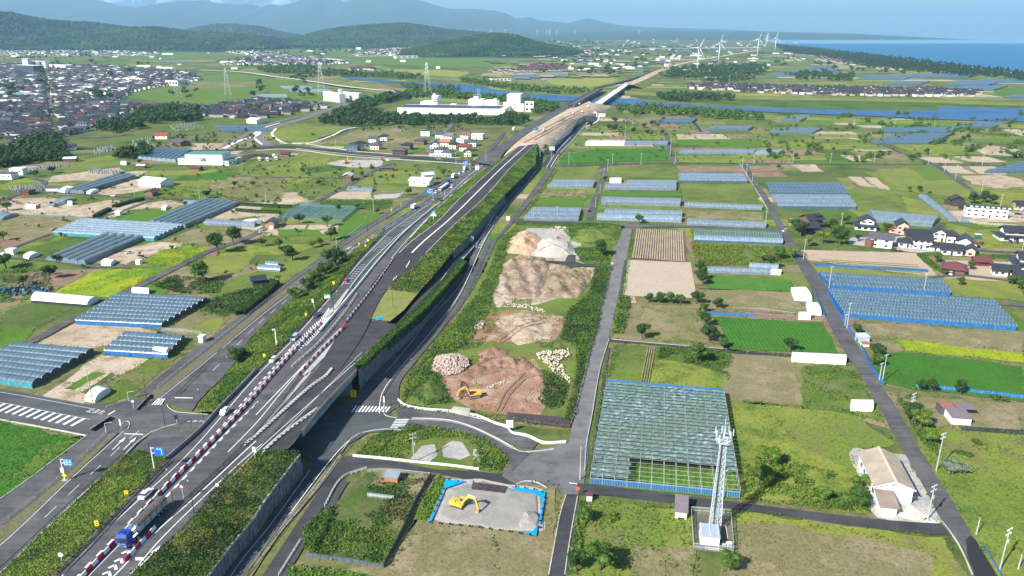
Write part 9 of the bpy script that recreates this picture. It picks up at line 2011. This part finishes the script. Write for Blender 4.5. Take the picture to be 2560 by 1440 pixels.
for(x_,y_,t_,z_,lb)in[(436,1274,1184,HZ,'dark lamp post on the right of the blue truck trailer'),(487,1291,1212,HZ,'dark lamp post at the right rail of the expressway'),(369,1010,943,0,'dark lamp post on the verge at the left crossing'),(413,1066,1002,0,'dark lamp post in front of the underpass'),(509,1049,980,2,'dark lamp post at the top of the left bank'),(983,769,731,HZ,'dark lamp post on the grass triangle rail'),(978,1036,968,0,'dark lamp post at the crosswalk corner'),(945,587,550,0,'lamp post on the surface road island'),(919,582,545,0,'lamp post between frontage and surface road'),(965,720,690,8,'dark lamp post on the closed carriageway'),(1246,580,545,0,'lamp post by the side road, upper'),(1226,600,565,0,'lamp post by the side road, lower'),(1185,595,560,0,'lamp post under the stone wall')]:lamp(x_,y_,t_,lb,z_)
for(x_,y_,t_,z_,lb)in[(322,1004,981,0,'pale curved lamp post by the small meadow'),(266,1084,1059,0,'pale traffic signal arm on the left frontage road'),(842,625,620-25,0,'white sign post by the weir of the frontage road'),(931,605,588,0,'white marker post on the island'),(1112,490,475,0,'white signal arm by the traffic queue'),(1140,410,380,0,'signal pole at the left of the intersection'),(1215,408,378,0,'signal pole at the right of the intersection'),(1165,400,372,0,'signal pole behind the intersection'),(1350,400,370,0,'signal pole at the new road crossing')]:lamp(x_,y_,t_,lb,z_,.2,WHITE)
cp=thing('camera_pole','tall white camera pole on the bank by the white hatchback','camera pole',G(692,866,7),.3);h=hgt(692,866,822,7)-7;TB((0,0,0),(0,0,h),.22,.18,8).out('pole',WHITE,cp);BX((-.7,0,h-.3),(.7,.5,.4)).out('camera',WHITE,cp);BX((.3,-.3,2),(.3,.3,.7)).out('control_box',STEEL,cp)
cp=thing('signal_post','white bent post by the navy car','post',G(788,775,7),.3);TB((0,0,0),(-.6,0,3.5),.1,n=6).out('pole',WHITE,cp);BX((-.7,0,4.2),(.8,.6,1.4)).out('lantern',WHITE,cp)
def board_sign(label,bx_,by_,topy,x0,y0,x1,y1,m,z=0.0,glyph=None,pole_m=None,name='road_sign',two=False):
 P=Vector(G(bx_,by_,z));k=P.y;t=thing(name,label,'road sign',tuple(P),0)
 def wp(x_,y_):
  yy=-(y_-CY)/FPX;s=k/(_u[1]*yy+_f[1]);return Vector(((x_-CX)/FPX*s,k,HC+s*(_u[2]*yy+_f[2])))-P
 H_=wp(bx_,topy).z;pm=pole_m or WHITE;TB((0,0,0),(0,0,H_),.17,.13,8).out('pole',pm,t);BX((0,0,.1),(1.6,.9,.3)).out('base',CONC,t)
 a,b=wp(x0,y0),wp(x1,y1);W_=b.x-a.x;Hb=a.z-b.z;cx_=(a.x+b.x)/2;cz_=(a.z+b.z)/2
 if two:TB((cx_*1.6,0,0),(cx_*1.6,0,H_),.12,n=6).out('pole',pm,t)
 bo=BX((cx_,-.15,cz_),(W_,.12,Hb)).out('board',m,t)
 for zz_ in(H_-.25,H_-Hb*.7):TB((0,0,zz_),(cx_,0,zz_),.09,n=6).out('arm',pm,t)
 if glyph:
  g=MB();glyph(g,cx_,cz_,W_,Hb);g.out('lettering',WHITE,bo)
 return t,cx_,cz_,W_,Hb,bo
def txt(parent,s,x_,z_,w_,h_,m=None,y_=-.23):
 cu=bpy.data.curves.new('lettering','FONT');cu.body=s;cu.size=1;cu.align_x='CENTER';cu.align_y='CENTER';o=ON('lettering',cu);LNK(o)
 me=bpy.data.meshes.new_from_object(o.evaluated_get(bpy.context.evaluated_depsgraph_get()));bpy.data.objects.remove(o)
 if not len(me.vertices):return
 co_=np.array([v.co[:]for v in me.vertices]);W0=co_[:,0].max()-co_[:,0].min();H0=co_[:,1].max()-co_[:,1].min();me.materials.clear();me.materials.append(m or WHITE)
 o=ON('lettering',me);LNK(o);o.parent=parent;o.rotation_euler=(math.pi/2,0,0);o.location=(x_,y_,z_);o.scale=(w_/W0,h_/H0,1)
def g_list(g,cx_,cz_,W_,H_):
 g.box((cx_-W_*.40,-.23,cz_),(W_*.07,.02,H_*.8))
 for i in range(3):g.box((cx_-W_*.12,-.23,cz_+H_*(.28-.28*i)),(W_*.26,.02,H_*.10));g.box((cx_+W_*.25,-.23,cz_+H_*(.28-.28*i)),(W_*.22,.02,H_*.09))
def g_arrow(g,cx_,cz_,W_,H_):
 g.box((cx_+W_*.26,-.23,cz_-H_*.12),(W_*.05,.02,H_*.5));g.add([(cx_+W_*.2,-.23,cz_+H_*.1),(cx_+W_*.32,-.23,cz_+H_*.1),(cx_+W_*.26,-.23,cz_+H_*.24)],[(0,1,2)])
 for x_ in(-.12,.17):g.box((cx_+W_*x_,-.23,cz_+H_*.3),(W_*.22,.02,H_*.05));g.box((cx_+W_*(x_-.07),-.23,cz_+H_*.39),(W_*.05,.02,H_*.08));g.box((cx_+W_*(x_+.05),-.23,cz_+H_*.39),(W_*.05,.02,H_*.08))
def g_cross(g,cx_,cz_,W_,H_):
 g.box((cx_+W_*.05,-.23,cz_-H_*.2),(W_*.07,.02,H_*.45));g.box((cx_+W_*.1,-.23,cz_-H_*.15),(W_*.6,.02,H_*.07));g.box((cx_-W_*.33,-.23,cz_),(W_*.1,.02,H_*.4))
 for x_ in(-.05,.15,.3):g.box((cx_+W_*x_,-.23,cz_+H_*.28),(W_*.12,.02,H_*.16))
s1=board_sign('light blue route sign with rows of white lettering and a yellow diamond on its post',163,1201,1147,158.5,1148,183,1163,solid('light_sign_blue',(.01,.28,.72),.4),z=.2,glyph=g_list)
t_,cx_,cz_,W_,H_,bo=s1;BX((-.1,-.2,cz_-H_*1.3),(.9,.1,1.6)).out('small_plate',WHITE,t_);dm=MB();dm.add([(-.75+.2,-.28,cz_-H_*2.1),(.2,-.28,cz_-H_*2.1-.7),(.75+.2,-.28,cz_-H_*2.1),(.2,-.28,cz_-H_*2.1+.7)],[(0,1,2,3)]);dm.out('warning_plate',SIGNY,t_)
board_sign('deep blue direction sign with a white arrow at the left edge of the expressway',387,1178,1118,384.5,1118,412.5,1139,SIGNB,z=6.8,glyph=g_arrow)
board_sign('square blue direction sign by the traffic queue',1083,500,471,1067,471,1081,485,SIGNB,z=.5,glyph=g_cross,pole_m=GPOLE);board_sign('square blue direction sign at the intersection',1175,424,402,1157,403,1170,412,SIGNB,z=.5,glyph=g_cross,pole_m=GPOLE)
r_=board_sign('green expressway sign above a white panel in the planted strip',1084,556,528,1077,528,1091,535.5,SIGNG,z=5.5);t_,cx_,cz_,W_,H_,bo=r_;BX((cx_,-.15,cz_-H_*.85),(W_,.12,H_*.55)).out('white_panel',WHITE,t_)
gg_=MB();gg_.box((cx_,-.23,cz_+H_*.2),(W_*.3,.02,H_*.25));gg_.box((cx_,-.23,cz_-H_*.22),(W_*.5,.02,H_*.22));gg_.out('lettering',WHITE,bo)
r_=board_sign('green and white expressway sign on two dark posts above the concrete nose',834,777,738,810,735,827,746,SIGNG,z=7.3,two=False,pole_m=DSTEEL);t_,cx_,cz_,W_,H_,bo=r_
gg_=MB();gg_.box((cx_+W_*.15,-.23,cz_),(W_*.42,.02,H_*.6));gg_.box((cx_-W_*.3,-.23,cz_-H_*.22),(W_*.34,.02,H_*.45));gg_.add([(cx_-W_*.45,-.23,cz_+H_*.42),(cx_-W_*.1,-.23,cz_-H_*.1),(cx_-W_*.02,-.23,cz_-H_*.1),(cx_-W_*.35,-.23,cz_+H_*.42)],[(0,1,2,3)]);gg_.out('lettering',WHITE,bo)
board_sign('large grey sign gantry board at the new intersection seen edge-on',1378,400,365,1373,366,1387,376,solid('sign_back_grey',(.45,.5,.53),.5),z=.3,pole_m=GPOLE);board_sign('white temporary board by the intersection',1196,424,412,1188,414,1198,424,WHITE,z=.4,pole_m=GPOLE);board_sign('small grey sign gantry in front of the stone wall',1180,612,590,1170,592,1184,604,GPOLE,z=.3,pole_m=GPOLE)
def plate(label,px,py,pyt,m,z=0.0,w_=.8,h_=1.1,shape='rect',pm=None,name='road_sign',txt_=None):
 h=hgt(px,py,pyt,z)-z;t=thing(name,label,'road sign',G(px,py,z),0);TB((0,0,0),(0,0,h),.06,n=6).out('pole',pm or WHITE,t)
 if shape=='rect':p=BX((0,-.1,h-h_/2),(w_,.06,h_)).out('plate',m,t)
 elif shape=='diamond':p=MB().add([(-w_*.7,-.12,h-w_*.7),(0,-.12,h-w_*1.4),(w_*.7,-.12,h-w_*.7),(0,-.12,h)],[(0,1,2,3)]).out('plate',m,t)
 else:
  p=TB((0,-.08,h-w_/2),(0,-.14,h-w_/2),w_/2,n=16).out('plate',m,t);
  if m==RED:TB((0,-.14,h-w_/2),(0,-.17,h-w_/2),w_*.33,n=16).out('disc',WHITE,p)
 if txt_=='dots':
  for k in(.25,-.15):BX((0,-.15,h-h_/2+k*h_),(w_*.3,.03,h_*.16)).out('mark',BLACK,p)
 return t
plate('yellow plate sign on the lower left bank, lower one',245,1322,1301,SIGNY,6.6,1.0,1.6,txt_='dots');plate('yellow plate sign on the lower left bank, upper one',318,1243,1226,SIGNY,6.6,1.0,1.5,txt_='dots');plate('yellow plate on the bank by the camera pole',662,900,884,SIGNY,6.6,.9,1.3);plate('yellow plate on the bank near the navy car',766,795,782,SIGNY,6.8,.9,1.3);plate('yellow diamond sign at the tip of the island',921,615,597,SIGNY,2,1.2,1.2,'diamond');plate('small yellow plate below the diamond sign',914,622,611,SIGNY,2,1.0,1.2);plate('small yellow marker before the exit ramp',898,616,606,SIGNY,.3,.6,1.4);plate('yellow plate near the tree group by the ramp',835,718,703,SIGNY,6.8,1,1.4);plate('yellow marker by the frontage road bend',979,532,522,SIGNY,.3,.7,1.2)
plate('white round-headed marker on the lower left bank',157,1410,1381,WHITE,6.6,1.1,1.1,'round');plate('no-entry style round red-rimmed sign by the trailer',459,1246,1211,RED,HZ,1.2,1.2,'round');plate('white round-headed marker at the shrub bank edge',545,1228,1208,WHITE,HZ,1.0,1.0,'round');plate('white fitting on a post at the bottom of the shrub bank',354,1420,1393,WHITE,HZ,1.8,.7);plate('white double fitting on a post by the shrub bank',638,1148,1117,WHITE,HZ,.9,1.6);plate('black-backed sign pair at the underpass',443,1060,1037,BLACK,.3,1.1,1.6);plate('white stop sign pole at the left crossing',335,1022,1000,solid('pale_blue_paint',(.45,.65,.85),.5),.3,1.0,.9)
plate('tall white edge-on sign on the small island',303,1071,1048,WHITE,.3,.5,2.2);plate('orange mirror post at the pump hut corner',1444,1240,1217,solid('orange_red',(.6,.13,.05),.5),.3,1.1,1.1,'round',solid('orange_red',(.6,.13,.05),.5));plate('yellow panel on the abutment under the viaduct',884,992,975,SIGNY,.3,2.0,2.6,txt_='dots');plate('white post in front of the island hedge',961,1018,990,CREAM,.3,.5,2.4);plate('red and white drum sign at the head of the barrier row',857,822,812,RED,HZ+.3,1.4,1.4);plate('yellow small board by the farm road mound',1530,666,656,SIGNY,.3,1.2,.9)
plate('white box sign at the fence gate of the construction lot',1274,1078,1050,WHITE,.3,2.2,2.6);plate('white notice board by the side road',1270,560,541,WHITE,.3,2.2,2.6)
h_=MB();h_.box((0,0,1.4),(3.4,1.6,.15));bs=thing('bus_shelter','small grey bus shelter at the foot of the stone wall','shelter',G(1178,612),.6);h_.v=[(v[0],v[1],v[2]+1.1)for v in h_.v];h_.out('roof',GPOLE,bs);BX((0,.7,1.2),(3.2,.1,2.4)).out('back_panel',GLASS,bs)
TRK=ground('wheel_track',((.36,.27,.19),(.42,.32,.23),(.30,.22,.15)),.05,.3,1)
for pts in(X('1300 352 1350 325 1400 300 1450 275'),X('1310 356 1362 328 1410 303 1456 278'),X('1335 350 1385 322 1430 298')):ribbon('wheel_track',dense(zz(pts,8.5),n=20),1.6,TRK,dz=.1)
for i,(x_,y_)in enumerate(((1358,328),(1432,286),(1455,282),(1470,268),(1448,262),(1400,292))):lorry(['lowest','second','third','topmost','fourth','middle'][i]+' small white site lorry on the new earthwork',(x_,y_),(x_+5,y_-3),8.6,(.7,.7,.7),(.6,.58,.5),4,2.4)
cbk=MB();a=Vector(G(1132,1030,.3));b=Vector(G(1176,1036,.3));cbk.beam(a+Vector((0,0,.9)),b+Vector((0,0,.9)),1.5,1.8);tag(cbk.out('concrete_block',CONC),'long concrete block lying in front of the soil pit','concrete block')
for lb,p in[('blue netting draped over vegetables at the left edge',X('0 722 60 716 122 722 110 735 30 738 0 735'))]:
 P=scatter(p,260,.3);V=leaves(np.c_[P,NU(.3,1.4,len(P))],2.0,1.5);tag(mk('blue_netting',V,np.arange(len(V)).reshape(-1,3),solid('blue_net_rag',(.08,.15,.2),.8,var=.5)),lb,'netting',kind='stuff')
# --- haze
hz=MB();hz.box((0,29000,724),(119000,61500,1452))
ho=hz.out('haze');tag(ho,'pale blue summer haze lying over the plain, the hills and the sea','haze',kind='stuff')
m=bpy.data.materials.new('haze');m.use_nodes=True;n=m.node_tree;n.nodes.clear()
pv=n.nodes.new('ShaderNodeVolumePrincipled');pv.inputs['Color'].default_value=(.38,.70,1,1);pv.inputs['Density'].default_value=6e-5;pv.inputs['Anisotropy'].default_value=0
mo=n.nodes.new('ShaderNodeOutputMaterial');n.links.new(pv.outputs[0],mo.inputs['Volume']);ho.data.materials.append(m)
